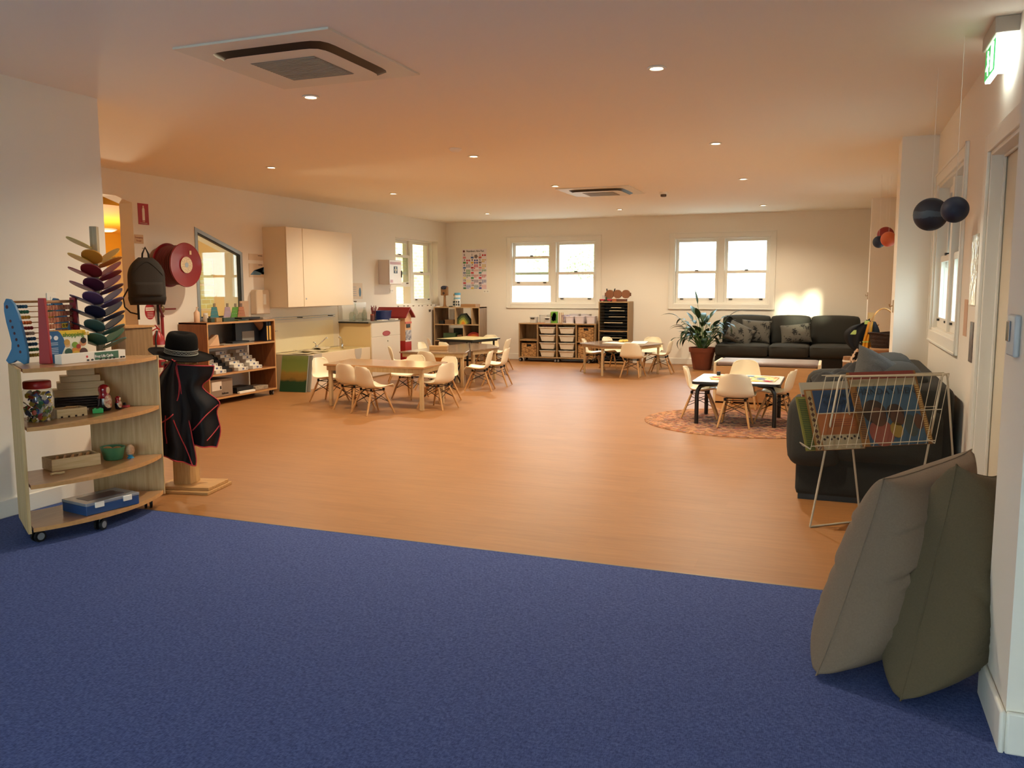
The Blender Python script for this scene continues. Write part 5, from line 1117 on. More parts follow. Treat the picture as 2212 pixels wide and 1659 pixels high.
# rows of little white card boxes
WB = mat('card_box_white', '#dcd6c8', .6); BI = mat('blue_grey_ink', '#4a5a86', .6)
def cardbox():
    t = thing('card_box', 'x', 'card box', (0, 0, 0)); MB().cbox((0, 0, .021), (.10, .185, .042)).build('box_body', WB, t, bevel=.001)
    MB().prism([(p[0]*1.3, p[1]*.8+.022) for p in circ(.014, 12)], .0500, .0512, 'YZ').build('printed_motif', BI, t); MB().box(.0500, .0512, .06, .078, .012, .032).build('printed_corner', mat('grey_ink', '#8a8577', .6), t); return t
cb = None; k = 0
for col, (y, n_) in enumerate(((8.19, 6), (8.60, 6), (8.88, 6))):
    for r in range(n_):
        lb = 'white card box, %s in the %s row of the craft shelf' % (('lowest', 'second up', 'third up', 'fourth up', 'fifth up', 'highest')[r], ('left', 'middle', 'right')[col])
        if cb is None: cb = cardbox(); o = cb
        else: o = dup(cb)
        o['label'] = lb; o['group'] = 'stepped white card boxes on the craft shelf'; o.location = (-7.02-.053*r, y-.018*r*(1 if col else .6)+(.02*r if col == 2 else 0), .379+.040*r)
t = thing('step_rack', 'black stepped rack between the rows of white card boxes', 'rack', (-7.12, 8.395, .379))
for r in range(6): MB().box(.10-.053*r-.05, .10-.053*r, -.06, .06, .0 if r == 0 else .036*r-.034, .036*r+.03).build('step', BLACK, t)
t = thing('archive_box', 'grey brown archive carton with a white label on the bottom tier', 'carton', (-7.14, 8.24, .094)); KB = mat('grey_kraft', '#8f7a66', .8)
MB().box(-.14, .15, -.22, .17, 0, .21).build('carton_body', KB, t, bevel=.002); MB().box(.15, .152, -.20, -.03, .08, .19).build('address_label', mat('label_white', '#ddd0c0', .7), t); text_mesh(None, 'Fellowes', .034, (.1515, .03, .035), FACE_X, BLACK, 'lettering', t, bold=.0008); MB().box(.15, .152, -.06, -.035, .09, .13).build('bar_code', mat('grey_ink', '#8a8577', .6), t)
bxthing('black_folder_stack', 'stack of black folders at the bottom right of the craft shelf', 'folders', -7.22, -7.0, 8.50, 8.82, .094, .165, BLACK)
bxthing('newspaper_pile', 'pile of crumpled newspaper on the bottom tier, right end', 'paper', -7.20, -7.0, 8.86, 9.12, .094, .14, mat('newsprint', '#b8a48a', .9, noise=.5, nscale=30, bump=.6, bscale=25))
bxthing('white_paper_stack', 'thin stack of white paper at the front of the bottom tier', 'paper', -6.995, -6.955, 8.50, 8.80, .094, .118, WP)
# on top of the craft shelf
ZS = 1.004
cols4 = [('#3f7f86', '#a8586a', 'teal and pink'), ('#b09aa8', '#c9b8a8', 'mauve and white'), ('#5f9a3c', '#79b04a', 'green'), ('#b87858', '#c9b45a', 'orange and yellow')]
for i, ((c1, c2, nm), y, h) in enumerate(zip(cols4, (8.43, 8.66, 8.80, 8.90), (.22, .215, .21, .21))):
    t = thing('cake_cutout', nm+' painted tiered paper cake standing on the craft shelf', 'paper cake', (-7.24+.01*i, y, ZS))
    for q in range(4):
        w_ = .085*(1-.13*q)*(1.2 if i == 2 else 1); z0 = h*.8*q/4; sc = []
        for j in range(9): sc.append((w_*.82*(1-j/4), z0+h*.2-(.006 if j % 2 else 0)))
        MB().prism([(-w_*1.04, z0), (w_*1.04, z0)]+sc, -.004, .004, 'YZ').build('tier', mat('cake_%s' % (c2 if q < 1 else c1)[1:], c2 if q < 1 else c1, .7), t)
    for q in (-1, 0, 1): MB().box(-.002, .002, q*.016-.003, q*.016+.003, h*.8, h*.8+.045).build('candle', mat('cake_candle', '#4a3a48', .7), t)
bxthing('photo_frame_pair', 'pale double photo frame standing behind the paper cakes', 'photo frame', -7.30, -7.28, 8.98, 9.14, ZS, ZS+.24, mat('pale_taupe_card', '#c4a68a', .7))
o = MB().lathe([(.002, 0), (.105, .26), (.10, .262), (.002, .02)], 28, axis='Y').build('paper_cone', mat('brown_paper_cone', '#8c6240', .7), None, (-7.10, 8.93, ZS+.105), smooth=50); o.rotation_euler = (-.38, 0, -.1); o.location = (-7.13, 8.93, ZS+.022); tag(o, 'brown paper cone lying on the craft shelf beside the towel dispenser', 'cone')
bxthing('green_box', 'long dark green box at the left of the craft shelf top', 'box', -7.06, -6.99, 8.30, 8.50, ZS, ZS+.045, mat('dark_green_card', '#34463a', .6)); bxthing('green_box', 'small dark green box at the left front corner of the craft shelf top', 'box', -7.05, -6.99, 8.08, 8.14, ZS, ZS+.05, MATS['dark_green_card'])
bxthing('tan_box', 'small tan box between the two green boxes', 'box', -7.05, -6.99, 8.17, 8.27, ZS, ZS+.05, mat('tan_card', '#a88654', .7))
t = thing('pump_bottle', 'pale pump bottle at the left end of the craft shelf top', 'bottle', (-7.16, 8.03, ZS)); PB = mat('peach_plastic', '#dcb592', .4); MB().lathe([(.032, 0), (.034, .01), (.034, .12), (.014, .14), (.012, .15)], 20).build('bottle_body', PB, t, smooth=50); MB().ring([(0, 0, .15), (0, 0, .18), (0, .03, .178)], .005, 8).build('pump', PB, t)
t = thing('glue_jar', 'clear capped jar right of the pump bottle', 'jar', (-7.16, 8.18, ZS)); MB().lathe([(.028, 0), (.03, .01), (.03, .08), (.026, .09)], 20).build('jar_body', mat('cloudy_plastic', '#cdbfa8', .3), t, smooth=50); MB().lathe([(.027, .0905), (.027, .108)], 20).build('cap', WHITE, t, smooth=50)
bxthing('green_card_stack', 'fan of dark green card on the craft shelf top', 'card', -7.06, -6.97, 8.52, 8.76, ZS, ZS+.012, mat('dark_green_card', '#34463a', .6), rz=.1); bxthing('black_tray', 'black tray lying on the craft shelf before the paper cone', 'tray', -7.16, -7.00, 8.66, 9.0, ZS+.014, ZS+.038, BLACK, rz=-.05); bxthing('magazine_stack', 'small stack of magazines at the right end of the craft shelf top', 'magazines', -7.14, -6.97, 9.03, 9.22, ZS, ZS+.03, mat('magazine_paper', '#a89a8a', .6, noise=.4, nscale=30))
# wall pieces beside the window
def leaflet(name, label, y, z, w_, h_, body):
    t = wall_sign(name, label, y, z, w_, h_, mat('notice_paper', '#dcc8ae', .6)); body(t); return t
leaflet('wall_notice', 'upper pale notice with small print, right of the slanted window', 9.49, 1.83, .36, .085, lambda t: (text_mesh(None, 'handwashing', .018, (.0045, .06, .02), FACE_X, BLACK, 'lettering', t), None))
def pic(t): MB().prism([(-.16, -.06), (.05, -.06), (.10, -.02), (.12, .03), (.15, .055), (.165, .03), (.16, -.05), (.14, -.02), (.0, .0), (-.08, .0)], .004, .006, 'YZ').build('hand_picture', mat('blue_picture', '#5a7f98', .6), t); MB().prism([(p[0]*.6+.15, p[1]+.03) for p in circ(.035, 14)], .0062, .0070, 'YZ').build('dark_figure', BLACK, t); text_mesh(None, 'handwashing', .016, (.0045, .06, .075), FACE_X, BLACK, 'lettering', t)
leaflet('wall_notice', 'lower notice with a blue picture, right of the slanted window', 9.49, 1.65, .36, .185, pic)
t = thing('towel_dispenser', 'white paper towel dispenser on the wall above the paper cone', 'dispenser', (XL, 9.46, 1.06)); MB().prism([(-.15, 0), (.15, 0), (.14, .30), (.12, .33), (-.12, .33), (-.14, .30)], 0, .10, 'YZ').build('dispenser_cover', mat('warm_white_plastic', '#d9c4a8', .3), t, bevel=.012); MB().box(.10, .103, .0, .06, .13, .27).build('sheen_strip', WHITE, t)
# ---------------------------------------------------------------- sink trough, splashback, upper cabinet
KW = mat('kitchen_laminate', '#e6d3b2', .35, coat=.2); KT = mat('cream_benchtop', '#dccb98', .3, coat=.3); KS = mat('cream_splash_panel', '#e0d4ae', .3, coat=.4)
t = thing('wall_cabinet', 'long white wall cabinet above the sink trough', 'wall cabinet', (XL, 9.62, 1.15))
MB().box(0, .37, 0, 1.66, 0, 1.09).build('carcass', KW, t, bevel=.002)
for a, b in ((0, .37), (.375, 1.66)): d = MB().box(.371, .389, a+.002, b-.002, .0, 1.088).build('door', KW, t, bevel=.002); (MB().cyl((.389, a+.05, .11), (.394, a+.05, .11), .012).build('lock', STEEL, d) if .3 < a < .5 else None)
t = thing('splashback', 'cream splashback panel behind the taps', 'splashback', (XL+.002, 9.5, .5)); MB().box(.0, .006, -.18, 1.93, 0, .62).build('panel', mat('cream_gloss_panel', '#dfd6c0', .22, coat=.5), t); MB().box(.006, .010, -.18, 1.78, 0, .42).build('lower_panel', KS, t); MB().box(0, .008, 1.94, 2.79, .40, .67).build('panel', MATS['cream_gloss_panel'], t)
TX = -6.81
t = thing('sink_trough', 'low cream double sink bench along the left wall', 'sink bench', (XL, 9.76, 0)); D = TX-XL-.004
MB().box(.012, D, -.018, 0, 0, .49).build('end_panel', mat('beige_end_panel', '#b8a380', .5), t, bevel=.002)
m = MB(); m.box(D-.02, D, 0, 1.68, .30, .49); m.build('front_fascia', KW, t, bevel=.002); MB().box(D-.04, D-.022, 0, .62, 0, .30).build('kick_panel', mat('white_laminate_kick', '#e2d3bd', .5), t)
m = MB(); wall_cut(m, 'X', 0, 1, 0, 1, 0, 1, []) if 0 else None
m = MB(); m.box(.012, .12, 0, 1.68, .47, .49); m.box(D-.07, D-.0201, 0, 1.68, .47, .4905); 
for a, b in ((0, .10), (.62, 1.02), (1.52, 1.68)): m.box(.12, D-.07, a, b, .47, .49)
m.build('benchtop', KT, t)
for c, w_ in ((.36, .26), (1.27, .25)):
    b = MB(); b.grid(lambda u, v: (.12+(D-.19)*(.5-.5*math.cos(PI*u)), c-w_+2*w_*(.5-.5*math.cos(PI*v)), .475-.16*math.sin(PI*min(max(u, 0), 1))**.4*math.sin(PI*v)**.4), 13, 15, .004); b.build('basin', mat('basin_cream', '#d3c196', .2, coat=.6), t, smooth=60)
for c in (.25, 1.32):
    MB().prism([(c-.10, .489), (c-.095, .42), (c-.07, .35), (c-.03, .315), (c+.03, .315), (c+.07, .35), (c+.095, .42), (c+.10, .489)], D+.001, D+.0035, 'YZ').build('scalloped_inset', mat('grey_inset', '#bdb3a2', .5), t)
def tap(x, y, z, label, sgn, up):
    t = thing('tap', label, 'tap', (x, y, z)); MB().lathe([(.024, 0), (.024, .012), (.018, .016), (.018, .075), (.014, .085)], 16).build('tap_body', CHROME, t, smooth=50)
    MB().ring([(0, 0, .05), (.03, sgn*.03, .09), (.06, sgn*.10, .15+up), (.07, sgn*.17, .19+up), (.07, sgn*.19, .175+up)], .0085, 8).build('spout', CHROME, t, smooth=60)
    MB().ring([(0, 0, .085), (-.01, 0, .115), (-.03, -sgn*.03, .135)], .008, 8).build('lever', CHROME, t, smooth=60)
tap(-7.12, 10.42, .490, 'left chrome mixer tap with raised spout above the papers', 1, .0); tap(-7.08, 11.05, .490, 'right chrome mixer tap with a long spout near the white cupboard', -1, .0)
rp2 = random.Random(4)
for i, (x, y, w_, h_, a, nm) in enumerate(((-6.98, 9.95, .30, .40, .1, 'largest sheet of drying artwork at the left end of the sink bench'), (-7.02, 10.15, .28, .42, -.3, 'curled drying artwork beside the left tap'), (-6.98, 10.35, .24, .30, .4, 'cream sheet jutting over the left basin'))):
    f = lambda u, v, w_=w_, h_=h_: ((u-.5)*w_, (v-.5)*h_, .012+.012*math.sin(7*u+i)*math.sin(6*v+2*i)+.01*i)
    o = MB().grid(f, 12, 14, .002).build('drying_artwork', mat('painted_sheet', '#d9c8a4', .7, noise=1, nscale=9, col2='#a09a80'), None, (x, y, .4925+.012*i), a, smooth=60); tag(o, nm, 'artwork', 'papers drying on the sink bench')
# towel rail
t = thing('towel_rail', 'long thin grey double rail on the splashback', 'rail', (XL, 9.6, .97))
for dz in (0, .03): MB().ring([(.10, -.3, dz), (.10, .8, dz), (.10, 1.60, dz+.005)], .006, 8).build('rail_bar', STEEL, t, smooth=60)
for y in (.0, .75, 1.55): MB().cyl((.007, y, .015), (.10, y, .015), .007).build('bracket', BLACK, t)
t = thing('peeler_hook', 'dark handle poking out right of the craft shelf', 'tool', (-7.05, 9.30, .835)); MB().cyl((0, 0, 0), (0, .07, 0), .012, n=10).build('grip', BLACK, t); MB().cyl((0, .07, 0), (0, .13, .0), .004, n=8).build('steel_tip', STEEL, t); MB().cyl((-.02, .01, 0), (-.33, .01, 0), .006, n=8).build('mount_arm', BLACK, t)
# white cupboard with dark top
t = thing('white_cupboard', 'white cupboard with a red oval sticker beside the sink bench', 'cupboard', (XL+.002, 11.46, 0)); H_ = .86
MB().box(0, D, 0, .92, .0, H_).build('carcass', mat('beige_side_laminate', '#d8bf8c', .35, coat=.2), t, bevel=.002); MB().box(D, D+.018, .002, .918, .64, H_-.003).build('drawer_front', mat('white_cupboard_door', '#e6dccb', .3, coat=.2), t, bevel=.002)
d = MB().box(D, D+.018, .002, .918, .02, .637).build('door', MATS['white_cupboard_door'], t, bevel=.002); MB().cyl((D+.018, .5, .555), (D+.024, .5, .555), .010).build('lock', STEEL, d)
MB().prism([(.46+p[0]*3.0, .68+p[1]) for p in circ(.042, 24)], D+.018, D+.020, 'YZ').build('red_sticker', mat('sticker_red', '#9a1f26', .5), t); MB().prism([(.46+p[0]*2.8, .68+p[1]*.9) for p in circ(.036, 24)], D+.0201, D+.0206, 'YZ').build('sticker_inner', mat('sticker_red_light', '#b04a4c', .5), t)
MB().box(0, D+.02, -.03, .93, H_, H_+.022).build('worktop', mat('grey_edge_worktop', '#8d887c', .4), t, bevel=.002); MB().box(D-.58+.02, D-.02, -.034, -.03, H_-.004, H_+.018).build('black_edge', BLACK, t)
ZC = H_+.0225
GLS = glass_mat('jar_glass', '#eef2ee', .12, .02)
def glassjar(x, y, r, h, label, neck=0, lid=None):
    t = thing('glass_jar', label, 'jar', (x, y, ZC), 0, 'glass jars on the white cupboard'); p = [(r*.9, 0), (r, .01), (r, h*.75), (r*.8, h*.88), (r*.6, h)] if not neck else [(r*.9, 0), (r, .01), (r, h*.5), (r*.4, h*.68), (r*.3, h*.75), (r*.32, h)]
    MB().lathe(p, 18).build('glass_wall', GLS, t, smooth=50)
    if lid: MB().lathe([(r*.62, h+.001), (r*.62, h+.02)], 16).build('lid', mat('jar_lid_'+lid[1:], lid, .4), t)
glassjar(-7.20, 11.56, .05, .15, 'wide clear jar nearest the left end of the white cupboard'); glassjar(-7.08, 11.62, .045, .14, 'clear jar in front of the wide one on the white cupboard'); glassjar(-7.24, 11.72, .04, .30, 'tallest clear glass bottle on the white cupboard', 1, '#6a5a50'); glassjar(-7.10, 11.76, .045, .22, 'clear bottle with a pale base beside the tallest one', 1)
glassjar(-7.24, 12.0, .04, .17, 'clear jar against the wall behind the paint brushes')
t = thing('brush_jar', 'glass jar bristling with red handled brushes', 'brush jar', (-7.05, 11.97, ZC)); MB().lathe([(.04, 0), (.042, .01), (.042, .13)], 18).build('glass_wall', GLS, t, smooth=50)
for k in range(9): a = k*.7; MB().ring([(.01*math.cos(a), .01*math.sin(a), .02), (.035*math.cos(a), .06*math.sin(a), .20+.02*(k % 3))], .006, 6).build('brush', mat('brush_red', '#7a2420', .5), t)
t = thing('spice_jar', 'small jar with reddish contents before the brush jar', 'jar', (-6.98, 11.80, ZC)); MB().lathe([(.028, 0), (.03, .01), (.03, .09)], 16).build('jar_body', mat('reddish_contents', '#6e4034', .5), t, smooth=50); MB().lathe([(.029, .091), (.029, .11)], 16).build('lid', mat('brick_lid', '#9a4a34', .5), t)
t = thing('blue_tub', 'dark blue plastic tub on the white cupboard', 'tub', (-7.02, 12.20, ZC)); m = MB(); m.grid(lambda u, v: (lambda c: (c[0]*(.88+.12*v), c[1]*(.88+.12*v), .15*v))(rr_pt(u, .105, .165)), 48, 3, .004, wrapu=True); m.build('tub_wall', mat('tub_blue', '#1c2f66', .35), t, smooth=60); MB().prism([(p[0]*.9, p[1]*.9) for p in [rr_pt(i/32, .10, .16) for i in range(32)]], .003, .006).build('tub_floor', MATS['tub_blue'], t); MB().ring([rr_pt(i/40, .109, .169)+(.15,) for i in range(40)], .005, 6, closed=True).build('rim', MATS['tub_blue'], t, smooth=60)
bxthing('white_dish', 'flat white dish in front of the jars on the white cupboard', 'dish', -6.93, -6.83, 11.86, 12.05, ZC, ZC+.012, WHITE); bxthing('paper_pile', 'low pile of pale papers at the right end of the white cupboard', 'paper', -7.0, -6.82, 12.38-.12, 12.37, ZC, ZC+.02, WP)
# toy post with a red roof
t = thing('toy_house_post', 'tall narrow red and white toy post with a red gabled roof behind the white cupboard', 'toy house', (XL, 12.62, 0)); RR = mat('roof_red', '#8c1f1e', .5)
MB().box(.10, .62, -.11, .11, .0, .52).build('red_base', mat('post_red', '#a5241f', .5), t, bevel=.003); MB().box(.10, .62, -.11, .11, .52, .93).build('house_body', mat('peach_board', '#d9a97c', .6), t, bevel=.002); MB().box(.62, .625, -.10, .10, .53, .70).build('poster_panel', mat('white_poster_panel', '#d8d2cc', .6, noise=1, nscale=22, col2='#3a3a5a'), t); MB().box(.62, .624, -.105, .105, .505, .53).build('white_strip', WHITE, t); MB().box(.62, .628, -.07, .06, .74, .80).build('dark_slot', BLACK, t); MB().box(.62, .63, -.11, .11, .81, .84).build('red_strip', mat('coral_strip', '#c95a48', .5), t)
MB().prism([(-.11, .93), (.11, .93), (0, 1.055)], .10, .618, 'YZ').build('gable', MATS['peach_board'], t)
for s in (-1, 1): MB().prism([(0, 1.06), (s*.17, .905), (s*.17, .93), (0, 1.085)] if s > 0 else [(0, 1.085), (s*.17, .93), (s*.17, .905), (0, 1.06)], .06, .67, 'YZ').build('roof_slope', RR, t)
# canvases leaning on the end of the sink bench
def canvasm(nt, b):
    tc = N(nt, 'ShaderNodeTexCoord'); sp = N(nt, 'ShaderNodeSeparateXYZ'); n = N(nt, 'ShaderNodeTexNoise', i_Scale=7.0, i_Detail=5.0); L = nt.links.new; L(tc.outputs['Object'], sp.inputs[0]); L(tc.outputs['Object'], n.inputs['Vector'])
    a = N(nt, 'ShaderNodeMath', operation='MULTIPLY_ADD'); a.inputs[1].default_value = .12; L(n.outputs['Fac'], a.inputs[0]); L(sp.outputs['Z'], a.inputs[2])
    r = N(nt, 'ShaderNodeValToRGB'); e = r.color_ramp.elements; e[0].position = .20; e[0].color = lin('#173f1c'); e[1].position = .24; e[1].color = lin('#8a6a26')
    for p, c in ((.32, '#9a7a30'), (.36, '#7d8a3a'), (.5, '#6f8038'), (.58, '#868f50')): x = e.new(p); x.color = lin(c)
    L(a.outputs[0], r.inputs[0]); L(r.outputs[0], b.inputs['Base Color']); b.inputs['Roughness'].default_value = .6
CANV = node_mat('green_gold_painting', canvasm)
for i, (y, lb) in enumerate(((9.52, 'green and gold painting leaning on the end of the sink bench'), (9.57, 'plain canvas edge leaning behind the green and gold painting'))):
    t = thing('canvas', lb, 'canvas', (-6.90+.03*i, y, .0)); o = MB().box(-.20, .20, -.012, .012, 0, .50).build('stretched_canvas', CANV if i == 0 else mat('canvas_grey', '#8f8a7c', .8), t); o.rotation_euler = (-.22, 0, .10)
    e = MB(); e.box(.20, .203, -.013, .013, 0, .5); e.box(-.203, -.2, -.013, .013, 0, .5); e.box(-.203, .203, -.013, .013, .5, .503); p = e.build('canvas_edge', mat('canvas_edge', '#8c8f86', .7), t); p.rotation_euler = (-.22, 0, .10)
# first aid cabinet, sockets and papers
t = thing('first_aid_cabinet', 'white first aid cabinet with a cross symbol left of the side window', 'first aid cabinet', (XL, 12.95, 1.47)); FW = mat('metal_white_pinkish', '#ded3cc', .35, coat=.2)
MB().box(0, .20, -.22, .22, 0, .42).build('cabinet_body', FW, t, bevel=.008); d = MB().box(.2, .215, -.215, .215, .005, .415).build('door', FW, t, bevel=.004)
MB().box(.215, .217, -.19, .19, .34, .385).build('title_strip', mat('pink_strip', '#c9a0a8', .5), d); m = MB().box(.215, .2165, -.065, .065, .19, .31); m.build('symbol_panel', mat('symbol_navy', '#2a3a50', .5), d); m = MB(); m.box(.2166, .218, -.014, .014, .20, .30); m.box(.2166, .218, -.042, .042, .235, .263); m.build('white_cross', WHITE, d); MB().box(.215, .217, -.19, -.1, .03, .08).build('logo_patch', mat('pink_strip', '#c9a0a8', .5), d); MB().box(.215, .23, .195, .21, .12, .24).build('latch', BLACK, d)
def socket(label, loc, axis, w_=.115, h_=.075, double=True):
    t = thing('power_socket', label, 'socket', loc)
    if axis == 'X': MB().box(0, .009, -w_/2, w_/2, -h_/2, h_/2).build('cover_plate', WHITE, t, bevel=.002); [MB().box(.009, .0105, s*w_*.24-.012, s*w_*.24+.012, -.012, .012).build('outlet', mat('socket_grey', '#bdb6aa', .5), t) for s in (-1, 1)]
    else: MB().box(-w_/2, w_/2, -.009, 0, -h_/2, h_/2).build('cover_plate', WHITE, t, bevel=.002); [MB().box(s*w_*.24-.012, s*w_*.24+.012, -.0105, -.009, -.012, .012).build('outlet', mat('socket_grey', '#bdb6aa', .5), t) for s in (-1, 1)]
socket('white power socket under the first aid cabinet', (XL, 13.17, 1.36), 'X'); socket('white double socket below the number poster', (-6.52, YB, 1.335), 'Y', .13)
leaflet('wall_notice', 'white handwashing notice right of the wall cabinet above the jars', 11.98, 1.36, .42, .26, lambda t: (MB().prism([(.13+p[0]*.7, -.02+p[1]*1.5) for p in circ(.05, 14)], .004, .006, 'YZ').build('bottle_picture', mat('blue_picture', '#5a7f98', .6), t), [MB().box(.004, .005, -.18, .02, .06-.035*k, .068-.035*k).build('text_line', mat('pale_blue_line', '#9aa4b0', .6), t) for k in range(5)]))
# ================================================================ back of the room
DO = wood_mat('grey_brown_laminate', '#94795c', '#75593e', 'Z', scale=4, rough=.5); DOE = mat('light_lipping', '#b59770', .5)
# corner toy shelf
t = thing('toy_shelf', 'grey brown open toy shelf in the far left corner', 'shelf', (-7.33, 14.72, 0)); WD, DP = .97, .36
for x in (0, WD-.018): MB().box(x, x+.018, 0, DP, .02, 1.04).build('side_panel', DO, t); MB().box(x, x+.018, -.003, 0, .02, 1.04).build('edging', DOE, t)
MB().box(.45, .468, 0, DP, .71, 1.02).build('divider', DOE, t); MB().box(.80, .818, 0, DP, .71, 1.02).build('divider', DOE, t); MB().box(.62, .638, 0, DP, .40, .69).build('divider', DOE, t)
for z in (.04, .375, .69, 1.022): MB().box(.018 if z < 1 else -.0, WD-.018 if z < 1 else WD, -.002, DP, z, z+.018).build('shelf_board', DOE, t)
MB().box(.64, WD-.02, DP-.012, DP-.004, .06, 1.02).build('back_panel', DO, t); MB().box(.02, .15, DP-.012, DP-.004, .06, 1.02).build('back_panel', DO, t)
def BT(x, z): return (-7.33+x, 14.9, z)
t = thing('nesting_prism', 'stacked green and yellow nesting shapes on the corner shelf', 'toy', (-6.73, 14.86, .709)); 
for i, c in enumerate(('#1f2f24', '#4d5d2c', '#8a9a4a', '#c9b23c', '#d98a2e')):
    k = 1-.19*i; MB().prism([(.13*k, 0), (.15*k, .06*k), (.03*k, .21*k), (-.05*k, .20*k), (-.14*k, .11*k), (-.15*k, 0)], -.07-.004*i, .03, 'XZ').build('nested_shape', mat('nest_%s' % c[1:], c, .5), t)
t = thing('rainbow_arch', 'red, orange and green wooden rainbow arch on the corner shelf', 'toy', (-6.52, 14.85, .394))
for i, c in enumerate(('#a8322a', '#c9582e', '#d98a3a', '#a8a040', '#2f6a48')):
    r1 = .165-.03*i; r0 = r1-.026; a = [(r1*math.cos(PI*k/16), r1*math.sin(PI*k/16)) for k in range(17)]+[(r0*math.cos(PI*(16-k)/16), r0*math.sin(PI*(16-k)/16)) for k in range(17)]; MB().prism(a, -.05, .03, 'XZ').build('arch', mat('arch_%s' % c[1:], c, .5), t)
def sbox(name, label, cat, x0, x1, z0, z1, m_, y0=14.78, y1=14.95, group=None): return bxthing(name, label, cat, x0, x1, y0, y1, z0, z1, m_, group)
sbox('white_board', 'white board leaning inside the top left of the corner shelf', 'board', -7.14, -6.93, .712, .99, WHITE, 15.02, 15.035)
sbox('wooden_box', 'flat brown wooden box on the upper tier of the corner shelf', 'box', -7.12, -6.92, .709, .79, mat('dark_oak_box', '#7a5a3a', .6)); sbox('camera_toy', 'small dark toy left of the flat brown box', 'toy', -7.25, -7.15, .709, .77, BLACK)
sbox('green_tub', 'dull green tub on the lower tier of the corner shelf', 'tub', -7.16, -6.90, .394, .53, mat('dull_green_plastic', '#3a5434', .6)); sbox('dark_box', 'long dark green box behind the green tub', 'box', -7.02, -6.75, .394, .62, mat('very_dark_green', '#1c2a22', .7), 14.96, 15.05); sbox('wooden_block_box', 'brown box right of the green tub', 'box', -6.86, -6.76, .394, .50, mat('dark_oak_box', '#7a5a3a', .6), 14.78, 14.92)
t = thing('wooden_robot', 'wooden standing toy with two dark eyes on top of the corner shelf', 'toy', (-7.13, 14.80, 1.041)); RW = mat('robot_wood', '#8a6038', .5)
MB().lathe([(.06, 0), (.035, .012), (.026, .05), (.020, .22)], 16).build('stand', RW, t, smooth=50); MB().box(-.065, .065, -.04, .04, .22, .385).build('head', RW, t, bevel=.006); MB().prism([(p[0]+.0, p[1]*.6+.37) for p in circ(.062, 16)], -.041, .041, 'XZ').build('brow', mat('robot_navy', '#2b2c4a', .5), t)
for x, z in ((-.03, .355), (.03, .355)): MB().prism([(x+p[0], z+p[1]) for p in circ(.016, 12)], -.048, -.04, 'XZ').build('eye', BLACK, t)
MB().prism([(p[0], .262+p[1]) for p in circ(.024, 14)], -.048, -.04, 'XZ').build('mouth_ring', mat('robot_dark', '#3a2018', .5), t)
def tin(x, label, col, h, y):
    t = thing('cardboard_tube', label, 'tube', (x, y, 1.041)); MB().lathe([(.058, 0), (.058, h*.84)], 24).build('tube_wall', mat('tube_white', '#dcdad2', .5), t, smooth=40); MB().lathe([(.0585, h*.55), (.0588, h*.56), (.0588, h*.66), (.0585, h*.67)], 24).build('blue_band', mat('tube_blue', '#7fb0c8', .5), t, smooth=40)
    MB().lathe([(.061, h*.84), (.061, h)], 24).build('lid', col, t, smooth=40)
    for q in range(3):
        for w in range(2): MB().box(-.04+.045*q-.012, -.04+.045*q+.012, -.0605, -.045, h*(.1+.2*w), h*(.1+.2*w)+.035).build('printed_square', mat('tube_print', '#2a3a40', .5), t)
tin(-6.935, 'white tube with yellow lid behind the blue lidded tube', mat('lid_tan', '#cf9a4c', .5), .25, 14.93); tin(-6.86, 'white tube with blue lid and dark pictures on the corner shelf', mat('lid_blue', '#4f93b5', .5), .27, 14.81)
sbox('wooden_tray', 'shallow brown wooden tray on the right of the corner shelf top', 'tray', -6.77, -6.46, 1.041, 1.095, mat('tray_brown', '#9a7248', .6), 14.76, 14.98)
for i, (x, nm) in enumerate(((-7.27, 'left'), (-6.99, 'right'))): o = MB().cbox((0, 0, .008), (.07, .05, .016)).build('loose_toy', BLACK if i else WHITE, None, (x, 14.78, 1.041), .4); tag(o, 'small loose toy piece %s of the wooden standing toy' % nm, 'toy')
# cubby shelf on castors
CX, CY = -5.68, 15.03
CO = wood_mat('cubby_oak', '#b3936a', '#967650', 'X', scale=4, rough=.5); CI = wood_mat('cubby_oak_inner', '#a58660', '#896a46', 'Z', scale=4, rough=.5)
t = thing('cubby_shelf', 'long low wooden cubby shelf of trays and baskets under the left back window', 'shelf', (CX, CY, 0)); CW = 1.52
MB().box(0, CW, -.004, .37, .715, .737).build('top_board', CO, t, bevel=.002); MB().box(0, CW, 0, .37, .075, .095).build('bottom_board', CO, t, bevel=.002); MB().box(.02, CW-.02, .36, .368, .095, .715).build('back_panel', CI, t)
for x in (0, .37, .755, 1.135, CW-.022): MB().box(x, x+.022, 0, .36, .095, .715).build('upright', CI, t)
MB().box(.022, .37, 0, .36, .40, .418).build('shelf_board', CO, t); MB().box(1.157, CW-.022, 0, .36, .385, .403).build('shelf_board', CO, t)
for x in (.03, .74, .80, 1.40): castor(t, x, .04, .034, 1.2)
for x in (.03, 1.45): castor(t, x, .32, .034, 1.2)
TR = mat('frosted_tray_plastic', '#d8cfbf', .35, coat=.2)
def tray():
    t = thing('storage_tray', 'x', 'tray'); w0, w1, h = .125, .155, .112
    m = MB(); m.grid(lambda u, v: (lambda c: (c[0]*(w0+(w1-w0)*v)/.155, c[1]*(.9+.1*v), h*v))(rr_pt(u, .155, .16, 14)), 40, 3, .003, wrapu=True); m.prism([(a*w0/.155*.98, b*.88) for a, b in [rr_pt(k/32, .155, .16, 14) for k in range(32)]], .001, .004); m.build('tray_body', TR, t, smooth=50)
    MB().ring([rr_pt(k/40, .160, .165, 14)+(h,) for k in range(40)], .006, 6, closed=True).build('rim', mat('tray_rim', '#e2dac9', .4), t, smooth=50); return t
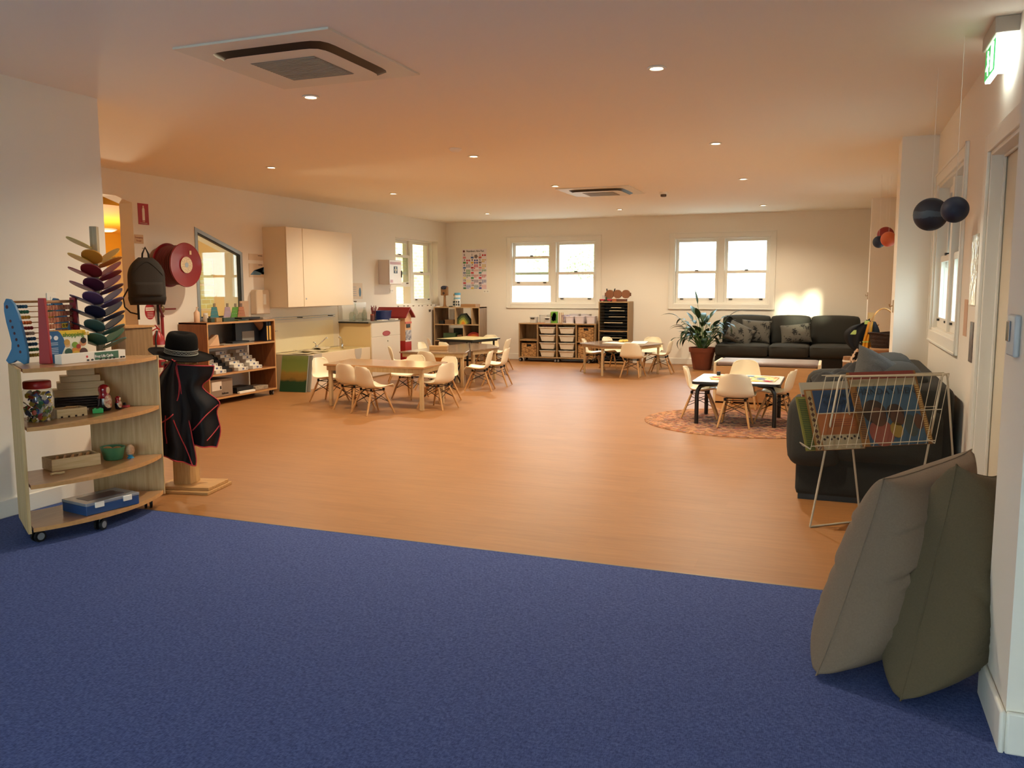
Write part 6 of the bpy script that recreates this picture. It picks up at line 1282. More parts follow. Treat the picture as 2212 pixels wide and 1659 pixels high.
tr = None; G_ = 'pale plastic trays in the cubby shelf'
for c, (x, nm) in enumerate(((.573, 'left'), (.955, 'right'))):
    for r in range(4):
        o = tray() if tr is None else dup(tr); tr = tr or o
        o.location = (CX+x, CY+.17+(-.03 if r == 3 and c == 0 else 0), .103+.148*r); o['group'] = G_; o['label'] = 'pale plastic tray, %s in the %s column of the cubby shelf' % (('lowest', 'second lowest', 'second highest', 'highest')[r], nm)
def wicker(nt, b):
    tc = N(nt, 'ShaderNodeTexCoord'); L = nt.links.new; mp = N(nt, 'ShaderNodeMapping'); mp.inputs['Scale'].default_value = (28, 28, 70); L(tc.outputs['Object'], mp.inputs[0]); v = N(nt, 'ShaderNodeTexNoise', i_Scale=1.0, i_Detail=2.0); L(mp.outputs[0], v.inputs['Vector'])
    r = N(nt, 'ShaderNodeValToRGB'); r.color_ramp.elements[0].position = .35; r.color_ramp.elements[0].color = lin('#6e4c28'); r.color_ramp.elements[1].position = .6; r.color_ramp.elements[1].color = lin('#b98c56'); L(v.outputs['Fac'], r.inputs[0]); L(r.outputs[0], b.inputs['Base Color']); bp = N(nt, 'ShaderNodeBump', i_Strength=.8, i_Distance=.01); L(v.outputs['Fac'], bp.inputs['Height']); L(bp.outputs[0], b.inputs['Normal']); b.inputs['Roughness'].default_value = .8
WICK = node_mat('woven_seagrass', wicker)
def basket(label, x, z, h=.255, w=.30):
    t = thing('seagrass_basket', label, 'basket', (x, CY+.19, z), 0, 'woven baskets in the cubby shelf'); m = MB()
    m.box(-w/2, -.045, -.16, -.15, 0, h); m.box(.045, w/2, -.16, -.15, 0, h); m.box(-.045, .045, -.16, -.15, 0, h-.065); m.box(-.045, .045, -.16, -.15, h-.02, h); m.box(-w/2, w/2, .14, .15, 0, h); m.box(-w/2, -w/2+.01, -.15, .14, 0, h); m.box(w/2-.01, w/2, -.15, .14, 0, h); m.box(-w/2+.01, w/2-.01, -.15, .14, 0, .01); m.build('woven_body', WICK, t)
    MB().box(-.046, .046, -.148, -.146, h-.066, h-.019).build('handle_hole_shade', BLACK, t)  # black sheet behind the handle gap gives it a shaded inside
basket('woven basket at the bottom left of the cubby shelf', CX+.197, .097); basket('woven basket at the top right of the cubby shelf', CX+1.328, .404, .27); basket('woven basket at the bottom right of the cubby shelf', CX+1.328, .097, .25)
bxthing('flat_toy', 'flat brown toy on the empty left cubby', 'toy', CX+.06, CX+.33, CY+.08, CY+.25, .418, .432, mat('robot_wood', '#8a6038', .5)); bxthing('red_folder', 'dark red folder above the highest left tray', 'folder', CX+.45, CX+.70, CY+.06, CY+.3, .680, .700, mat('dark_red_card', '#5a1c24', .6))
m = MB(); rr2 = random.Random(8)
for k in range(14): m.lathe([(.002, 0), (.014, .006), (.014, .018), (.002, .024)], 8, (rr2.uniform(-.09, .06), rr2.uniform(-.05, .0), .0+rr2.uniform(0, .02)))
o = m.build('toy_pieces', mat('orange_toy_plastic', '#d0893a', .5), None, (CX+.55, CY+.10, .262), smooth=60); tag(o, 'heap of small orange toys showing in the second lowest left tray', 'toys', kind='stuff')
# things on top of the cubby shelf
ZB = .738
CLR = mat('cloudy_clear_plastic', '#c9c6c0', .25, coat=.3); LAV = mat('lavender_white_plastic', '#d6cdd2', .4)
def caddy(x, label, w_, h_, m_, y=CY+.14, dark=False):
    t = thing('plastic_tub', label, 'tub', (x, y, ZB)); MB().grid(lambda u, v: (lambda c: (c[0]*(.86+.14*v), c[1]*(.86+.14*v), h_*v))(rr_pt(u, w_/2, .085, 8)), 36, 3, .003, wrapu=True).build('tub_wall', m_, t, smooth=50); MB().prism([(a*.85, b*.85) for a, b in [rr_pt(k/28, w_/2, .085, 8) for k in range(28)]], .001, .004).build('tub_floor', m_, t); MB().ring([rr_pt(k/36, w_/2+.002, .087, 8)+(h_,) for k in range(36)], .004, 6, closed=True).build('rim', m_, t, smooth=50)
    if dark: MB().box(-w_*.3, w_*.3, -.092, -.086, h_-.03, h_-.012).build('dark_label', BLACK, t)
caddy(-5.41, 'clear tub with a dark label, leftmost on the cubby shelf', .13, .11, CLR, CY+.12, True); caddy(-5.25, 'wide cloudy tub behind the dark labelled tubs', .18, .15, CLR, CY+.28); caddy(-5.11, 'clear tub with a dark label left of the green house box', .12, .10, CLR, CY+.10, True)
o = caddy(-4.68, 'lavender white tub right of the purple books', .16, .125, LAV, CY+.12); caddy(-4.49, 'grey white tub in the middle of three on the cubby shelf', .18, .13, LAV, CY+.12); caddy(-4.27, 'grey white tub next to the paper tray rack', .17, .135, LAV, CY+.12)
caddy(-4.64, 'taller pale tub at the back beside the purple books', .19, .17, mat('pale_card', '#cfc6c2', .6), CY+.29); caddy(-4.42, 'pale box shaped tub at the back near the window', .17, .17, MATS['pale_card'], CY+.29)
t = thing('green_house_box', 'bright green spotted upright box on the cubby shelf', 'box', (-5.0, CY+.13, ZB)); MB().box(-.055, .055, -.04, .04, 0, .215).build('box_body', mat('lime_green_card', '#6fa83a', .5), t); m = MB()
for k in range(12): m.prism([(rr2.uniform(-.045, .045)+p[0], .02+.17*rr2.random()+p[1]*.8+.008) for p in circ(.008+.008*rr2.random(), 8)], -.0415, -.04, 'XZ')
m.v = [(x, y, z) for x, y, z in m.v]; m.build('dark_spot', mat('dark_green_spot', '#23401c', .6), t, kind='stuff')
m = MB(); m.box(-.07, -.062, -.045, .045, 0, .2); m.build('wooden_upright', BEECH, t)
for i, x in enumerate((-4.90, -4.865, -4.83)): o = MB().cyl((0, 0, 0), (0, 0, .2), .007, n=8).build('wooden_dowel', BEECH, None, (x, CY+.12, ZB)); tag(o, ('left', 'middle', 'right')[i]+' upright wooden dowel right of the green spotted box', 'dowel', 'wooden dowels on the cubby shelf')
bxthing('purple_book', 'purple and white boxed game behind the dowels', 'box', -4.88, -4.72, CY+.20, CY+.26, ZB, ZB+.155, mat('purple_print', '#7a6a9c', .5, noise=1, nscale=20, col2='#cfc8cc')); bxthing('white_platter', 'flat white platter in front of the lavender tub', 'platter', -4.80, -4.58, CY+.005, CY+.03, ZB, ZB+.01, WHITE)
bxthing('orange_paper', 'scrap of orange paper near the left of the cubby shelf top', 'paper', -5.30, -5.16, CY+.01, CY+.05, ZB, ZB+.006, mat('orange_paper', '#d8895a', .7))
# paper tray rack
KX, KY = -4.105, 15.03
t = thing('paper_tray_rack', 'tall wooden rack of thin black paper trays between the cubby shelf and the plant', 'rack', (KX, KY, 0)); KW_, KH = .565, 1.15
for x in (0, KW_-.02): MB().box(x, x+.02, 0, .38, 0, KH-.02).build('side_panel', CI, t, bevel=.001)
MB().box(0, KW_, -.002, .38, KH-.02, KH).build('top_board', CO, t, bevel=.001); MB().box(.02, KW_-.02, 0, .36, .02, .05).build('bottom_board', CO, t); MB().box(.02, KW_-.02, .36, .37, .02, KH-.02).build('back_panel', BLACK, t)
for k in range(19):
    z = .085+.0555*k; MB().box(.021, KW_-.021, .012, .355, z, z+.004).build('tray_shelf', mat('dark_grey_tray', '#4a4642', .4, .3), t)
MB().box(.02, KW_-.02, .002, .358, .60, .618).build('middle_board', CO, t)
G_ = 'paper stacks in the tray rack'
for i, (k, a, b, h) in enumerate(((17, .23, .42, .012), (16, .20, .48, .010), (14, .19, .49, .010), (12, .10, .45, .014), (9.9, .10, .34, .010), (9, .22, .46, .008), (7, .15, .43, .012), (4, .15, .40, .010), (2, .18, .45, .010))):
    z = .085+.0555*int(k)+.0045; bxthing('paper_stack', 'thin pale paper stack in the tray rack, number %d slot from the top' % (19-int(k)) if 0 else 'thin pale paper stack, %s from the top of the tray rack' % ('first', 'second', 'third', 'fourth', 'fifth', 'sixth', 'seventh', 'eighth', 'ninth')[i], 'paper', KX+a, KX+b, KY+.02, KY+.28, z, z+h, mat('buff_paper_stack', '#c2b08e', .8), G_)
t = thing('wooden_caterpillar', 'brown wooden toy of three joined discs on the tray rack', 'toy', (-3.78, 15.16, KH)); 
for i, x in enumerate((-.145, .0, .155)): MB().prism([(x+p[0], .135+p[1]) for p in circ(.078, 22)], -.025, .025, 'XZ').build('disc', mat('caterpillar_brown', '#7c4e30', .6), t)
MB().box(-.24, .25, -.012, .012, .10, .16).build('cross_bar', mat('caterpillar_dark', '#5c341f', .6), t); MB().box(-.14, .17, -.05, .05, 0, .045).build('base', MATS['caterpillar_dark'], t)
for x, tx in ((-.07, -.05), (-.20, -.205)): MB().cyl((x, 0, .17), (tx, 0, .235), .011).build('antenna', BLACK, t)
t = thing('toy_train', 'red toy train with a little green figure at the left of the tray rack top', 'toy train', (-3.98, 15.08, KH)); RTR = mat('train_red', '#a8323c', .4)
for x in (-.065, .075): MB().box(x-.05, x+.045, -.03, .03, .012, .045).build('carriage', RTR, t, bevel=.004)
for x in (-.1, -.03, .04, .11):
    MB().cyl((x, -.034, .012), (x, .034, .012), .012).build('wheel', BLACK, t)
MB().lathe([(.012, .0), (.018, .02), (.012, .05), (.016, .06), (.012, .08), (.002, .085)], 12, (.005, 0, 0)).build('green_figure', mat('figure_green', '#24401c', .5), t, smooth=50)
bxthing('wooden_car', 'small shiny copper toy between the train and the discs', 'toy', -3.86, -3.78, 15.06, 15.10, KH, KH+.05, mat('copper_toy', '#b5704c', .3, .6)); bxthing('clear_box', 'faint clear box behind the red toy train', 'box', -4.08, -3.92, 15.18, 15.30, KH, KH+.11, mat('cloudy_clear_plastic', '#c9c6c0', .25, coat=.3))
# number poster
t = thing('number_poster', 'Numbers Are Fun poster of numbers and pictures on the back wall', 'poster', (-6.775, YB, 1.775)); MB().box(-.265, .265, -.003, -.0005, -.395, .395).build('poster_paper', mat('poster_lilac_white', '#e6dde2', .5), t)
INK = mat('poster_ink', '#2a2628', .6); text_mesh(None, 'Numbers Are Fun', .052, (.02, -.004, .355), FACE_Y, INK, 'title', t, bold=.001)
MB().prism([(-.225+p[0], .355+p[1]) for p in circ(.022, 16)], -.005, -.003, 'XZ').build('logo_disc', mat('poster_maroon', '#6a2c30', .5), t)
pc2 = ['#d9808a', '#3f5f9c', '#c4523a', '#3f8a4c', '#d9b04a', '#7a6a6c', '#5f7fc0', '#b23a42', '#d98a8c', '#7a86a0', '#c93a42', '#4a8a94', '#e6dc8c', '#3f8a52', '#c42c48', '#c4444c', '#dba0a0', '#6a5a70', '#3f7a58', '#d9b85a', '#4a4c9a']
for i in range(21):
    c, r = i % 3, i//3; x = -.245+.17*c; z = .262-.101*r
    text_mesh(None, str(i), .06, (x+.028, -.004, z+.02), FACE_Y, INK, 'numeral', t, bold=.001); MB().box(x, x+.060, -.0045, -.003, z-.048, z-.014).build('colour_label', mat('poster_%s' % pc2[i][1:], pc2[i], .5), t)
    if i: 
        m = MB(); q = i
        cols_ = 1 if q == 1 else (2 if q < 5 else (3 if q < 10 else 5)); rows_ = (q+cols_-1)//cols_; s_ = min(.098/cols_, .095/rows_)
        for k in range(q):
            xx = x+.064+s_*(k % cols_+.5); zz = z+.036-s_*(k//cols_+.5); m.prism([(xx+p[0], zz+p[1]) for p in circ(s_*.44, 6 if k % 2 else 5)], -.0042, -.003, 'XZ')
        m.build('counting_picture', mat('poster_b_%s' % pc2[(i*5) % 21][1:], pc2[(i*5) % 21], .6), t)
# ================================================================ right side: book rack, dress-ups, basket, planets, wall pieces
WIRE = mat('white_wire', '#b3a893', .5)
AL, AR = Vector((.045, 5.30, .87)), Vector((.62, 5.62, .87)); d_ = (AR-AL).normalized(); nrm = Vector((d_.y, -d_.x, 0))
t = thing('book_rack', 'white wire book rack on splayed legs holding big picture books', 'book rack', (AL.x, AL.y, 0))
def rel(v): return tuple(Vector(v)-Vector((AL.x, AL.y, 0)))
for ap, F1, F2 in ((AL, Vector((-.10, 5.12, .006)), Vector((.18, 5.36, .006))), (AR, Vector((.475, 5.44, .006)), Vector((.735, 5.66, .006)))):
    s = (F2-F1)*.06; MB().ring([rel(F1), rel(ap-s), rel(ap-s*.5+Vector((0, 0, .018))), rel(ap+s*.5+Vector((0, 0, .018))), rel(ap+s), rel(F2)], .0062, 8).build('leg_frame', WIRE, t, smooth=60); MB().cyl(rel(F1), rel(F2), .006, n=8).build('base_bar', WIRE, t, smooth=60)
MB().cyl(rel(AL+Vector((0, 0, .012))), rel(AR+Vector((0, 0, .012))), .005, n=8).build('top_bar', WIRE, t, smooth=60)
TL, TR_, BL_, BR_ = Vector((-.048, 5.33, .878)), Vector((.655, 5.72, .882)), Vector((-.112, 5.07, .478)), Vector((.568, 5.44, .492))
m = MB(); nb = 15
for i in range(nb):
    k = i/(nb-1); a = TL.lerp(TR_, k); b = BL_.lerp(BR_, k); m.ring([rel(a), rel(b), rel(b+Vector((-.05, .06, .01)))], .0019, 6)
for k in (0, .52, .96): m.ring([rel(TL.lerp(BL_, k)), rel(TR_.lerp(BR_, k))], .0030 if k else .0038, 6)
back = Vector((-.04, .09, .0))
for k in (0, .5): m.ring([rel(TL.lerp(BL_, k)+back*.6), rel(TR_.lerp(BR_, k)+back*.6)], .003, 6)
for e in (BL_, BR_): m.ring([rel(e), rel(e+Vector((-.06, .01, .035))), rel(e+back)], .0035, 6)
m.build('wire_basket', WIRE, t, smooth=60, kind='stuff')
def bookthing(label, k0, k1, v0, v1, off, cover):
    """big book lying in the slanted basket plane; k along, v down"""
    P = lambda k, v: TL.lerp(TR_, k).lerp(BL_.lerp(BR_, k), v); n_ = (TR_-TL).cross(BL_-TL).normalized(); n_ = n_ if n_.y > 0 else -n_
    O = P(k0, v1); ex = (P(k1, v1)-O); ez = (P(k0, v0)-O); W_, H_ = ex.length, ez.length; ex.normalize(); ez = (ez-ex*ez.dot(ex)).normalized(); ey = ez.cross(ex).normalized()
    t = thing('picture_book', label, 'book'); M = Matrix((ex, ey, ez)).transposed().to_4x4(); M.translation = O+ey*off if ey.y > 0 else O-ey*off; t.matrix_world = M
    s = 1 if ey.y > 0 else -1; MB().box(0, W_, 0 if s > 0 else -.012, .012 if s > 0 else 0, 0, H_).build('book_block', cover, t); return t, W_, H_, s
def flat(t, s, x0, x1, z0, z1, m_, name='printed_panel', lay=1): return MB().box(x0, x1, -.0006*lay*s-(.0004 if s > 0 else 0), -.0006*lay*s+(.0 if s > 0 else .0004), z0, z1).build(name, m_, t)
def blob(t, s, x, z, r, m_, sx=1.0, lay=2, name='printed_shape'): return MB().prism([(x+p[0]*sx, z+p[1]) for p in circ(r, 18)], -.0006*lay*s-.0002, -.0006*lay*s+.0002, 'XZ').build(name, m_, t)
SKY = mat('book_blue', '#2c4a60', .6); OR = mat('book_orange', '#8a5028', .6); RDB = mat('book_red', '#6a2620', .6); STR = mat('stripe_band', '#7a5226', .6); DKB = mat('dark_brown_ink', '#3a2018', .5); CRM = mat('book_cream', '#8f836a', .6)  # cover colours darkened to carry the shade around the rack
t, W_, H_, s = bookthing('big picture book with a blue sky cover at the right of the book rack', .43, 1.0, .03, .99, .012, STR)
flat(t, s, 0, W_*.10, 0, H_*.74, STR); m = MB()
for k in range(26): z = H_*.10+k*H_*.024; m.box(W_*.012, W_*.09, -.0016, -.0008, z, z+H_*.010)
m.build('border_stripe', DKB, t); m = MB()
for k in range(26): z = H_*.06+k*H_*.029; m.box(W_*.94, W_*.985, -.0016, -.0008, z, z+H_*.012)
m.build('border_stripe', mat('border_cream', '#b89a5c', .5), t)
flat(t, s, W_*.10, W_*.92, 0, H_*.80, SKY, 'sky_panel', 2); flat(t, s, W_*.0, W_*.97, H_*.80, H_*.9, CRM, 'pale_band', 2); flat(t, s, W_*.03, W_*.97, H_*.9, H_*1.0, RDB, 'red_band', 2)
text_mesh(None, "HANDA'S HEN", .058, (W_*.50, -.0032, H_*.72), FACE_Y, mat('title_ink', '#1b2a3a', .5), 'title', t)
# plain stand-in artwork: warm rounded shapes where the cover picture is
SK1 = mat('art_warm_brown', '#4a2c1e', .6); HR = mat('art_dark_brown', '#231510', .5); PK = mat('art_coral', '#7c4034', .6); YL = mat('art_ochre', '#80682c', .6); GRY = mat('art_slate', '#2c3a3c', .5)
for x, z, r, m_, sx, l in ((.26, .45, .075, HR, 1.0, 4), (.30, .38, .06, SK1, .85, 5), (.56, .43, .055, HR, 1.0, 4), (.57, .36, .05, SK1, .9, 5), (.30, .17, .085, PK, .9, 4), (.52, .20, .05, YL, .8, 5), (.74, .25, .07, GRY, .6, 4), (.86, .30, .05, SK1, .6, 5)): blob(t, s, W_*x, H_*z, r, m_, sx, l)
t, W_, H_, s = bookthing('big picture book with an orange back cover at the left of the book rack', .07, .46, .22, 1.0, .034, STR)
flat(t, s, W_*.02, W_*.12, 0, H_*.98, mat('lattice_cream', '#8a7854', .6), 'lattice_border', 1); flat(t, s, W_*.15, W_*.98, H_*.60, H_*.98, mat('book_deep_blue', '#1a3350', .6), 'title_panel', 2); flat(t, s, W_*.15, W_*.98, H_*.24, H_*.60, OR, 'blurb_panel', 2); flat(t, s, W_*.15, W_*.98, 0, H_*.24, CRM, 'pale_strip', 2)
text_mesh(None, "HANDA'S", .042, (W_*.62, -.0032, H_*.88), FACE_Y, MATS['title_ink'], 'title', t); text_mesh(None, 'SURPRISE', .040, (W_*.60, -.0032, H_*.76), FACE_Y, MATS['title_ink'], 'title', t)
m = MB()
for k in range(11): m.prism([(W_*(.2+.07*k)+p[0], H_*(.17+.03*(k % 2))+p[1]) for p in circ(.008, 6)], -.0022, -.0014, 'XZ')
m.build('small_print_motif', HR, t, kind='stuff'); m = MB()
for k in range(10): z = H_*.04+k*H_*.09; m.prism([(W_*.03, z), (W_*.07, z+H_*.04), (W_*.11, z), (W_*.07, z-H_*.04)][::-1], -.0016, -.0008, 'XZ')
m.build('lattice_diamond', DKB, t, kind='stuff'); m = MB()
for k in range(4): m.box(W_*.4, W_*.9, -.0022, -.0014, H_*(.48-.035*k), H_*(.487-.035*k))
m.build('text_line', RDB, t)
t, W_, H_, s = bookthing('white covered book showing behind the orange one in the rack', .03, .44, .10, .9, .055, mat('book_white_cover', '#958d7c', .6)); flat(t, s, 0, W_, H_*.76, H_*.80, RDB, 'red_line', 1)
t, W_, H_, s = bookthing('narrow yellow striped book at the far left of the rack', -.005, .13, .30, .99, .046, mat('book_yellow_green', '#66662a', .6)); m = MB()
for k in range(28): m.box(W_*.1, W_*.6, -.0014, -.0006, H_*(.02+.034*k), H_*(.034+.034*k))
m.build('striped_border', mat('art_dark_green', '#243a20', .5), t, kind='stuff')
# ---------------------------------------------------------------- dress-up corner beyond the sofa
t = thing('wooden_stool', 'round wooden tub stool with a pale band at the right end of the long sofa', 'stool', (.19, 12.5, 0)); SWD = wood_mat('tub_stool_wood', '#a27a54', '#8a6240', 'Z')
MB().lathe([(.082, 0), (.09, .01), (.092, .40), (.085, .45), (.02, .455)], 28).build('stool_body', SWD, t, smooth=40); MB().lathe([(.094, .375), (.096, .38), (.096, .395), (.094, .40)], 28).build('pale_band', WP, t, smooth=40)
t = thing('dress_up_stand', 'wooden post stand holding dress up clothes near the far right pier', 'clothes stand', (.44, 12.62, 0)); MB().cbox((0, 0, .54), (.085, .06, 1.03)).build('post', mat('yellow_pine', '#d3a868', .6, noise=.2, nscale=6), t, bevel=.004); MB().cbox((0, 0, .012), (.36, .34, .024)).build('base_board', PINH, t)
for s, a in ((-1, .86), (1, .86)): MB().cyl((s*.03, -.02, a), (s*.10, -.09, a+.03), .008, n=8).build('peg', BEECH, t)
def garment(name, label, cat, m_, path_l, path_r, y, amp, seed, extra=None):
    rnd = random.Random(seed); ph = rnd.random()*6
    def f(s, v): l = interp(path_l, v); r = interp(path_r, v); return (l[0]*(1-s)+r[0]*s, y-.05*math.sin(PI*s)+amp*math.sin(14*s+ph+3*v), l[1]*(1-s)+r[1]*s)
    t = thing(name, label, cat, (0, 0, 0)); MB().grid(f, 22, 26, .003).build('cloth', m_, t, smooth=70)
    if extra: extra(t, f)
    return t
def patches(t, f):
    for (s, v, r_) in ((.75, .10, .033), (.35, .42, .040)): q = Vector(f(s, v)); MB().cbox((q.x, q.y-.012, q.z), (r_*1.9, .006, r_*1.5), 0).build('green_patch', mat('reflective_green', '#b6c96a', .5), t)
BLKC = mat('black_costume_cloth', '#131416', .85, bump=.2, bscale=40)
garment('black_costume', 'black dress up jacket with two pale green patches hanging left of the stand', 'costume', BLKC, [(.30, .90), (.18, .86), (.10, .76), (.15, .62), (.28, .5)], [(.42, .98), (.43, .86), (.40, .74), (.38, .62), (.36, .5)], 12.44, .02, 1, patches)
def cow(nt, b):
    tc = N(nt, 'ShaderNodeTexCoord'); n = N(nt, 'ShaderNodeTexNoise', i_Scale=12.0, i_Detail=1.0); nt.links.new(tc.outputs['Object'], n.inputs['Vector']); r = N(nt, 'ShaderNodeValToRGB'); r.color_ramp.interpolation = 'CONSTANT'; r.color_ramp.elements[0].color = lin('#17100e'); r.color_ramp.elements[1].position = .5; r.color_ramp.elements[1].color = lin('#d3b79a'); nt.links.new(n.outputs['Fac'], r.inputs[0]); nt.links.new(r.outputs[0], b.inputs['Base Color']); b.inputs['Roughness'].default_value = .9
garment('cow_print_costume', 'black and white cow print costume hanging below the black jacket', 'costume', node_mat('cow_print', cow), [(.30, .66), (.22, .52), (.19, .40), (.20, .28), (.21, .20)], [(.38, .68), (.36, .55), (.33, .42), (.32, .3), (.27, .19)], 12.38, .015, 2)
garment('yellow_cape', 'bright yellow dress up cape hanging on the stand beside the basket', 'costume', mat('yellow_satin', '#e0a02c', .5, bump=.1, bscale=20), [(.40, .94), (.37, .80), (.33, .60), (.30, .42), (.25, .28)], [(.46, .94), (.45, .78), (.45, .62), (.45, .45), (.43, .36)], 12.34, .02, 3, lambda t, f: MB().ring([f(i/12, .42) for i in range(13)], .012, 6).build('green_stripe', mat('reflective_green', '#b6c96a', .5), t))
garment('dark_cloak', 'dark blue grey cloak on the right side of the dress up stand', 'costume', mat('slate_cloth', '#1d2328', .8), [(.38, .96), (.36, .9), (.34, .8), (.34, .7)], [(.50, .93), (.55, .82), (.56, .7), (.54, .6)], 12.52, .015, 4)
t = thing('timber_box', 'plain timber box under the dark basket by the right wall', 'box', (.60, 12.22, 0)); MB().box(-.17, .135, -.2, .2, 0, .575).build('box_body', wood_mat('reddish_box_timber', '#9a6c48', '#7f5436', 'X'), t, bevel=.003); MB().box(-.175, .138, -.205, .205, .575, .60).build('box_lid', mat('pale_box_edge', '#b89068', .5), t)
DWK = mat('dark_brown_wicker', '#3a2218', .7, noise=.6, nscale=40, stretch=(1, 1, 3), bump=1.0, bscale=40)
t = thing('handled_basket', 'dark wicker basket with a tall pale handle on the timber box', 'basket', (.58, 12.20, .601))
MB().grid(lambda u, v: (lambda k: (k*math.cos(2*PI*u), k*1.05*math.sin(2*PI*u), .19*v+.012*math.sin(4*PI*u)*v))(.135+.035*v+.003*math.sin(30*PI*v)), 40, 20, .008, wrapu=True).build('woven_body', DWK, t, smooth=60); MB().lathe([(.13, .0), (.13, .008)], 24).build('basket_floor', DWK, t)
MB().ring([(.178*math.cos(2*PI*i/40), .185*math.sin(2*PI*i/40), .19+.012*math.sin(4*PI*i/40)) for i in range(40)], .011, 8, closed=True).build('rim', DWK, t, smooth=60)
MB().ring([(-.17*math.cos(PI*i/20), 0, .18+.34*math.sin(PI*i/20)) for i in range(21)], .0095, 8).build('handle', mat('peeled_cane', '#b9884c', .5), t, smooth=60)
for i, (x, y, r_) in enumerate(((-.05, -.04, .06), (.06, .0, .06), (.0, .08, .05))): o = MB().lathe([(.002, -r_*.6), (r_*.8, -r_*.35), (r_, 0), (r_*.8, r_*.35), (.002, r_*.6)], 18).build('soft_ball', mat('dusty_pink_cloth', '#b39480', .9), None, (.58+x, 12.20+y, .601+.15), smooth=70); tag(o, ('left front', 'right', 'back')[i]+' dusty pink soft shape lying in the dark handled basket', 'soft toy', 'soft shapes in the handled basket')
# papier mache planets hanging on threads
def planet(label, x, y, z, r, cols, bands):
    def fn(nt, b):
        tc = N(nt, 'ShaderNodeTexCoord'); sp = N(nt, 'ShaderNodeSeparateXYZ'); n = N(nt, 'ShaderNodeTexNoise', i_Scale=14.0, i_Detail=4.0); L = nt.links.new; L(tc.outputs['Object'], sp.inputs[0]); L(tc.outputs['Object'], n.inputs['Vector'])
        a = N(nt, 'ShaderNodeMath', operation='MULTIPLY_ADD'); a.inputs[1].default_value = .05; L(n.outputs['Fac'], a.inputs[0]); L(sp.outputs['Z'], a.inputs[2]); s_ = N(nt, 'ShaderNodeMath', operation='MULTIPLY_ADD'); s_.inputs[1].default_value = bands; L(a.outputs[0], s_.inputs[0]); s_.inputs[2].default_value = .5
        w = N(nt, 'ShaderNodeMath', operation='SINE') if bands > 6 else N(nt, 'ShaderNodeMath', operation='ABSOLUTE'); L(s_.outputs[0], w.inputs[0]); r_ = N(nt, 'ShaderNodeValToRGB'); r_.color_ramp.elements[0].position = .3; r_.color_ramp.elements[0].color = lin(cols[0]); r_.color_ramp.elements[1].position = .55; r_.color_ramp.elements[1].color = lin(cols[1]); L(w.outputs[0], r_.inputs[0]); L(r_.outputs[0], b.inputs['Base Color']); b.inputs['Roughness'].default_value = .6
        bp = N(nt, 'ShaderNodeBump', i_Strength=.4, i_Distance=.01); L(n.outputs['Fac'], bp.inputs['Height']); L(bp.outputs[0], b.inputs['Normal'])
    t = thing('papier_mache_planet', label, 'paper planet', (x, y, z), 0, 'papier mache planets hanging by the right wall windows')
    MB().lathe([(r*math.sin(PI*k/20)+.0005, -r*math.cos(PI*k/20)) for k in range(21)], 32).build('ball', node_mat('planet_'+cols[0][1:], fn), t, smooth=80); MB().cyl((0, 0, r), (0, 0, CE-z), .0012, n=5).build('thread', WHITE, t)
planet('larger hanging planet ball with blue grey stripes', .505, 5.72, 1.845, .098, ('#121a2c', '#3c4a58'), 60); planet('smaller dark blue hanging planet ball right of the striped one', .56, 5.05, 1.815, .068, ('#0e1830', '#16233c'), 3)
planet('hanging red planet ball partly behind the near pier', .50, 11.0, 2.02, .095, ('#7c1a18', '#8e2420'), 3); planet('hanging orange planet ball half hidden by the near pier', .515, 10.6, 1.95, .085, ('#b5452a', '#c9653c'), 3); planet('small hanging blue planet ball below the red one', .425, 10.8, 1.93, .07, ('#0f1b30', '#1b2c44'), 3)
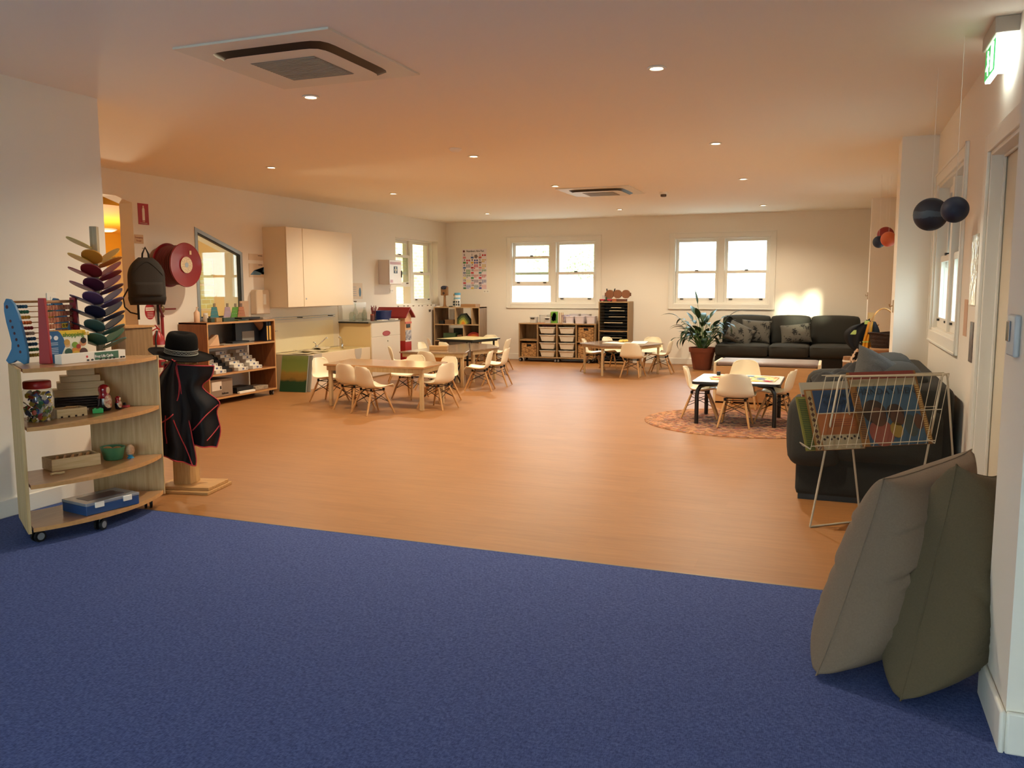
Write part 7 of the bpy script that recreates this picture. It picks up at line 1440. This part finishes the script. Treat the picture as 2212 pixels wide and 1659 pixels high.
# wall pieces
t = thing('wall_thermostat', 'silver and white control plate on the end of the white wall stub', 'control plate', (XS, 3.0, 1.26)); MB().box(-.018, 0, -.06, .06, -.065, .065).build('back_plate', mat('grey_white_plate', '#b9bcc0', .4), t, bevel=.006); MB().box(-.024, -.018, .0, .045, -.02, .045).build('metal_button', CHROME, t, bevel=.004)
t = thing('collage_poster', 'glossy framed collage beside the door on the right wall', 'poster', (XR, 5.72, 1.42)); MB().box(-.006, -.0005, -.12, .13, -.12, .30).build('glossy_sheet', mat('foil_sheet', '#c9b598', .12, .7, noise=.5, nscale=14, bump=.5, bscale=12), t)
t = thing('photo_strip', 'dark patterned photo strip below the glossy collage', 'poster', (XR, 5.67, 1.13)); MB().box(-.006, -.0005, -.06, .07, -.17, .07).build('photo_sheet', mat('photo_pattern', '#7a5f50', .4, noise=1, nscale=28, col2='#2c2020'), t)
t = thing('wall_notice', 'pale paper notice under the window, left of the photo strip', 'notice', (XR, 5.98, 1.2)); MB().box(-.004, -.0005, -.07, .07, -.10, .13).build('sheet', mat('peach_sheet', '#cfa88a', .7), t)
for i, (x, y, z, lb) in enumerate(((.47, 8.30, 1.24, 'brass hook plate on the near right pier edge'), (.42, 13.65, 1.28, 'small catch on the far right pier edge'))):
    t = thing('hook_plate', lb, 'hook', (x, y, z)); MB().box(-.008, 0, -.03, .03, -.06, .05).build('plate', mat('worn_brass', '#a88a64', .35, .8), t, bevel=.002); MB().ring([(-.008, 0, .0), (-.03, 0, -.01), (-.035, 0, .015)], .005, 8).build('hook', MATS['worn_brass'], t)
# lamp of the yellow side room
t = thing('oyster_light', 'oyster ceiling light in the yellow side room', 'ceiling light', (-10.8, 10.2, 2.35)); MB().lathe([(.15, 0), (.155, -.01), (.14, -.03)], 28).build('rim', WHITE, t, smooth=50); MB().lathe([(.138, -.012), (.13, -.03), (.08, -.05), (.01, -.055)], 28).build('diffuser', mat('oyster_glass', '#ffffff', .4, emit='#ffe6b0', estr=1.6), t, smooth=60)
l = bpy.data.lights.new('oyster_lamp', 'POINT'); l.energy = 170; l.color = (1, .86, .58); l.shadow_soft_size = .15; lo = bpy.data.objects.new('oyster_lamp', l); COL.objects.link(lo); lo.location = (-9.6, 8.8, 1.2)
